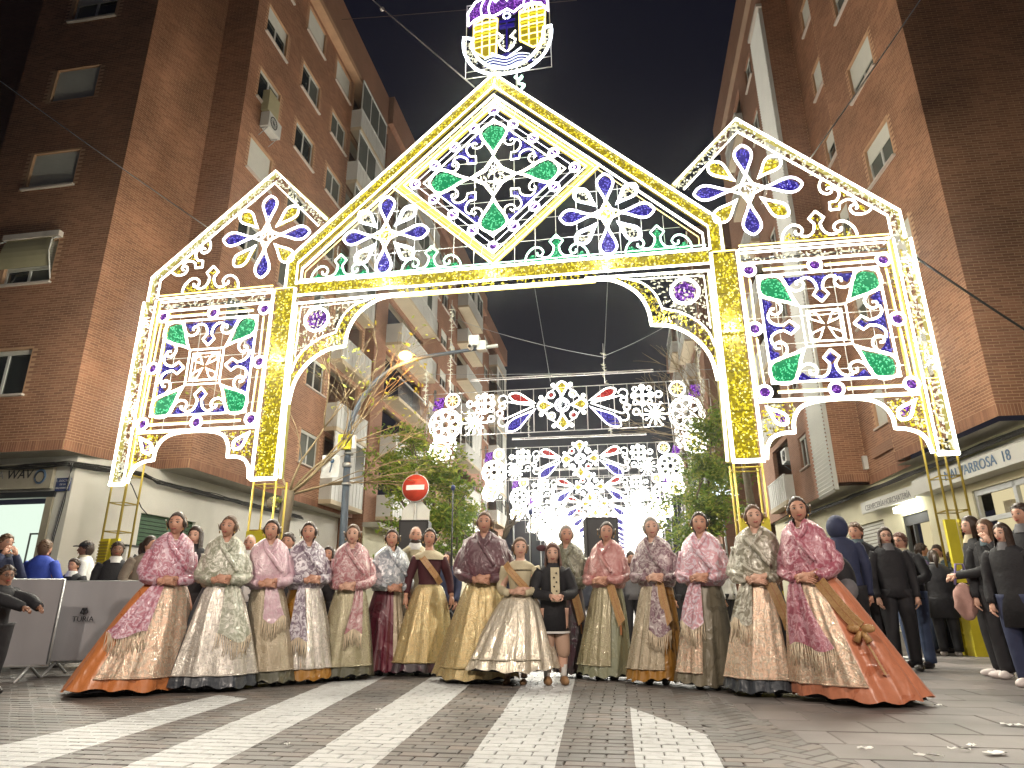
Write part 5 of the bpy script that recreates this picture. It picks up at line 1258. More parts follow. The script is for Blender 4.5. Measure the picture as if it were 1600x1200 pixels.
leafy('green leafy tree behind the lamp post and no entry sign', -3.6, 8.2, 2.8, [(-4.3, 8.2, 5.9, .65), (-4.9, 8, 5.0, .7), (-3.4, 8, 4.7, .9), (-4.5, 8.4, 4.3, .7), (-2.9, 8.1, 4.3, .6), (-3.7, 8.2, 3.2, .8), (-2.9, 8.0, 3.3, .5), (-4.5, 8, 2.2, .7)], 7000, .085, (('leaf_green', .6), ('leaf_yellow', .4)))
leafy('yellow-green tree on the right side of the lit street beside the garland pole', 4.7, 9.0, 2.8, [(4.9, 9, 4.8, .6), (5.2, 9.2, 6.0, .6), (4.6, 8.8, 3.2, .6), (5.1, 9, 3.6, .6), (4.0, 9.0, 2.3, .5)], 6000, .085, (('leaf_green', .6), ('leaf_yellow', .4)))
leafy('dark green tree farther down the right kerb', 5.4, 17.0, 2.8, [(5.4, 17, 5.0, 1.3), (6.1, 17.2, 6.3, 1.2), (4.8, 17, 3.8, .9)], 2500, .11, (('leaf_green', .8), ('leaf_yellow', .2)))
leafy('dark green tree farther down the left kerb', -5.4, 19.0, 2.8, [(-5.4, 19, 4.6, 1.2), (-5.9, 19.2, 3.6, 1.0)], 2200, .11, (('leaf_green', .8), ('leaf_yellow', .2)))
tr = thingS('bare_tree', 'small pollarded bare tree with a crooked trunk left of the tall woman in maroon', 'tree', -2.45, 11.4, 0)
x = MB(); x.tube([(-2.45, 11.4, 0), (-2.35, 11.4, 1.2), (-2.55, 11.4, 2.1)], [.16, .13, .12], 'bark', n=8); buildS(x, 'trunk', tr); x = MB(); tips = []
for d_ in ((-.6, 0, .8), (.7, 0, .8), (.1, .2, 1)): branchy(x, Vector((-2.53, 11.4, 2.05)), Vector(d_).normalized(), 1.1, .07, 2, 'bark', tips, .6)
buildS(x, 'crown', tr)
tr = thingS('bare_tree', 'bare tree with thin arching twigs under the right shoulder of the arch', 'tree', 6.4, 10.2, 0)
x = MB(); x.tube([(6.4, 10.2, 0), (6.3, 10.2, 2.5), (6.2, 10.2, 5.2)], [.17, .14, .11], 'bark', n=8); buildS(x, 'trunk', tr); x = MB(); tips = []
for d_ in ((-1, 0, .9), (-.8, -.2, .6), (-.6, .2, 1.1), (-1, .1, .5), (-.3, 0, 1.2), (-.9, -.3, 1.0)): branchy(x, Vector((6.2, 10.2, 5.1)), Vector(d_).normalized(), 1.7, .045, 3, 'twig', tips, .5, -.03, .2, 5)
buildS(x, 'crown', tr)

# hanging light strings
def hang(label, u, t, z0, z1, n):
    h = thingS('hanging_light_string', label, 'light string', u, t, z0, 'tinsel light strings hanging by the garlands'); x = MB()
    x.tube([(u, t, z0 - .3 if z1 - z0 > 1.5 else z0), (u, t, z1 + .4)], .012, 'cable_white', n=4)
    for i in range(n):
        z = R.uniform(z0, z1); a = R.uniform(0, 6.28); q = Vector((math.cos(a), math.sin(a), R.uniform(-.6, .6))) * R.uniform(.06, .15); x.tube([(u, t, z), (u + q.x, t + q.y, z + q.z)], [.014, .007], 'tinsel_silver', n=3)
    buildS(x, 'tinsel', h)
hang('long tinsel light string hanging from a wire above the nearest garland, left of its flower', -4.02, 11.8, 8.7, 12.0, 90)
hang('tinsel light string at the far left end of the nearest garland', -4.98, 11.8, 8.0, 9.5, 60)
hang('short tinsel light string hanging above the blue tail right of the flower', 1.88, 11.8, 8.5, 9.7, 30)
hang('tinsel light string hanging beside the right gold pillar at the end of the nearest garland', 5.3, 11.8, 6.0, 9.9, 110)
hang('short tinsel light string between first and second garland, left', -2.3, 21.3, 8.9, 10.1, 26)
hang('short tinsel light string between first and second garland, right', 1.9, 21.3, 8.9, 10.1, 26)

# cables
def cable(label, a, b_, sag, r, mat, ext=(0, 0)):
    a, b_ = Vector(a), Vector(b_); a2 = a - (b_ - a) * ext[0]; b2 = b_ + (b_ - a) * ext[1]; n = 18
    o = thing('overhead_cable', label, 'cable', tuple(a2), 0, 'overhead cables'); x = MB()
    pts = [a2.lerp(b2, i / n) - Vector((0, 0, sag * 4 * (i / n) * (1 - i / n))) - a2 for i in range(n + 1)]; x.tube(pts, r, mat, n=5); x.build('wire', o); return o
def A3(u, z, t=0.0): q = S2W(u, t); return Vector((q[0], q[1], z))
def at_t(px, py, t):
    P = Vector(S2W(0, t)); n_ = Vector((-sA, cA)); d = ray(px, py); k = n_.dot(P) / (n_.x * d.x + n_.y * d.y); return Vector((d.x * k, d.y * k, CAM_H + d.z * k))
cable('thin white cable from the dark left wall down to the left gable', at_t(0, 125, 1.1), at_t(337, 364, -.1), .05, .014, 'cable_white', (.15, 0))
c_ = cable('white guy wire climbing left from the apex of the arch into the sky', at_t(585, 0, 3.5), at_t(741, 136, 0), .05, .016, 'cable_white', (1.2, 0))
x = MB(); q = at_t(597, 14, 3.45) - Vector(c_.location); x.ell(tuple(q), (.07, .07, .07), 'cable_white', 8, 6); x.build('insulator', c_)
cable('pale guy wire rising from the right gable across the windows', at_t(1263, 252, 0), at_t(1436, 0, 1.2), .04, .014, 'cable_white', (0, .5))
cable('dark cable slanting from the right gable shoulder across the brick wall', at_t(1422, 396, -.05), at_t(1600, 512, .9), .04, .022, 'cable_black', (0, .6))
cable('faint wire crossing the night sky left of the coat of arms', at_t(530, 30, 9), at_t(730, 14, 9), .05, .012, 'frame_brown', (.4, .8))
cable('thin wire under the arch slanting to the top of the garland flower', at_t(838, 465, 12), at_t(860, 596, 12), .0, .010, 'galvanised', (.5, 0))
cable('thin wire under the arch falling to the short light string', at_t(949, 450, 12), at_t(944, 560, 12), .0, .010, 'galvanised', (.5, 0))
cable('thin slack wire from the left block to the garland wires', at_t(775, 515, 12), at_t(944, 558, 12), .15, .010, 'galvanised', (.4, 0))
cable('thin slack wire from the bare right tree to the garland wires', at_t(944, 556, 12), at_t(1030, 512, 12), .1, .010, 'galvanised', (0, .5))
cable('straight wire above the garland truss', at_t(770, 582, 13), at_t(1000, 578, 13), .1, .010, 'galvanised', (.6, .6))
# small star of white light hanging on the right
st = thingS('star_lamp', 'white starburst street light seen through the foot of the right gold pillar', 'star lamp', 5.1, 12.5, 4.3); x = MB()
cpos = at_t(1127, 770, 12.5); cu_, ct_ = W2S(cpos.x, cpos.y)
for i in range(26):
    v_ = Vector((R.gauss(0, 1), R.gauss(0, .4), R.gauss(0, 1))).normalized() * R.uniform(.25, .6); x.tube([(cu_, 12.5, cpos.z), (cu_ + v_.x, 12.5 + v_.y, cpos.z + v_.z)], [.02, .006], 'led_star', n=3)
buildS(x, 'ray', st); x = MB(); x.tube([(cu_, 12.6, 0), (cu_, 12.6, cpos.z)], .04, 'galvanised', n=6); buildS(x, 'post', st)

# loudspeakers on stands behind the row of women
def speaker(label, px0, px1, pyt, y, hh=.72):
    a, b_ = aty(px0, pyt, y), aty(px1, pyt, y); cx, w_ = (a.x + b_.x) / 2, (b_.x - a.x); s = thing('loudspeaker', label, 'loudspeaker', (cx, y, a.z - hh)); x = MB()
    x.box((-w_ / 2, -.19, 0), (w_ / 2, .19, hh), 'black_box'); bo = x.build('cabinet', s); x = MB(); x.box((-w_ / 2 + .025, -.205, .03), (w_ / 2 - .025, -.191, hh - .03), 'dark_metal'); x.build('grille', s)
    x = MB(); x.tube([(0, -.208, hh * .3), (0, -.212, hh * .3)], w_ * .34, 'black_box', n=18); x.build('woofer', s)
    t_ = thing('speaker_stand', label.replace('black loudspeaker', 'black tripod stand carrying the loudspeaker'), 'speaker stand', (cx, y, 0)); h = a.z - hh
    x = MB(); x.tube([(0, 0, .3), (0, 0, h - .002)], .02, 'black_box', n=8); x.build('pole', t_)
    for k in range(3): an = k * 2.094 + .5; x = MB(); x.tube([(0, 0, .75), (math.cos(an) * .45, math.sin(an) * .45, .02)], .014, 'black_box', n=6); x.build('leg', t_)
speaker('black loudspeaker behind the bearded man and the no entry sign', 627, 672, 815, 9.4)
speaker('black loudspeaker in front of the white garland glow, right of centre', 913, 962, 811, 9.0)
for (lab, px, pyt, y) in (('thin black microphone stand left of the tall maroon shawl', 708, 762, 10.5), ('thin black stand with a small lamp right of the tall maroon shawl', 829, 800, 10.5)):
    a = aty(px, pyt, y); s = thing('stand', lab, 'stand', (a.x, y, 0)); x = MB(); x.tube([(0, 0, .5), (0, 0, a.z)], .013, 'black_box', n=6); x.build('pole', s); x = MB(); x.ell((0, 0, a.z), (.035, .035, .05), 'sign_blue', 8, 6); x.build('head', s)
    for k in range(3): an = k * 2.094; x = MB(); x.tube([(0, 0, .7), (math.cos(an) * .4, math.sin(an) * .4, .02)], .01, 'black_box', n=5); x.build('leg', s)

# crowd barriers with grey covers
def barrier(label, xa, ya, xb, yb, text=False):
    a, b_ = Vector((xa, ya, 0)), Vector((xb, yb, 0)); L_ = (b_ - a).length; ang = math.atan2(yb - ya, xb - xa)
    s = thing('crowd_barrier', label, 'barrier', (xa, ya, 0), ang, 'crowd barriers on the left'); x = MB()
    x.tube([(0, 0, .16), (0, 0, 1.06), (L_, 0, 1.06), (L_, 0, .16)], .022, 'galvanised', n=7, closed=True); x.build('frame', s)
    for k in (.18, L_ - .18): x = MB(); x.tube([(k, -.28, .012), (k, 0, .16), (k, .28, .012)], .016, 'galvanised', n=5); x.build('foot', s)
    x = MB(); nx, nz = 26, 8; rows = []
    for sd in (-1, 1):
        for j in range(nz + 1):
            z = .17 + (.90) * j / nz
            rows.append([(L_ * i / nx, sd * (.035 if j < nz else .03) + sd * .022 * math.sin(i * .8 + j * .35 + sd) * (1 - j / nz * .6) + .01 * math.sin(i * 2.1), z) for i in range(nx + 1)])
    x.loft(rows[:nz + 1], 'barrier_cloth', closed_ring=False); x.loft(rows[nz + 1:], 'barrier_cloth', closed_ring=False); x.loft([rows[nz], rows[-1]], 'barrier_cloth', closed_ring=False)
    cv = x.build('cover', s)
    if text:
        x = MB(); M = Matrix(((1, 0, 0, text), (0, 0, -1, -.075), (0, 1, 0, .63), (0, 0, 0, 1)))
        text_mb(x, 'TURIA', M, .085, 'ink', .002); x.build('lettering', cv); x = MB(); M2 = Matrix(((1, 0, 0, text + .55), (0, 0, -1, -.075), (0, 1, 0, .63), (0, 0, 0, 1))); text_mb(x, 'TURIA', M2, .085, 'ink', .002); x.build('lettering', cv)
        for dx in (0, .55):
            x = MB(); cx = text + dx
            for (q0, q1) in (((-.04, .70), (-.02, .76)), ((-.02, .76), (0, .71)), ((0, .71), (.02, .76)), ((.02, .76), (.04, .70)), ((-.04, .70), (.04, .70)), ((0, .68), (0, .76))): x.tube([(cx + q0[0], -.077, q0[1]), (cx + q1[0], -.077, q1[1])], .007, 'ink', n=4)
            x.build('emblem', cv)
barrier('grey covered crowd barrier at the left edge, nearest of the barriers', -7.5, 7.5, -5.15, 7.92)
barrier('pale grey covered crowd barrier with small black print, behind the orange skirt', -5.6, 8.45, -3.4, 8.75, text=.42)
barrier('grey covered crowd barrier farther back behind the blue hooded person', -7.6, 9.3, -5.4, 9.75)

# paper scraps on the ground
lit = [(1352, 1171, .09, .02, 'crumpled white paper strip on the grey slabs, left of the long one'), (1451, 1182, .15, .012, 'long thin white strip lying on the grey slabs'), (1499, 1172, .12, .015, 'pale yellowish strip beside a white scrap near the right edge'),
       (1519, 1166, .05, .03, 'small white scrap just above the pale strip'), (1555, 1178, .12, .05, 'largest crumpled yellowish paper near the lower right corner'), (1582, 1134, .14, .05, 'torn white paper at the right edge behind the crumpled one'),
       (1466, 1103, .06, .025, 'small white scrap beside the shadow of the peach skirt'),
       (591, 1110, .05, .02, 'white scrap on the dark paving between the second and third stripe'), (448, 1165, .035, .02, 'white crumb on the brown paving left of the third stripe')]
for (px, py, L_, w_, lab) in lit:
    p = atz(px, py, .014); o = thing('paper_scrap', lab, 'litter', (p.x, p.y, .014), R.uniform(-.5, .3), 'paper scraps on the paving'); x = MB(); n = 6; rows = []
    for i in range(n + 1): rows.append([(L_ * (i / n - .5) * .9, j * w_ * .6 * R.uniform(.6, 1.3), .004 + R.uniform(0, .012)) for j in (-1, 0, 1)])
    x.loft(rows, 'paper', closed_ring=False, smooth=False); x.loft([[(p[0], p[1], p[2] - .002) for p in r_[::-1]] for r_ in rows], 'paper', closed_ring=False, smooth=False); x.build('paper', o)

# street lamps standing behind the camera, lighting the square
for (xx, yy, lab, e, colr) in ((-4.5, -5.5, 'street lamp standing behind the camera on the left', 2000, (1, .86, .72)), (6.5, -6.5, 'street lamp standing behind the camera on the right', 2000, (1, .86, .74))):
    s = thing('street_lamp', lab, 'street lamp', (xx, yy, 0)); x = MB(); x.tube([(0, 0, 0), (0, 0, 7.5), (0, .6, 7.9), (0, 1.3, 8.0)], [.09, .07, .05, .05], 'pole_blue', n=8); x.build('pole', s)
    x = MB(); x.box((-.15, 1.1, 7.95), (.15, 1.7, 8.05), 'galvanised'); x.build('lamp_head', s)
    l_ = D.lights.new('lamp_light', 'SPOT'); l_.energy = e; l_.spot_size = rad(72); l_.spot_blend = 0.9; l_.color = colr; l_.shadow_soft_size = .25; o = D.objects.new('lamp_light', l_); COL.objects.link(o); o.parent = s; o.location = (0, 1.4, 7.75); o.rotation_euler = (Vector((0, 0, -1)).rotation_difference((Vector((-.15 * xx, 7.0, 1.3)) - Vector((xx, yy + 1.4, 7.75))).normalized())).to_euler()
# ================================================================ PEOPLE
def rot_z(a): return Matrix.Rotation(a, 4, 'Z')
def head(mb, c, yaw, tilt, skin, sc=1.0, beard=None, glasses=False, mouth=1):
    i0 = len(mb.v)
    def shape(p, q):
        x, y, z = p.x, p.y, p.z
        q = q.copy(); fr = max(0, -y)
        if z < -.1: k = 1 - .30 * min(1, (-z - .1) / .8); q.x *= k
        if z < -.2 and y > 0: q.y *= (1 - .35 * min(1, (-z - .2)))
        d = math.exp(-((x / .16) ** 2)) * fr
        q.y -= .024 * math.exp(-((z + .18) / .13) ** 2) * d; q.y -= .010 * math.exp(-((z - .02) / .2) ** 2) * d       # nose
        q.y -= .010 * math.exp(-((z + .82) / .16) ** 2) * math.exp(-((x / .3) ** 2))                                      # chin
        q.y += .009 * math.exp(-((z - .08) / .12) ** 2) * (math.exp(-(((x - .38) / .2) ** 2)) + math.exp(-(((x + .38) / .2) ** 2))) * fr
        q.y -= .004 * math.exp(-((z - .30) / .12) ** 2) * fr
        q.y -= .005 * math.exp(-((z + .48) / .08) ** 2) * math.exp(-((x / .28) ** 2)) * fr
        return q
    mb.ell((0, 0, 0), (.073, .092, .110), skin, 24, 20, fn=shape)
    for s in (-1, 1):
        mb.ell((s * .029, -.080, .008), (.0145, .008, .0060), 'eye_white', 8, 5); mb.ell((s * .029, -.0865, .008), (.0062, .004, .0056), 'eye_dark', 6, 4)
        mb.tube([(s * .046, -.076, .014), (s * .030, -.090, .0185), (s * .014, -.084, .012)], .0022, 'eye_dark', n=3)
        mb.tube([(s * .050, -.074, .032), (s * .032, -.090, .038), (s * .014, -.092, .033)], [.0012, .0026, .0018], 'hair_dark', n=4)
        mb.ell((s * .074, .005, -.005), (.008, .016, .028), skin, 7, 6)
    mb.tube([(-.024, -.082, -.050), (-.010, -.094, -.053), (0, -.096, -.055), (.010, -.094, -.053), (.024, -.082, -.050)], [.002, .0055, .0062, .0055, .002], 'lips', n=5)
    if mouth: mb.tube([(-.018, -.0875, -.0515), (0, -.0995, -.0555), (.018, -.0875, -.0515)], .0028, 'teeth', n=4)
    if beard: mb.ell((0, -.020, -.062), (.066, .070, .060), beard, 14, 9, fn=lambda p, q: q if p.z < .35 else Vector((q.x, q.y * .8 + .01, q.z * .7 - .02)))
    if glasses:
        for s in (-1, 1): mb.tube([(s * .030 + math.cos(a) * .020, -.098, .010 + math.sin(a) * .016) for a in np.linspace(0, 6.283, 11)[:-1]], .0022, 'black_box', n=4, closed=True); mb.tube([(s * .05, -.096, .014), (s * .076, -.01, .014)], .002, 'black_box', n=4)
        mb.tube([(-.012, -.098, .014), (.012, -.098, .014)], .002, 'black_box', n=4)
    M = Matrix.Translation(c) @ rot_z(yaw) @ Matrix.Rotation(tilt, 4, 'Y') @ Matrix.Scale(sc, 4); mb.xform(M, i0)
def haircap(mb, c, yaw, tilt, mat, style, sc=1.0):
    i0 = len(mb.v)
    big = 1.0 if style in ('buns',) else 1.05
    def shape(p, q):
        q = q.copy(); x, y, z = p.x, p.y, p.z
        # pull the front of the cap up to the hairline
        lim = .58 if style in ('buns', 'long', 'pony', 'longfront') else .52
        if style == 'short' or style == 'boy': low = -.15
        else: low = -.35
        if y < .1:
            edge = lim - (lim - low) * max(0, min(1, (y + .75) / .85)) if y > -.75 else lim
            if z < edge: t = edge; q.z = .118 * t; k = math.sqrt(max(0.05, 1 - t * t)); q.x = q.x / max(.05, math.hypot(x, y)) * k * .90; q.y = q.y / max(.05, math.hypot(x, y)) * k * .90
        return q
    mb.ell((0, .006, .006), (.082 * big, .100 * big, .121 * big), mat, 20, 16, fn=shape)
    if style in ('buns',):
        for s in (-1, 1):
            mb.ell((s * .074, .004, .002), (.020, .034, .038), mat, 10, 8)
            for k in range(3):
                r_ = .034 - k * .010; mb.tube([(s * (.072 + .005 * k), -.002 + math.cos(a) * r_, .004 + math.sin(a) * r_) for a in np.linspace(0, 6.283, 15)[:-1]], .0105, mat, n=6, closed=True)
        for k in range(3): r_ = .052 - k * .015; mb.tube([(math.cos(a) * r_, .105 + .008 * k, .0 + math.sin(a) * r_) for a in np.linspace(0, 6.283, 17)[:-1]], .013, mat, n=6, closed=True)
    if style in ('long', 'longfront'):
        rows = []
        for j, z in enumerate((.05, .0, -.06, -.13, -.22, -.32, -.40)):
            k = 1 + .10 * j * .5; row = []
            for i in range(15):
                a = rad(-38 + 256 * i / 14) if style == 'long' else rad(-48 + 276 * i / 14)
                rx, ry = .083 * k, .098 * (1 + .03 * j); row.append((math.cos(a) * rx * (1 + .05 * math.sin(i * 2.3 + j)), .004 + math.sin(a) * ry * (1 + .05 * math.sin(i * 1.7 + j)), z - .01 * math.sin(i * 1.9)))
            rows.append(row)
        mb.loft(rows, mat, closed_ring=False); mb.loft([[(p[0] * .86, p[1] * .86, p[2]) for p in r_] for r_ in rows[::-1]], mat, closed_ring=False)
        mb.loft([rows[-1], [(p[0] * .86, p[1] * .86, p[2]) for p in rows[-1]]], mat, closed_ring=False)
    if style == 'pony': mb.tube([(0, .09, .05), (0, .14, .02), (0, .15, -.08), (0, .13, -.2)], [.025, .04, .035, .01], mat, n=8)
    if style in ('short', 'boy', 'curly'):
        for k in range(70 if style == 'curly' else 46):
            a = R.uniform(0, 6.28); b_ = R.uniform(.1, 1.45); p = Vector((math.cos(a) * math.cos(b_) * .082, math.sin(a) * math.cos(b_) * .10 + .006, math.sin(b_) * .122))
            if p.y < -.03 and p.z < .065: continue
            mb.ell(tuple(p), (.020, .020, .012), mat, 6, 4)
    M = Matrix.Translation(c) @ rot_z(yaw) @ Matrix.Rotation(tilt, 4, 'Y') @ Matrix.Scale(sc, 4); mb.xform(M, i0)
def hand(mb, wr, d, pn, side, skin, curl=.5, sc=1.0):
    """palm from the wrist along d, palm facing pn, thumb on +side of d x pn"""
    wr, d, pn = Vector(wr), Vector(d).normalized(), Vector(pn).normalized(); pn = (pn - d * d.dot(pn)).normalized(); s = d.cross(pn) * side
    mb.tube([wr - d * .01, wr + d * .03 * sc, wr + d * .085 * sc], [(.020 * sc, .020 * sc), (.026 * sc, .030 * sc), (.024 * sc, .034 * sc)], skin, n=8)
    for i, L_ in enumerate((.066, .074, .070, .054)):
        o_ = (1.5 - i) * .0175 * sc; p = wr + d * .082 * sc + s * o_; a1 = curl * .9; a2 = curl * 1.9
        q1 = p + (d * math.cos(a1) + pn * math.sin(a1)) * L_ * .5 * sc; q2 = q1 + (d * math.cos(a2) + pn * math.sin(a2)) * L_ * .5 * sc
        mb.tube([p - d * .01, p, q1, q2], [.0085 * sc, .0088 * sc, .0078 * sc, .0055 * sc], skin, n=6)
    p = wr + d * .03 * sc + s * .026 * sc; mb.tube([p, p + (d * .6 + s * .7 + pn * .3).normalized() * .032 * sc, p + (d * .9 + s * .35 + pn * .5).normalized() * .060 * sc], [.011 * sc, .010 * sc, .007 * sc], skin, n=6)
def limb(mb, pts, rs, mat, n=10):
    sp = []; rr = []
    P = [Vector(p) for p in pts]; k = 4
    for i in range(len(P) - 1):
        for j in range(k):
            t = j / k; a = P[i - 1] if i else P[i]; b_ = P[i + 2] if i + 2 < len(P) else P[i + 1]
            sp.append(.5 * (2 * P[i] + (P[i + 1] - a) * t + (2 * a - 5 * P[i] + 4 * P[i + 1] - b_) * t * t + (3 * P[i] - a - 3 * P[i + 1] + b_) * t ** 3)); rr.append(rs[i] * (1 - t) + rs[i + 1] * t)
    sp.append(P[-1]); rr.append(rs[-1]); mb.tube(sp, rr, mat, n=n)
def ring(z, cx, cy, rx, ry, n=28, fn=None):
    out = []
    for i in range(n):
        a = 2 * math.pi * i / n; k = fn(a, z) if fn else (1, 0); out.append((cx + math.cos(a) * rx * k[0], cy + math.sin(a) * ry * k[0], z + k[1]))
    return out
FRONT = -math.pi / 2
def folk_woman(name, label, hx, hy, H, rotz, skirt, apron, shawl, hemL, hemR, hem_z=.06, head_yaw=None, sash=False, bow=False, bare=None, child=False,
               lean=0.0, tail='fringe', hair='hair_dark', apron_c=0.0, apron_w=58, skin='skin', arms='folded', tilt=0.0, shw=1.0):
    P = atz(hx, hy, H); k = H / 1.68; bx, by = P.x, P.y
    t = thing(name, label, 'woman' if not child else 'girl', (bx, by, 0), rotz, 'women and children in folk dress')
    ppm = F_PX / ((Vector((bx, by, 0)) - Vector((0, 0, CAM_H))).dot(fw))
    # hem centre and width measured in the picture, put into the local frame
    cl, cr_ = aty(hemL[0], hemL[1], by), aty(hemR[0], hemR[1], by); hcx = (cl.x + cr_.x) / 2 - bx; hr = (cr_.x - cl.x) / 2 * (.95 if (cr_.x - cl.x) > .9 else 1.08)
    off = rot_z(-rotz) @ Vector((hcx, 0, 0)); hy_off = off.y; hx_off = off.x
    rs_ = random.Random(int(hx * 7 + hy)); ph = [rs_.uniform(0, 6.28) for _ in range(6)]
    hyaw = -rotz * .75 if head_yaw is None else head_yaw
    lean += rs_.uniform(-.02, .02); hc = Vector((lean, -.01, 1.548 * k))
    hdz, hdx = rs_.uniform(-.05, .04), rs_.uniform(-.05, .05); tilt = tilt + rs_.uniform(-.10, .10); t.rotation_euler.y = rs_.uniform(-.02, .02)
    body = MB(); limb(body, [(0, .01, .95 * k), (0, .01, 1.15 * k), (lean * .6, .01, 1.34 * k)], [.085, .090, .085], skin, 14)
    limb(body, [(lean * .7, .012, 1.36 * k), (lean * .9, .005, 1.43 * k), (lean, .0, 1.49 * k)], [.075, .047, .045], skin, 12)
    head(body, hc, hyaw, tilt, skin, k if not child else k * 1.12)
    if arms == 'folded':
        for s in (-1, 1):
            e = Vector((s * .205 * k * shw, -.02, 1.07 * k)); w_ = Vector((s * .045 + hdx, -.225 * shw, ((1.03 if s > 0 else 1.00) + hdz) * k)); limb(body, [(s * .13 + lean * .6, .01, 1.27 * k), e, w_], [.035, .034, .023], skin); hand(body, w_, (-s * .9, -.15, -.1 - .1 * s), (0, .8, -.5), -s, skin, .55, k)
    else:
        for s in (-1, 1):
            e = Vector((s * .25 * k, .03, 1.08 * k)); w_ = Vector((s * .27 * k, -.06, .86 * k)); limb(body, [(s * .155, 0, 1.33 * k), e, w_], [.050, .038, .024], skin); hand(body, w_, (0, -.25, -1), (-s, 0, 0), s, skin, .35, k)
    body.build('body', t)
    x = MB(); haircap(x, hc, hyaw, tilt, hair, 'buns', k if not child else k * 1.12); ho = x.build('hair', t)
    # comb, hair pins and earrings
    x = MB(); i0 = 0
    x.tube([(math.cos(a) * .042, .112, .055 + math.sin(a) * .040) for a in np.linspace(0, 3.14, 9)], .0075, 'gold', n=5); x.loft([[(math.cos(a) * .040, .110, .055 + math.sin(a) * .040 * q) for a in np.linspace(0, 3.14, 9)] for q in (0, 1)], 'gold', closed_ring=False)
    M = Matrix.Translation(hc) @ rot_z(hyaw) @ Matrix.Scale(k, 4); x.xform(M); x.build('hair_comb', t)
    for s in (-1, 1):
        x = MB(); x.tube([(s * .100, -.034, .03), (s * .102, .03, -.03)], .003, 'gold', n=4); x.ell((s * .100, -.036, .032), (.008, .008, .008), 'pearl', 6, 5); x.xform(M); x.build('hair_pin', t)
        x = MB(); x.ell((s * .076, -.030, -.052), (.007, .006, .014), 'gold', 6, 5); x.xform(M); x.build('earring', t)
    x = MB(); x.tube([(lean * .8 + math.cos(a) * .062, -.01 + math.sin(a) * .066, (1.405 + .018 * math.sin(a)) * k) for a in np.linspace(0, 6.283, 19)[:-1]], .0055, 'pearl', n=5, closed=True); x.build('necklace', t)
    # skirt
    def srad(z):
        f_ = max(0, min(1, (1.0 * k - z) / (1.0 * k - hem_z))); g = .60 * f_ ** .45 + .40 * f_ ** 1.15; return f_, g
    def sk(a, z, ext=0.0, amp=1.0):
        f_, g = srad(z); r0 = .125; rx = r0 + (hr - r0) * g; ry = r0 + (hr * .86 - r0) * g
        pl = 1 + amp * (.125 * f_ ** .55 * (abs(math.sin((4.5 + int(ph[3]) % 3) * a + ph[0] + 1.5 * math.sin(a + ph[1]) + .8 * math.sin(3 * a + ph[4]))) ** .7 - .62) + .05 * f_ * (abs(math.sin(8.5 * a + ph[5] + .6 * z)) ** .8 - .6) + .04 * f_ * math.sin(5 * a + ph[2] + 1.5 * z) + .022 * math.sin(31 * a + ph[3] + 2 * z) * min(1, f_ * 4) * (1 - .6 * f_))
        return Vector((hx_off * f_ ** 1.2 + math.cos(a) * (rx * pl + ext), hy_off * f_ ** 1.2 + math.sin(a) * (ry * pl + ext), z))
    zs = [1.0, .985, .96, .92, .86, .78, .66, .52, .38, .24, .14]; zs = [z * k for z in zs if z * k > hem_z + .03] + [hem_z]; n = 88
    x = MB(); rows = [[sk(2 * math.pi * i / n, z) + (Vector((0, 0, .012 * math.sin(13 * 2 * math.pi * i / n + ph[0]) + .012 * math.sin(3 * 2 * math.pi * i / n + ph[2]))) if z == hem_z else Vector()) for i in range(n)] for z in zs]; x.loft(rows, skirt)
    x.loft([rows[-1], [Vector((p.x * .94 + hx_off * .06, p.y * .94 + hy_off * .06, p.z + .03)) for p in rows[-1]]], skirt)
    so = x.build('skirt', t)
    x = MB(); x.loft([[sk(2 * math.pi * i / n, z, -.06) * 1 for i in range(n)] for z in (hem_z + .12, max(.03, hem_z - .012))], 'cloth_black'); x.build('petticoat', t)
    # apron
    if apron:
        x = MB(); na = 30; ah = hem_z + .10; az = [z for z in zs if z > ah + .02] + [ah]; ac = FRONT + apron_c; aw = rad(apron_w)
        rows = []
        for z in az:
            f_, g = srad(z); w_ = aw * (1.0 if f_ > .1 else .8 + 2 * f_); rows.append([sk(ac - w_ + 2 * w_ * i / na, z, .014 + .010 * math.sin(i * .9 + ph[4]) * f_, 1.0) for i in range(na + 1)])
        x.loft(rows, apron, closed_ring=False)
        x.loft([[p + (Vector((p.x - hx_off, p.y - hy_off, 0)).normalized() * -.008) for p in r_] for r_ in rows], apron, closed_ring=False)
        ao = x.build('apron', t)
        x = MB()
        for q in range(46):
            a = ac + rs_.uniform(-.7, .7) * aw; z = rs_.uniform(ah + .03, ah + .42 * k); p = sk(a, z, .030); x.octa(tuple(p), rs_.uniform(.003, .007), 'sequin')
        o_ = x.build('sequins', ao); o_['kind'] = 'stuff'
        x = MB(); x.tube(rows[-1], .009, apron, n=4); x.build('apron_hem', ao)
    # bodice or shawl
    if bare:
        x = MB(); prof = [(1.005, .128, .112), (1.05, .122, .106), (1.15, .138, .122), (1.25, .155, .132), (1.325, .165, .118), (1.345, .150, .10)]
        x.loft([ring(z * k, lean * .5 * (z - 1) / .35, .01, a * k, b_ * k, 26) for z, a, b_ in prof], bare, cap0=False); x.build('bodice', t)
        x = MB()
        for s in (-1, 1): limb(x, [(s * .150 + lean * .6, .0, 1.32 * k), (s * .235 * k, .02, 1.09 * k), (s * .262 * k if arms != 'folded' else s * .09, -.04 if arms != 'folded' else -.20, .90 * k if arms != 'folded' else 1.02 * k)], [.062, .052, .036], bare)
        x.build('sleeves', t)
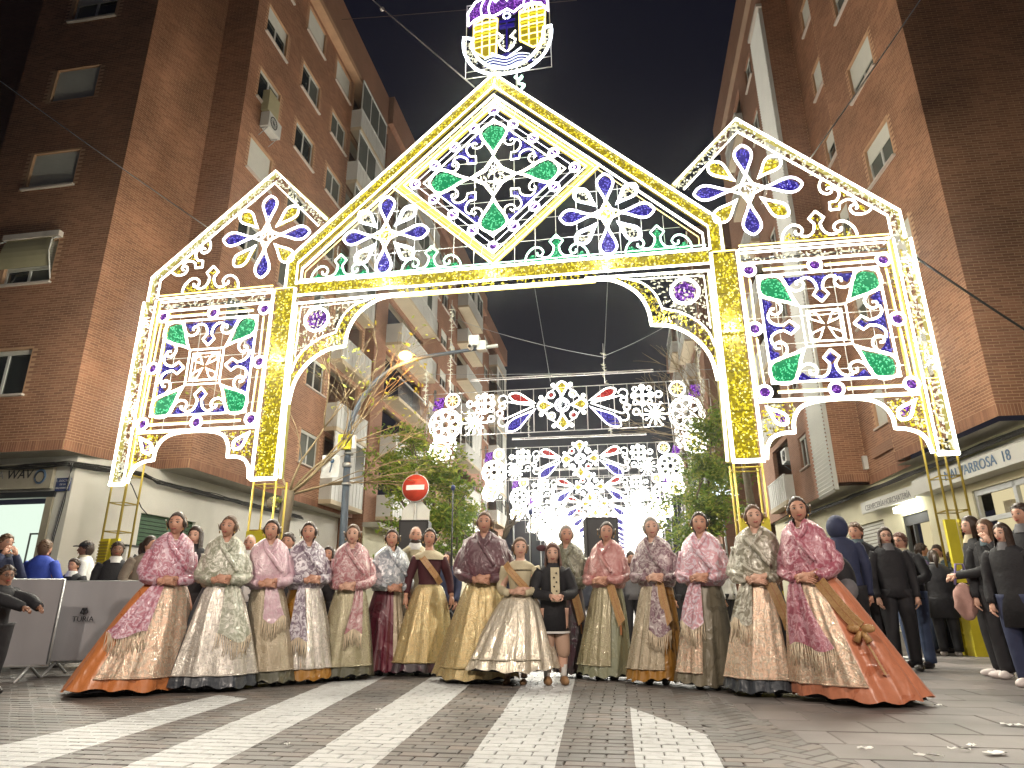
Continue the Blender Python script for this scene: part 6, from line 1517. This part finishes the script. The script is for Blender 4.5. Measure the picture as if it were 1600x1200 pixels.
        x = MB(); x.loft([ring(z * k, lean * .6, 0, a * k, b_ * k, 26, lambda a_, z_: (1 + .03 * math.sin(a_ * 11), 0)) for z, a, b_ in ((1.40, .085, .08), (1.375, .135, .11), (1.335, .185, .135), (1.29, .175, .145))], 'cloth_cream'); x.build('lace_collar', t)
    if shawl:
        def fold(a, z):
            kk = 1 + .05 * (abs(math.sin(2.5 * a + 11 * z + ph[0])) ** .7 - .6) + .04 * (abs(math.sin(4.5 * a - 17 * z + ph[1])) ** .7 - .6) + .016 * math.sin(17 * a + 34 * z + ph[2]); fr = max(0, math.cos(a - FRONT)); return kk, (-.085 * fr ** 6 if z > 1.40 * k else 0)
        q = shw
        prof = [(1.465, .068, .070, .0), (1.445, .100, .088, .0), (1.41, .140, .103, .0), (1.37, .178 * q, .122 * q, 0), (1.30, .198 * q, .145 * q, -.005), (1.20, .212 * q, .165 * q, -.015), (1.11, .222 * q, .178 * q, -.02), (1.03, .215 * q, .180 * q, -.02), (.97, .190 * q, .170 * q, -.01), (.935, .165 * q, .155 * q, 0)]
        x = MB(); x.loft([ring(z * k, lean * max(0, (z - 1) / .45), cy_, a * k, b_ * k, 56, fold) for z, a, b_, cy_ in prof], shawl)
        for s in (-1, 1):
            i0 = len(x.v); limb(x, [(s * .175 * k * q + lean * .5, -.01, 1.27 * k), (s * .225 * k * q, -.03, 1.08 * k), (s * .175 * k * q, -.14 * q, (1.02 + .5 * hdz) * k), ((s * .095 + hdx) * k, -.205 * q, (1.02 + hdz) * k)], [.052, .058, .055, .042], shawl, 14)
            for i in range(i0, len(x.v)): p_ = Vector(x.v[i]); w_ = .010 * math.sin(p_.x * 60 + p_.z * 85 + p_.y * 40 + ph[3]); x.v[i] = (p_.x + w_, p_.y + w_, p_.z + w_ * .7)
        # crossing edge of the shawl
        pts = [(-.07 + lean * .8, -.085, 1.425 * k), (-.05, -.135 * q, 1.34 * k), (.01, -.172 * q, 1.26 * k), (.07, -.195 * q, 1.18 * k), (.13, -.20 * q, 1.10 * k)]; limb(x, pts, [.016, .022, .026, .024, .016], shawl, 8)
        pts = [(.07 + lean * .8, -.085, 1.425 * k), (.045, -.130 * q, 1.36 * k), (.0, -.160 * q, 1.29 * k)]; limb(x, pts, [.016, .022, .016], shawl, 8)
        sh = x.build('shawl', t)
        if tail:
            x = MB(); sd = rs_.choice((-1, 1)) if tail == 'fringe' else tail; rows = []; a0 = FRONT + sd * rs_.uniform(.05, .45); tl_, tw_, ts_ = rs_.uniform(.7, 1.35), rs_.uniform(.7, 1.5), rs_.uniform(-.25, .25)
            zt = [1.0, .93, .84, .74, .64, .57]
            for j, z in enumerate(zt):
                w_ = (.22 + .05 * j) * tw_; z = 1.0 - (1.0 - z) * tl_; rows.append([sk(a0 + ts_ * j * .2 + (i / 10 - .5) * w_ * 1.6, z * k + .03 * tw_ * math.sin(i * .6 + ph[5]) * (j == 5), .045 + .012 * math.sin(i * 1.4 + j * .7)) for i in range(11)])
            x.loft(rows, shawl, closed_ring=False); x.build('shawl_tail', sh)
            x = MB(); b_ = rows[-1]
            for i in range(26):
                f_ = i / 25 * 9.99; p = Vector(b_[int(f_)]).lerp(Vector(b_[min(10, int(f_) + 1)]), f_ % 1); L_ = rs_.uniform(.13, .18); x.tube([p, p + Vector((rs_.uniform(-.01, .01), -.004, -L_ * .5)), p + Vector((rs_.uniform(-.02, .02), -.012, -L_))], .0035, 'fringe', n=3)
            x.build('fringe', sh)
    if sash:
        x = MB(); sc_ = sash if isinstance(sash, float) else .9
        if bare:
            pts = [(-.14, -.035, 1.37 * k), (-.09, -.125, 1.30 * k), (-.01, -.150, 1.20 * k), (.08, -.135, 1.09 * k), (.13, -.10, 1.01 * k)]; w2 = .036
        else: pts = [tuple(sk(FRONT + sc_ * (.5 + .5 * j / 5), (1.0 - .42 * j / 5) * k, .055)) for j in range(6)]; w2 = .050
        for (o1, mt) in ((0, 'sash_red'), (.5, 'sash_gold'), (-.5, 'sash_gold')):
            rows = []
            for i, p in enumerate(pts):
                p = Vector(p); rows.append([p + Vector((w2 * (o1 + q) * .75, -.003 * (1 if o1 else 0) - .008, w2 * (o1 + q) * .75)) for q in (-.45, .45)] + [p + Vector((w2 * (o1 + q) * .75, .006, w2 * (o1 + q) * .75)) for q in (.45, -.45)])
            x.loft(rows, mt, closed_ring=True, cap0=True, cap1=True, smooth=False)
        x.build('sash', t)
        if not bare:
            x = MB(); a_ = FRONT + sc_; c = sk(a_, .56 * k, .05)
            if bow:
                for s in (-1, 1): x.ell((c.x + s * .055, c.y - .01, c.z + .012), (.058, .022, .034), 'sash_gold', 9, 6); x.tube([c, (c.x + s * .05, c.y - .01, c.z - .09)], [.02, .03], 'sash_gold', n=6)
                x.ell(tuple(c), (.02, .025, .022), 'sash_red', 8, 6)
            rows = [[sk(a_ + (i / 3 - .5) * .10, z * k, .03) for i in range(4)] for z in ((.54, .44, .34, .24) if bow else (.56, .50, .46))]; x.loft(rows, 'sash_red', closed_ring=False); x.loft([[p + Vector((0, -.004, 0)) for p in r_[1:3]] for r_ in rows], 'sash_gold', closed_ring=False)
            x.build('bow' if bow else 'sash_end', t)
    for s in (-1, 1):
        x = MB(); shoe = 'shoe_tan' if child else 'shoe_black'; cx = hx_off * .5 + s * .085
        x.tube([(cx, hy_off * .6 + .01, .28), (cx, hy_off * .6, .10), (cx, hy_off * .6 - .01, .07)], [.045, .032, .034], 'stocking' if child else 'cloth_black', n=8)
        x.ell((cx, hy_off * .6 - .05, .032), (.034, .100, .032), shoe, 12, 8, fn=lambda p, q: Vector((q.x, q.y, max(.004, q.z)))); x.build('shoe', t)
    return t
mat_fabric('sash_red', (.40, .085, .03), (.46, .13, .04), 60, .5, wrinkle=.002)
mat_fabric('sash_gold', (.56, .33, .13), (.48, .26, .09), 60, .5, .0, wrinkle=.002)
def FB(n_, *a, **k): mat_fabric(n_, *a, **k); return n_
sk_or = FB('skirt_orange', (.70, .24, .07), (.62, .19, .05), 3.5, .38, sheen=.5, width=.62, wrinkle=.016, stretch=.12); sk_pe = FB('skirt_peach', (.64, .235, .125), (.52, .17, .085), 4.5, .36, sheen=.5, width=.62, wrinkle=.016, stretch=.12)
sk_sl = FB('skirt_slate', (.035, .045, .06), (.05, .06, .075), 6, .5, wrinkle=.016, stretch=.12); sk_mu = FB('skirt_mustard', (.42, .20, .025), (.36, .16, .02), 5, .45, wrinkle=.016, stretch=.12); sk_bu = FB('skirt_burgundy', (.16, .018, .04), (.12, .012, .03), 5, .45, wrinkle=.016, stretch=.12)
sk_ol = FB('skirt_olive', (.10, .10, .06), (.14, .13, .08), 6, .5, wrinkle=.016, stretch=.12); sk_ta = FB('skirt_taupe', (.22, .19, .13), (.19, .165, .115), 6, .45, wrinkle=.016, stretch=.12); sk_sg = FB('skirt_sage', (.27, .29, .19), (.33, .34, .23), 8, .42, wrinkle=.016, stretch=.12); sk_dk = FB('skirt_dark', (.05, .035, .045), (.08, .03, .05), 8, .5, wrinkle=.016, stretch=.12)
ap_ro = FB('apron_rosegold', (.72, .50, .36), (.86, .72, .55), 34, .34, .40, wrinkle=.016, stretch=.12); ap_si = FB('apron_silver', (.62, .58, .52), (.82, .78, .70), 30, .32, .45, wrinkle=.016, stretch=.12); ap_be = FB('apron_beige', (.46, .38, .26), (.60, .52, .38), 36, .4, .25, wrinkle=.016, stretch=.12)
ap_go = FB('apron_gold', (.52, .38, .16), (.70, .58, .30), 44, .34, .35, wrinkle=.016, stretch=.12); ap_ol = FB('apron_olive', (.40, .36, .22), (.55, .50, .34), 36, .36, .3, wrinkle=.016, stretch=.12); ap_cr = FB('brocade_cream', (.64, .58, .45), (.84, .78, .64), 22, .32, .3, wrinkle=.016, stretch=.12)
sh_pk = FB('shawl_pink', (.52, .18, .25), (.80, .56, .66), 30, .32, sheen=.6); sh_gr = FB('shawl_green', (.36, .38, .28), (.70, .70, .60), 26, .30, sheen=.5); sh_li = FB('shawl_lilac', (.66, .42, .50), (.76, .56, .62), 20, .32, sheen=.5)
sh_lg = FB('shawl_lavender', (.22, .16, .22), (.74, .70, .76), 24, .34, sheen=.5); sh_ds = FB('shawl_dustyrose', (.44, .17, .19), (.66, .46, .46), 28, .34, sheen=.5); sh_gb = FB('shawl_greyblue', (.32, .37, .42), (.72, .76, .80), 16, .32, sheen=.5)
sh_ma = FB('shawl_maroon', (.115, .045, .060), (.15, .06, .078), 12, .55, sheen=.7); sh_kh = FB('shawl_khaki', (.13, .13, .08), (.26, .26, .18), 20, .5); sh_ro = FB('shawl_rose', (.50, .19, .18), (.64, .34, .32), 26, .36, sheen=.5)
sh_mv = FB('shawl_mauve', (.20, .10, .13), (.50, .42, .42), 28, .36, sheen=.5); sh_pl = FB('shawl_palepink', (.66, .32, .38), (.84, .68, .78), 26, .32, sheen=.5); sh_so = FB('shawl_silverolive', (.28, .26, .19), (.66, .64, .54), 18, .3, sheen=.5); sh_rp = FB('shawl_deeprose', (.42, .11, .16), (.62, .32, .38), 26, .30, sheen=.6)

W = folk_woman
W('person', 'woman in a pink brocade shawl and wide orange skirt at the left end', 275, 798, 1.70, rad(38), sk_or, ap_ro, sh_pk, (108, 1064), (292, 1075), lean=.0, apron_c=.15, apron_w=52, tail=-1, head_yaw=rad(-30))
W('person', 'woman in a silver-green shawl and silver apron, second of the row from the left', 359, 804, 1.68, rad(22), sk_sl, ap_si, sh_gr, (268, 1065), (392, 1065), apron_c=.25, apron_w=66, head_yaw=rad(-18), tail=1, hair='hair_brown')
W('person', 'woman in a plain lilac-pink shawl with long fringe over a beige apron', 431, 810, 1.68, rad(22), sk_ol, ap_be, sh_li, (382, 1048), (462, 1048), apron_w=75, head_yaw=rad(-14), hair='hair_dark')
W('person', 'woman in a lavender-grey patterned shawl over a mustard skirt', 487, 814, 1.68, rad(28), sk_mu, ap_si, sh_lg, (430, 1048), (518, 1048), apron_c=.35, apron_w=52, head_yaw=rad(-20))
W('person', 'woman in a dusty rose patterned shawl with olive-beige apron', 556, 818, 1.68, rad(15), sk_ol, ap_ol, sh_ds, (494, 1042), (580, 1042), apron_w=75, head_yaw=rad(-10), hair='hair_brown', skin='skin_fair')
W('person', 'woman wrapped in a grey-blue satin shawl over a burgundy skirt', 613, 825, 1.68, rad(35), sk_bu, ap_be, sh_gb, (556, 1040), (640, 1040), apron_c=.65, apron_w=40, head_yaw=rad(-30), tail=None, shw=1.1)
W('person', 'bare-shouldered woman in a dark maroon bodice with sash and golden apron', 673, 824, 1.68, rad(10), sk_dk, ap_go, None, (612, 1048), (705, 1048), bare='cloth_maroon', sash=True, apron_w=80, head_yaw=rad(-5), arms='down')
W('person', 'tallest woman, wrapped in a plain dark maroon shawl over a gold skirt', 756, 798, 1.79, rad(-4), ap_go, ap_go, sh_ma, (682, 1046), (806, 1046), shw=1.22, tail=None, apron_w=60, head_yaw=rad(2), hair='hair_brown')
W('person', 'girl in a cream brocade dress with lace collar and red-gold sash, at the centre', 812, 840, 1.46, rad(-12), ap_cr, ap_cr, None, (733, 1046), (864, 1050), hem_z=.16, bare='cloth_cream', sash=True, child=True, apron_w=50, head_yaw=rad(18), skin='skin_fair', hair='hair_brown')
W('person', 'woman in a dark khaki shawl standing half hidden behind the child in black', 887, 819, 1.68, rad(-20), sk_dk, None, sh_kh, (868, 1062), (925, 1062), sash=.8, tail=None, hair='hair_grey', head_yaw=rad(22), skin='skin')
W('person', 'woman in a rose shawl with sash over a pale sage skirt', 945, 814, 1.68, rad(-30), sk_sg, ap_ol, sh_ro, (908, 1066), (986, 1066), sash=.95, apron_c=-.35, apron_w=50, tail=None, head_yaw=rad(22))
W('person', 'woman in a mauve patterned shawl over a tan apron and mustard skirt with sash', 1020, 806, 1.68, rad(-28), sk_mu, ap_be, sh_mv, (982, 1056), (1062, 1056), sash=.75, apron_c=-.3, apron_w=52, head_yaw=rad(20), hair='hair_grey', skin='skin_fair')
W('person', 'woman in a pale pink fringed shawl over a plain taupe skirt', 1090, 798, 1.68, rad(-30), sk_ta, ap_ro, sh_pl, (1060, 1070), (1150, 1070), apron_c=-.5, apron_w=34, tail=-1, head_yaw=rad(14))
W('person', 'woman in a silver-olive shawl and rose-gold apron, second of the row from the right', 1172, 787, 1.68, rad(-26), sk_sl, ap_ro, sh_so, (1140, 1078), (1252, 1082), sash=.95, apron_c=-.3, apron_w=58, tail=-1, head_yaw=rad(12), hair='hair_brown', skin='skin_fair')
W('person', 'woman in a deep rose shawl and huge peach skirt at the right end', 1253, 773, 1.70, rad(-48), sk_pe, ap_ro, sh_rp, (1238, 1098), (1442, 1088), sash=.95, bow=True, apron_c=-.2, apron_w=44, tail=-1, head_yaw=rad(26), lean=-.03)

def person(label, hx, hy, H, rotz, top, legs, hair, style, pose='down', skin='skin', head_yaw=0.0, width=1.0, long=False, extra=None, shoe='shoe_black', sit=0.0, cat='person', grp='bystanders in the crowd', beard=None, glasses=False, trousers=True, bend=0.0, collar=None):
    P = atz(hx, hy, H); k = H / 1.70; t = thing('person', label, cat, (P.x, P.y, 0), rotz, grp); rs_ = random.Random(int(hx * 3 + hy)); ph = rs_.uniform(0, 6)
    fwd = Vector((0, -bend, 0)); hc = Vector((0, -.01 - bend, 1.575 * k)); body = MB()
    limb(body, [(0, .01, .9 * k), (0, .01, 1.15 * k), (0, .01 - bend * .7, 1.36 * k)], [.085, .085, .075], skin, 12); limb(body, [(0, .012 - bend * .8, 1.38 * k), (0, .0 - bend, 1.45 * k), (0, -.01 - bend, 1.52 * k)], [.08, .056, .054], skin, 10)
    head(body, hc, head_yaw, 0, skin, k * (1.0 if H > 1.4 else 1.2), beard, glasses)
    ends = {'down': ((.225, -.01, 1.10), (.215, -.08, .84)), 'front': ((.245, -.05, 1.10), (.07, -.26, 1.05)), 'up': ((.24, -.12, 1.12), (.08, -.17, 1.42)), 'reach': ((.20, -.30, 1.25), (.12, -.58, 1.15))}
    arms = []
    for s in (-1, 1):
        ps = pose if isinstance(pose, str) else pose[0 if s < 0 else 1]; e, w_ = ends[ps]; e = Vector((s * e[0] * width, e[1] - bend * .4, e[2])) * k; w_ = Vector((s * w_[0] * width, w_[1] - bend * .3, w_[2])) * k; e.x, w_.x = s * abs(e.x), s * abs(w_.x); arms.append((s, e, w_))
        limb(body, [(s * .14 * k, .01 - bend * .7, 1.30 * k), e, w_], [.038, .036, .025], skin); d = (w_ - e).normalized(); hand(body, w_, d, (-s, 0, 0) if ps == 'down' else (0, .6, -.6), s, skin, .45, k)
    for s in (-1, 1): limb(body, [(s * .09 * k, .01, .9 * k), (s * .10 * k, -.01, .48 * k), (s * .10 * k, .02, .12)], [.085, .055, .04], skin)
    body.build('body', t)
    if style == 'cap':
        x = MB(); haircap(x, hc, head_yaw, 0, hair, 'short', k); x.build('hair', t)
        x = MB(); x.ell((0, 0, .035), (.086, .104, .092), 'cloth_black', 16, 10, fn=lambda p, q: q if p.z > 0 else Vector((q.x, q.y, .035))); x.tube([(0, -.06, .045), (0, -.13, .048), (0, -.17, .042)], [(.05, .012), (.065, .010), (.04, .006)], 'cloth_black', n=10); x.xform(Matrix.Translation(hc) @ rot_z(head_yaw) @ Matrix.Scale(k, 4)); x.build('cap', t)
    elif style == 'hood':
        x = MB(); x.ell((0, .02, -.01), (.115, .125, .145), top, 16, 12, fn=lambda p, q: q if p.y > -.55 else Vector((q.x, -.05, q.z))); x.xform(Matrix.Translation(hc) @ rot_z(head_yaw) @ Matrix.Scale(k, 4)); x.build('hood', t)
    elif style != 'bald':
        x = MB(); haircap(x, hc, head_yaw, 0, hair, style, k * (1.0 if H > 1.4 else 1.2)); x.build('hair', t)
    else:
        x = MB(); x.ell((0, .012, .020), (.0745, .090, .104), hair, 16, 12, fn=lambda p, q: q if (p.y > -.2 and p.z > -.4) else q * .9); x.xform(Matrix.Translation(hc) @ rot_z(head_yaw) @ Matrix.Scale(k, 4)); x.build('cropped_hair', t)
    def fold(a, z): return (1 + .022 * math.sin(4 * a + 19 * z + ph) + .016 * math.sin(7 * a - 31 * z + ph), 0)
    x = MB(); q = width; low = .60 if long else .84
    prof = [(low, .185, .14, 0), (.95, .172, .13, 0), (1.08, .166, .128, 0), (1.22, .182, .132, .4), (1.34, .186, .122, .75), (1.41, .150, .105, .85), (1.455, .085, .085, .95), (1.475, .062, .068, 1)]
    x.loft([ring(z * k, 0, .005 - bend * b_, a * k * q, c * k * q, 30, fold) for z, a, c, b_ in prof], top, cap0=True)
    for s, e, w_ in arms:
        i0 = len(x.v); limb(x, [(s * .150 * k * q, .0 - bend * .7, 1.375 * k), (s * .188 * k * q, .0 - bend * .6, 1.30 * k), e, w_], [.066, .068, .056, .042], top, 12)
        for i in range(i0, len(x.v)): p_ = Vector(x.v[i]); w2 = .005 * math.sin(p_.x * 60 + p_.z * 80 + ph); x.v[i] = (p_.x + w2, p_.y + w2, p_.z)
    x.build('coat' if long else 'jacket', t)
    if collar is None and H > 1.4: collar = rs_.choice(['cloth_grey', 'cloth_white', 'cloth_maroon', 'cloth_black', 'cloth_teal', 'cloth_cream'])
    if collar: x = MB(); x.loft([ring(z * k, 0, -.01 - bend * .9, a * k, c * k, 20) for z, a, c in ((1.40, .10, .105), (1.45, .085, .088), (1.49, .070, .072))], collar); x.build('collar', t)
    if trousers:
        x = MB()
        for s in (-1, 1): limb(x, [(s * .085 * k, .01, .93 * k), (s * .10 * k, .0, .70 * k), (s * .105 * k, -.015, .46 * k), (s * .105 * k, .015, .07)], [.125, .10, .078, .062], legs, 12)
        x.build('trousers', t)
    for s in (-1, 1): x = MB(); x.ell((s * .105 * k, -.06, .045), (.045, .125, .045), shoe, 12, 8, fn=lambda p, q_: Vector((q_.x, q_.y, max(.004, q_.z)))); x.build('shoe', t)
    return t, P, k, hc
# the child in black between the girl and the row
t, P, k, hc = person('child in black jacket with white shirt front and red hair bow at the centre', 863, 851, 1.38, rad(4), 'cloth_black', 'cloth_maroon', 'hair_auburn', 'long', 'front', 'skin_fair', rad(-8), long=True, grp='women and children in folk dress', cat='child', trousers=False, shoe='shoe_tan')
x = MB(); x.loft([[(sx * .045, -.125 - .01 * (z < 1.2), z * k) for sx in (-1, -.3, .3, 1)] for z in (1.40, 1.25, 1.12, .98)], 'cloth_cream', closed_ring=False); x.xform(Matrix.Translation((0, -.03, 0))); x.build('shirt_front', t)
x = MB(); [x.octa((0.012 * (-1) ** i, -.168, (1.0 + i * .055) * k), .011, 'black_box') for i in range(7)]; x.build('buttons', t)
x = MB()
for s in (-1, 1): limb(x, [(s * .07, .0, .62 * k), (s * .085, -.01, .40 * k), (s * .085, 0, .34 * k)], [.085, .070, .050], 'stocking'); limb(x, [(s * .085, 0, .34 * k), (s * .085, .01, .07)], [.046, .03], 'cloth_white')
x.build('breeches', t)
x = MB(); [x.ell((s * .05 - .06, .05, hc.z + .07), (.06, .02, .035), 'cloth_maroon', 8, 6) for s in (-1, 1)]; x.build('hair_bow', t)
x = MB(); x.loft([ring(z * k, 0, 0, a, b_, 24) for z, a, b_ in ((.605, .165, .125), (.63, .167, .127))], 'cloth_white'); x.build('white_hem', t)
P_ = person
P_('bearded man with shaved head and cream shirt behind the grey-blue shawl', 650, 822, 1.76, rad(10), 'cloth_cream', 'cloth_grey', 'hair_brown', 'bald', 'down', 'skin', 0, beard='hair_dark', collar='cloth_white')
P_('woman with long dark hair in a black coat between the first two shawled women', 308, 822, 1.66, rad(5), 'cloth_black', 'cloth_black', 'hair_dark', 'long', 'down', 'skin_fair', 0, long=True)
P_('bald older man with white collar peering between silver-green and lilac shawls', 392, 835, 1.66, rad(10), 'cloth_white', 'cloth_grey', 'hair_grey', 'bald', 'down', 'skin', 0, collar='cloth_white')
P_('short-haired man in dark coat behind the lilac shawl', 452, 832, 1.68, 0, 'cloth_black', 'cloth_black', 'hair_dark', 'short', 'down', 'skin', 0)
P_('small face with dark hair between lavender and dusty rose shawls', 515, 853, 1.50, 0, 'cloth_black', 'cloth_black', 'hair_dark', 'long', 'down', 'skin', 0)
# left crowd
P_('man in dark jacket holding a glass at the far left edge', 12, 834, 1.70, rad(60), 'cloth_navy', 'cloth_black', 'hair_brown', 'short', 'up', 'skin', rad(10))
P_('person in a bright blue hooded top seen from behind at the left barrier', 73, 843, 1.66, rad(175), 'cloth_blue', 'cloth_denim', 'hair_brown', 'short', 'front', 'skin', 0, width=1.15)
P_('man in a black cap and black and white jacket by the white corner wall', 138, 845, 1.72, rad(-60), 'cloth_white', 'cloth_black', 'hair_dark', 'cap', 'down', 'skin_dark', rad(-10), width=1.05)
P_('child with dark hair looking over the barrier below the capped man', 118, 872, 1.42, 0, 'cloth_black', 'cloth_black', 'hair_dark', 'short', 'down', 'skin', 0)
P_('boy with glasses in black reaching an arm along the barrier at the left edge', 12, 886, 1.14, rad(75), 'cloth_black', 'cloth_black', 'hair_dark', 'short', 'reach', 'skin_dark', rad(-20), glasses=True)
P_('grey-haired man leaning forward in a brown tweed coat behind the orange skirt', 222, 838, 1.66, rad(70), 'cloth_tweed', 'cloth_grey', 'hair_dark', 'pony', 'front', 'skin', 0, long=True, bend=.16, width=1.1)
P_('dark-haired person in black half hidden behind the tweed coat', 186, 846, 1.62, rad(30), 'cloth_black', 'cloth_black', 'hair_dark', 'curly', 'down', 'skin_dark', 0)
# right crowd
P_('person in a dark navy hooded jacket turned away behind the peach skirt', 1305, 806, 1.74, rad(150), 'cloth_navy', 'cloth_black', 'hair_dark', 'hood', 'down', 'skin', 0, width=1.0)
t, P, k, hc = P_('short-haired man in a dark jacket with a small round white badge', 1334, 816, 1.76, rad(-25), 'cloth_black', 'cloth_black', 'hair_brown', 'short', 'down', 'skin', rad(-20), width=1.12)
x = MB(); x.tube([(.09, -.150, 1.28), (.09, -.162, 1.28)], .028, 'sign_white', n=12); x.build('badge', t)
P_('woman with dark wavy hair and glasses behind the woman in blue jeans', 1380, 823, 1.68, rad(-15), 'cloth_black', 'cloth_black', 'hair_dark', 'long', 'down', 'skin_fair', rad(-5), glasses=True)
t, P, k, hc = P_('woman with short auburn hair, glasses and blue jeans, arms folded', 1404, 832, 1.64, rad(-62), 'cloth_black', 'cloth_denim', 'hair_auburn', 'curly', 'front', 'skin', rad(5), glasses=True, width=1.12)
P_('person with a lilac jacket far behind the woman in jeans', 1437, 849, 1.70, rad(30), 'cloth_lilac', 'cloth_denim', 'hair_dark', 'short', 'down', 'skin', rad(40))
P_('person in a long black padded coat seen from behind near the bar window', 1456, 859, 1.55, rad(160), 'cloth_black', 'cloth_black', 'hair_dark', 'pony', 'front', 'skin', 0, long=True, width=1.2, shoe='shoe_white')
P_('person in a teal jacket behind the black padded coat', 1463, 851, 1.68, rad(-60), 'cloth_teal', 'cloth_navy', 'hair_dark', 'short', 'front', 'skin', 0)
P_('small dark figure left of the yellow arch foot', 1484, 862, 1.6, rad(170), 'cloth_black', 'cloth_black', 'hair_dark', 'short', 'front', 'skin', 0)
P_('girl with long dark curly hair in black, nearest the yellow arch foot', 1514, 806, 1.71, rad(-105), 'cloth_black', 'cloth_black', 'hair_dark', 'long', 'front', 'skin_fair', rad(20), shoe='shoe_white')
P_('girl with brown hair resting her chin on her hand', 1536, 811, 1.65, rad(-55), 'cloth_black', 'cloth_black', 'hair_brown', 'long', ('down', 'up'), 'skin_fair', rad(-10), shoe='shoe_white')
P_('girl with straight black hair in long black coat and white trainers', 1563, 817, 1.53, rad(-60), 'cloth_black', 'cloth_navy', 'hair_dark', 'longfront', 'down', 'skin_fair', rad(-5), long=True, shoe='shoe_white', width=1.08)
P_('tall person with dark hair at the upper right edge', 1592, 786, 1.78, rad(-70), 'cloth_black', 'cloth_black', 'hair_dark', 'short', 'down', 'skin', 0)
P_('person in a bright blue padded jacket cut by the right edge', 1622, 832, 1.60, rad(20), 'cloth_royal', 'cloth_navy', 'hair_dark', 'long', 'down', 'skin_fair', 0, width=1.2, shoe='shoe_tan')
# a row of onlookers far behind the women
farp = [(530, 'beside the lamp post', 1.66), (700, 'left of the maroon shawl', 1.66), (985, 'right of the right loudspeaker', 1.7), (1060, 'between mauve and pale pink shawls', 1.68), (1128, 'between pale pink and silver-olive shawls', 1.7)]
for i, (px, w_, H) in enumerate(farp):
    P_('dark-clothed onlooker standing far back ' + w_, px, 862, H, rad(20 * i - 40), ['cloth_black', 'cloth_navy', 'cloth_grey', 'cloth_black', 'cloth_white'][i], 'cloth_black', 'hair_dark', ['short', 'long', 'short', 'long', 'short'][i])
# pink handbag on the arm of the curly-haired girl
p = aty(1506, 925, 7.7); bg = thing('handbag', 'pale pink cloth bag hanging beside the yellow arch foot', 'bag', (p.x, p.y, p.z - .2)); x = MB(); x.ell((0, 0, 0.1), (.13, .07, .20), 'cloth_pinkbag', 14, 10, fn=lambda p_, q: Vector((q.x * (1 + .1 * math.sin(q.z * 40)), q.y, q.z))); x.build('body', bg); x = MB(); x.tube([(-.08, 0, .28), (-.03, 0, .5), (.05, 0, .5), (.08, 0, .28)], .012, 'cloth_lilac', n=6); x.build('strap', bg)
p = aty(1318, 905, 7.0); bg = thing('backpack', 'dark backpack worn by the hooded person behind the peach skirt', 'backpack', (p.x, p.y + .1, p.z - .2)); x = MB(); x.ell((0, 0, .2), (.17, .12, .25), 'cloth_black', 14, 10); x.build('body', bg); x = MB(); x.ell((.02, -.09, .1), (.12, .06, .12), 'cloth_grey', 12, 8); x.build('pocket', bg)
# dog
dp_ = atz(1478, 1001, 0); dg = thing('dog', 'small black dog standing on the paving by the bar', 'dog', (dp_.x, dp_.y, 0), rad(8)); x = MB()
limb(x, [(-.26, 0, .30), (-.12, 0, .28), (.08, 0, .31), (.24, 0, .33)], [.07, .085, .10, .085], 'hair_dark', 10); limb(x, [(.22, 0, .35), (.30, -.01, .43), (.36, -.02, .46)], [.07, .055, .055], 'hair_dark', 8); x.ell((.38, -.02, .47), (.065, .055, .055), 'hair_dark', 10, 8); limb(x, [(.41, -.02, .46), (.48, -.03, .44)], [.034, .024], 'hair_dark', 7)
for s in (-1, 1):
    x.ell((.355, s * .045 - .02, .51), (.018, .012, .04), 'hair_dark', 6, 5); limb(x, [(.20, s * .05, .30), (.20, s * .05, .16), (.21, s * .05, .02)], [.04, .024, .022], 'hair_dark', 7); limb(x, [(-.22, s * .05, .30), (-.18, s * .05, .18), (-.27, s * .05, .10), (-.25, s * .05, .02)], [.055, .034, .020, .022], 'hair_dark', 7)
limb(x, [(-.30, 0, .33), (-.38, 0, .40), (-.40, 0, .48)], [.022, .016, .008], 'hair_dark', 6); x.build('body', dg)
x = MB(); x.tube([(.285 + math.cos(a) * .0, math.sin(a) * .058 - .01, .40 + math.cos(a) * .058) for a in np.linspace(0, 6.283, 13)[:-1]], .008, 'sign_red', n=4, closed=True); x.build('collar', dg)
# ================================================================ NIGHT AIR
hz = MB(); hz.box((-61, -41, -1.1), (91, 261, 27.2), 'paper'); m = D.materials.new('haze_air'); m.use_nodes = True; nt = m.node_tree; nt.nodes.clear()
out = nt.nodes.new('ShaderNodeOutputMaterial'); pv = nt.nodes.new('ShaderNodeVolumePrincipled'); pv.inputs['Color'].default_value = (.9, .9, .9, 1); pv.inputs['Density'].default_value = .0007; pv.inputs['Anisotropy'].default_value = .93
nt.links.new(pv.outputs[0], out.inputs['Volume']); ho = hz.build('haze'); ho.data.materials.clear(); ho.data.materials.append(m); ho['kind'] = 'stuff'
SC.cycles.volume_bounces = 0
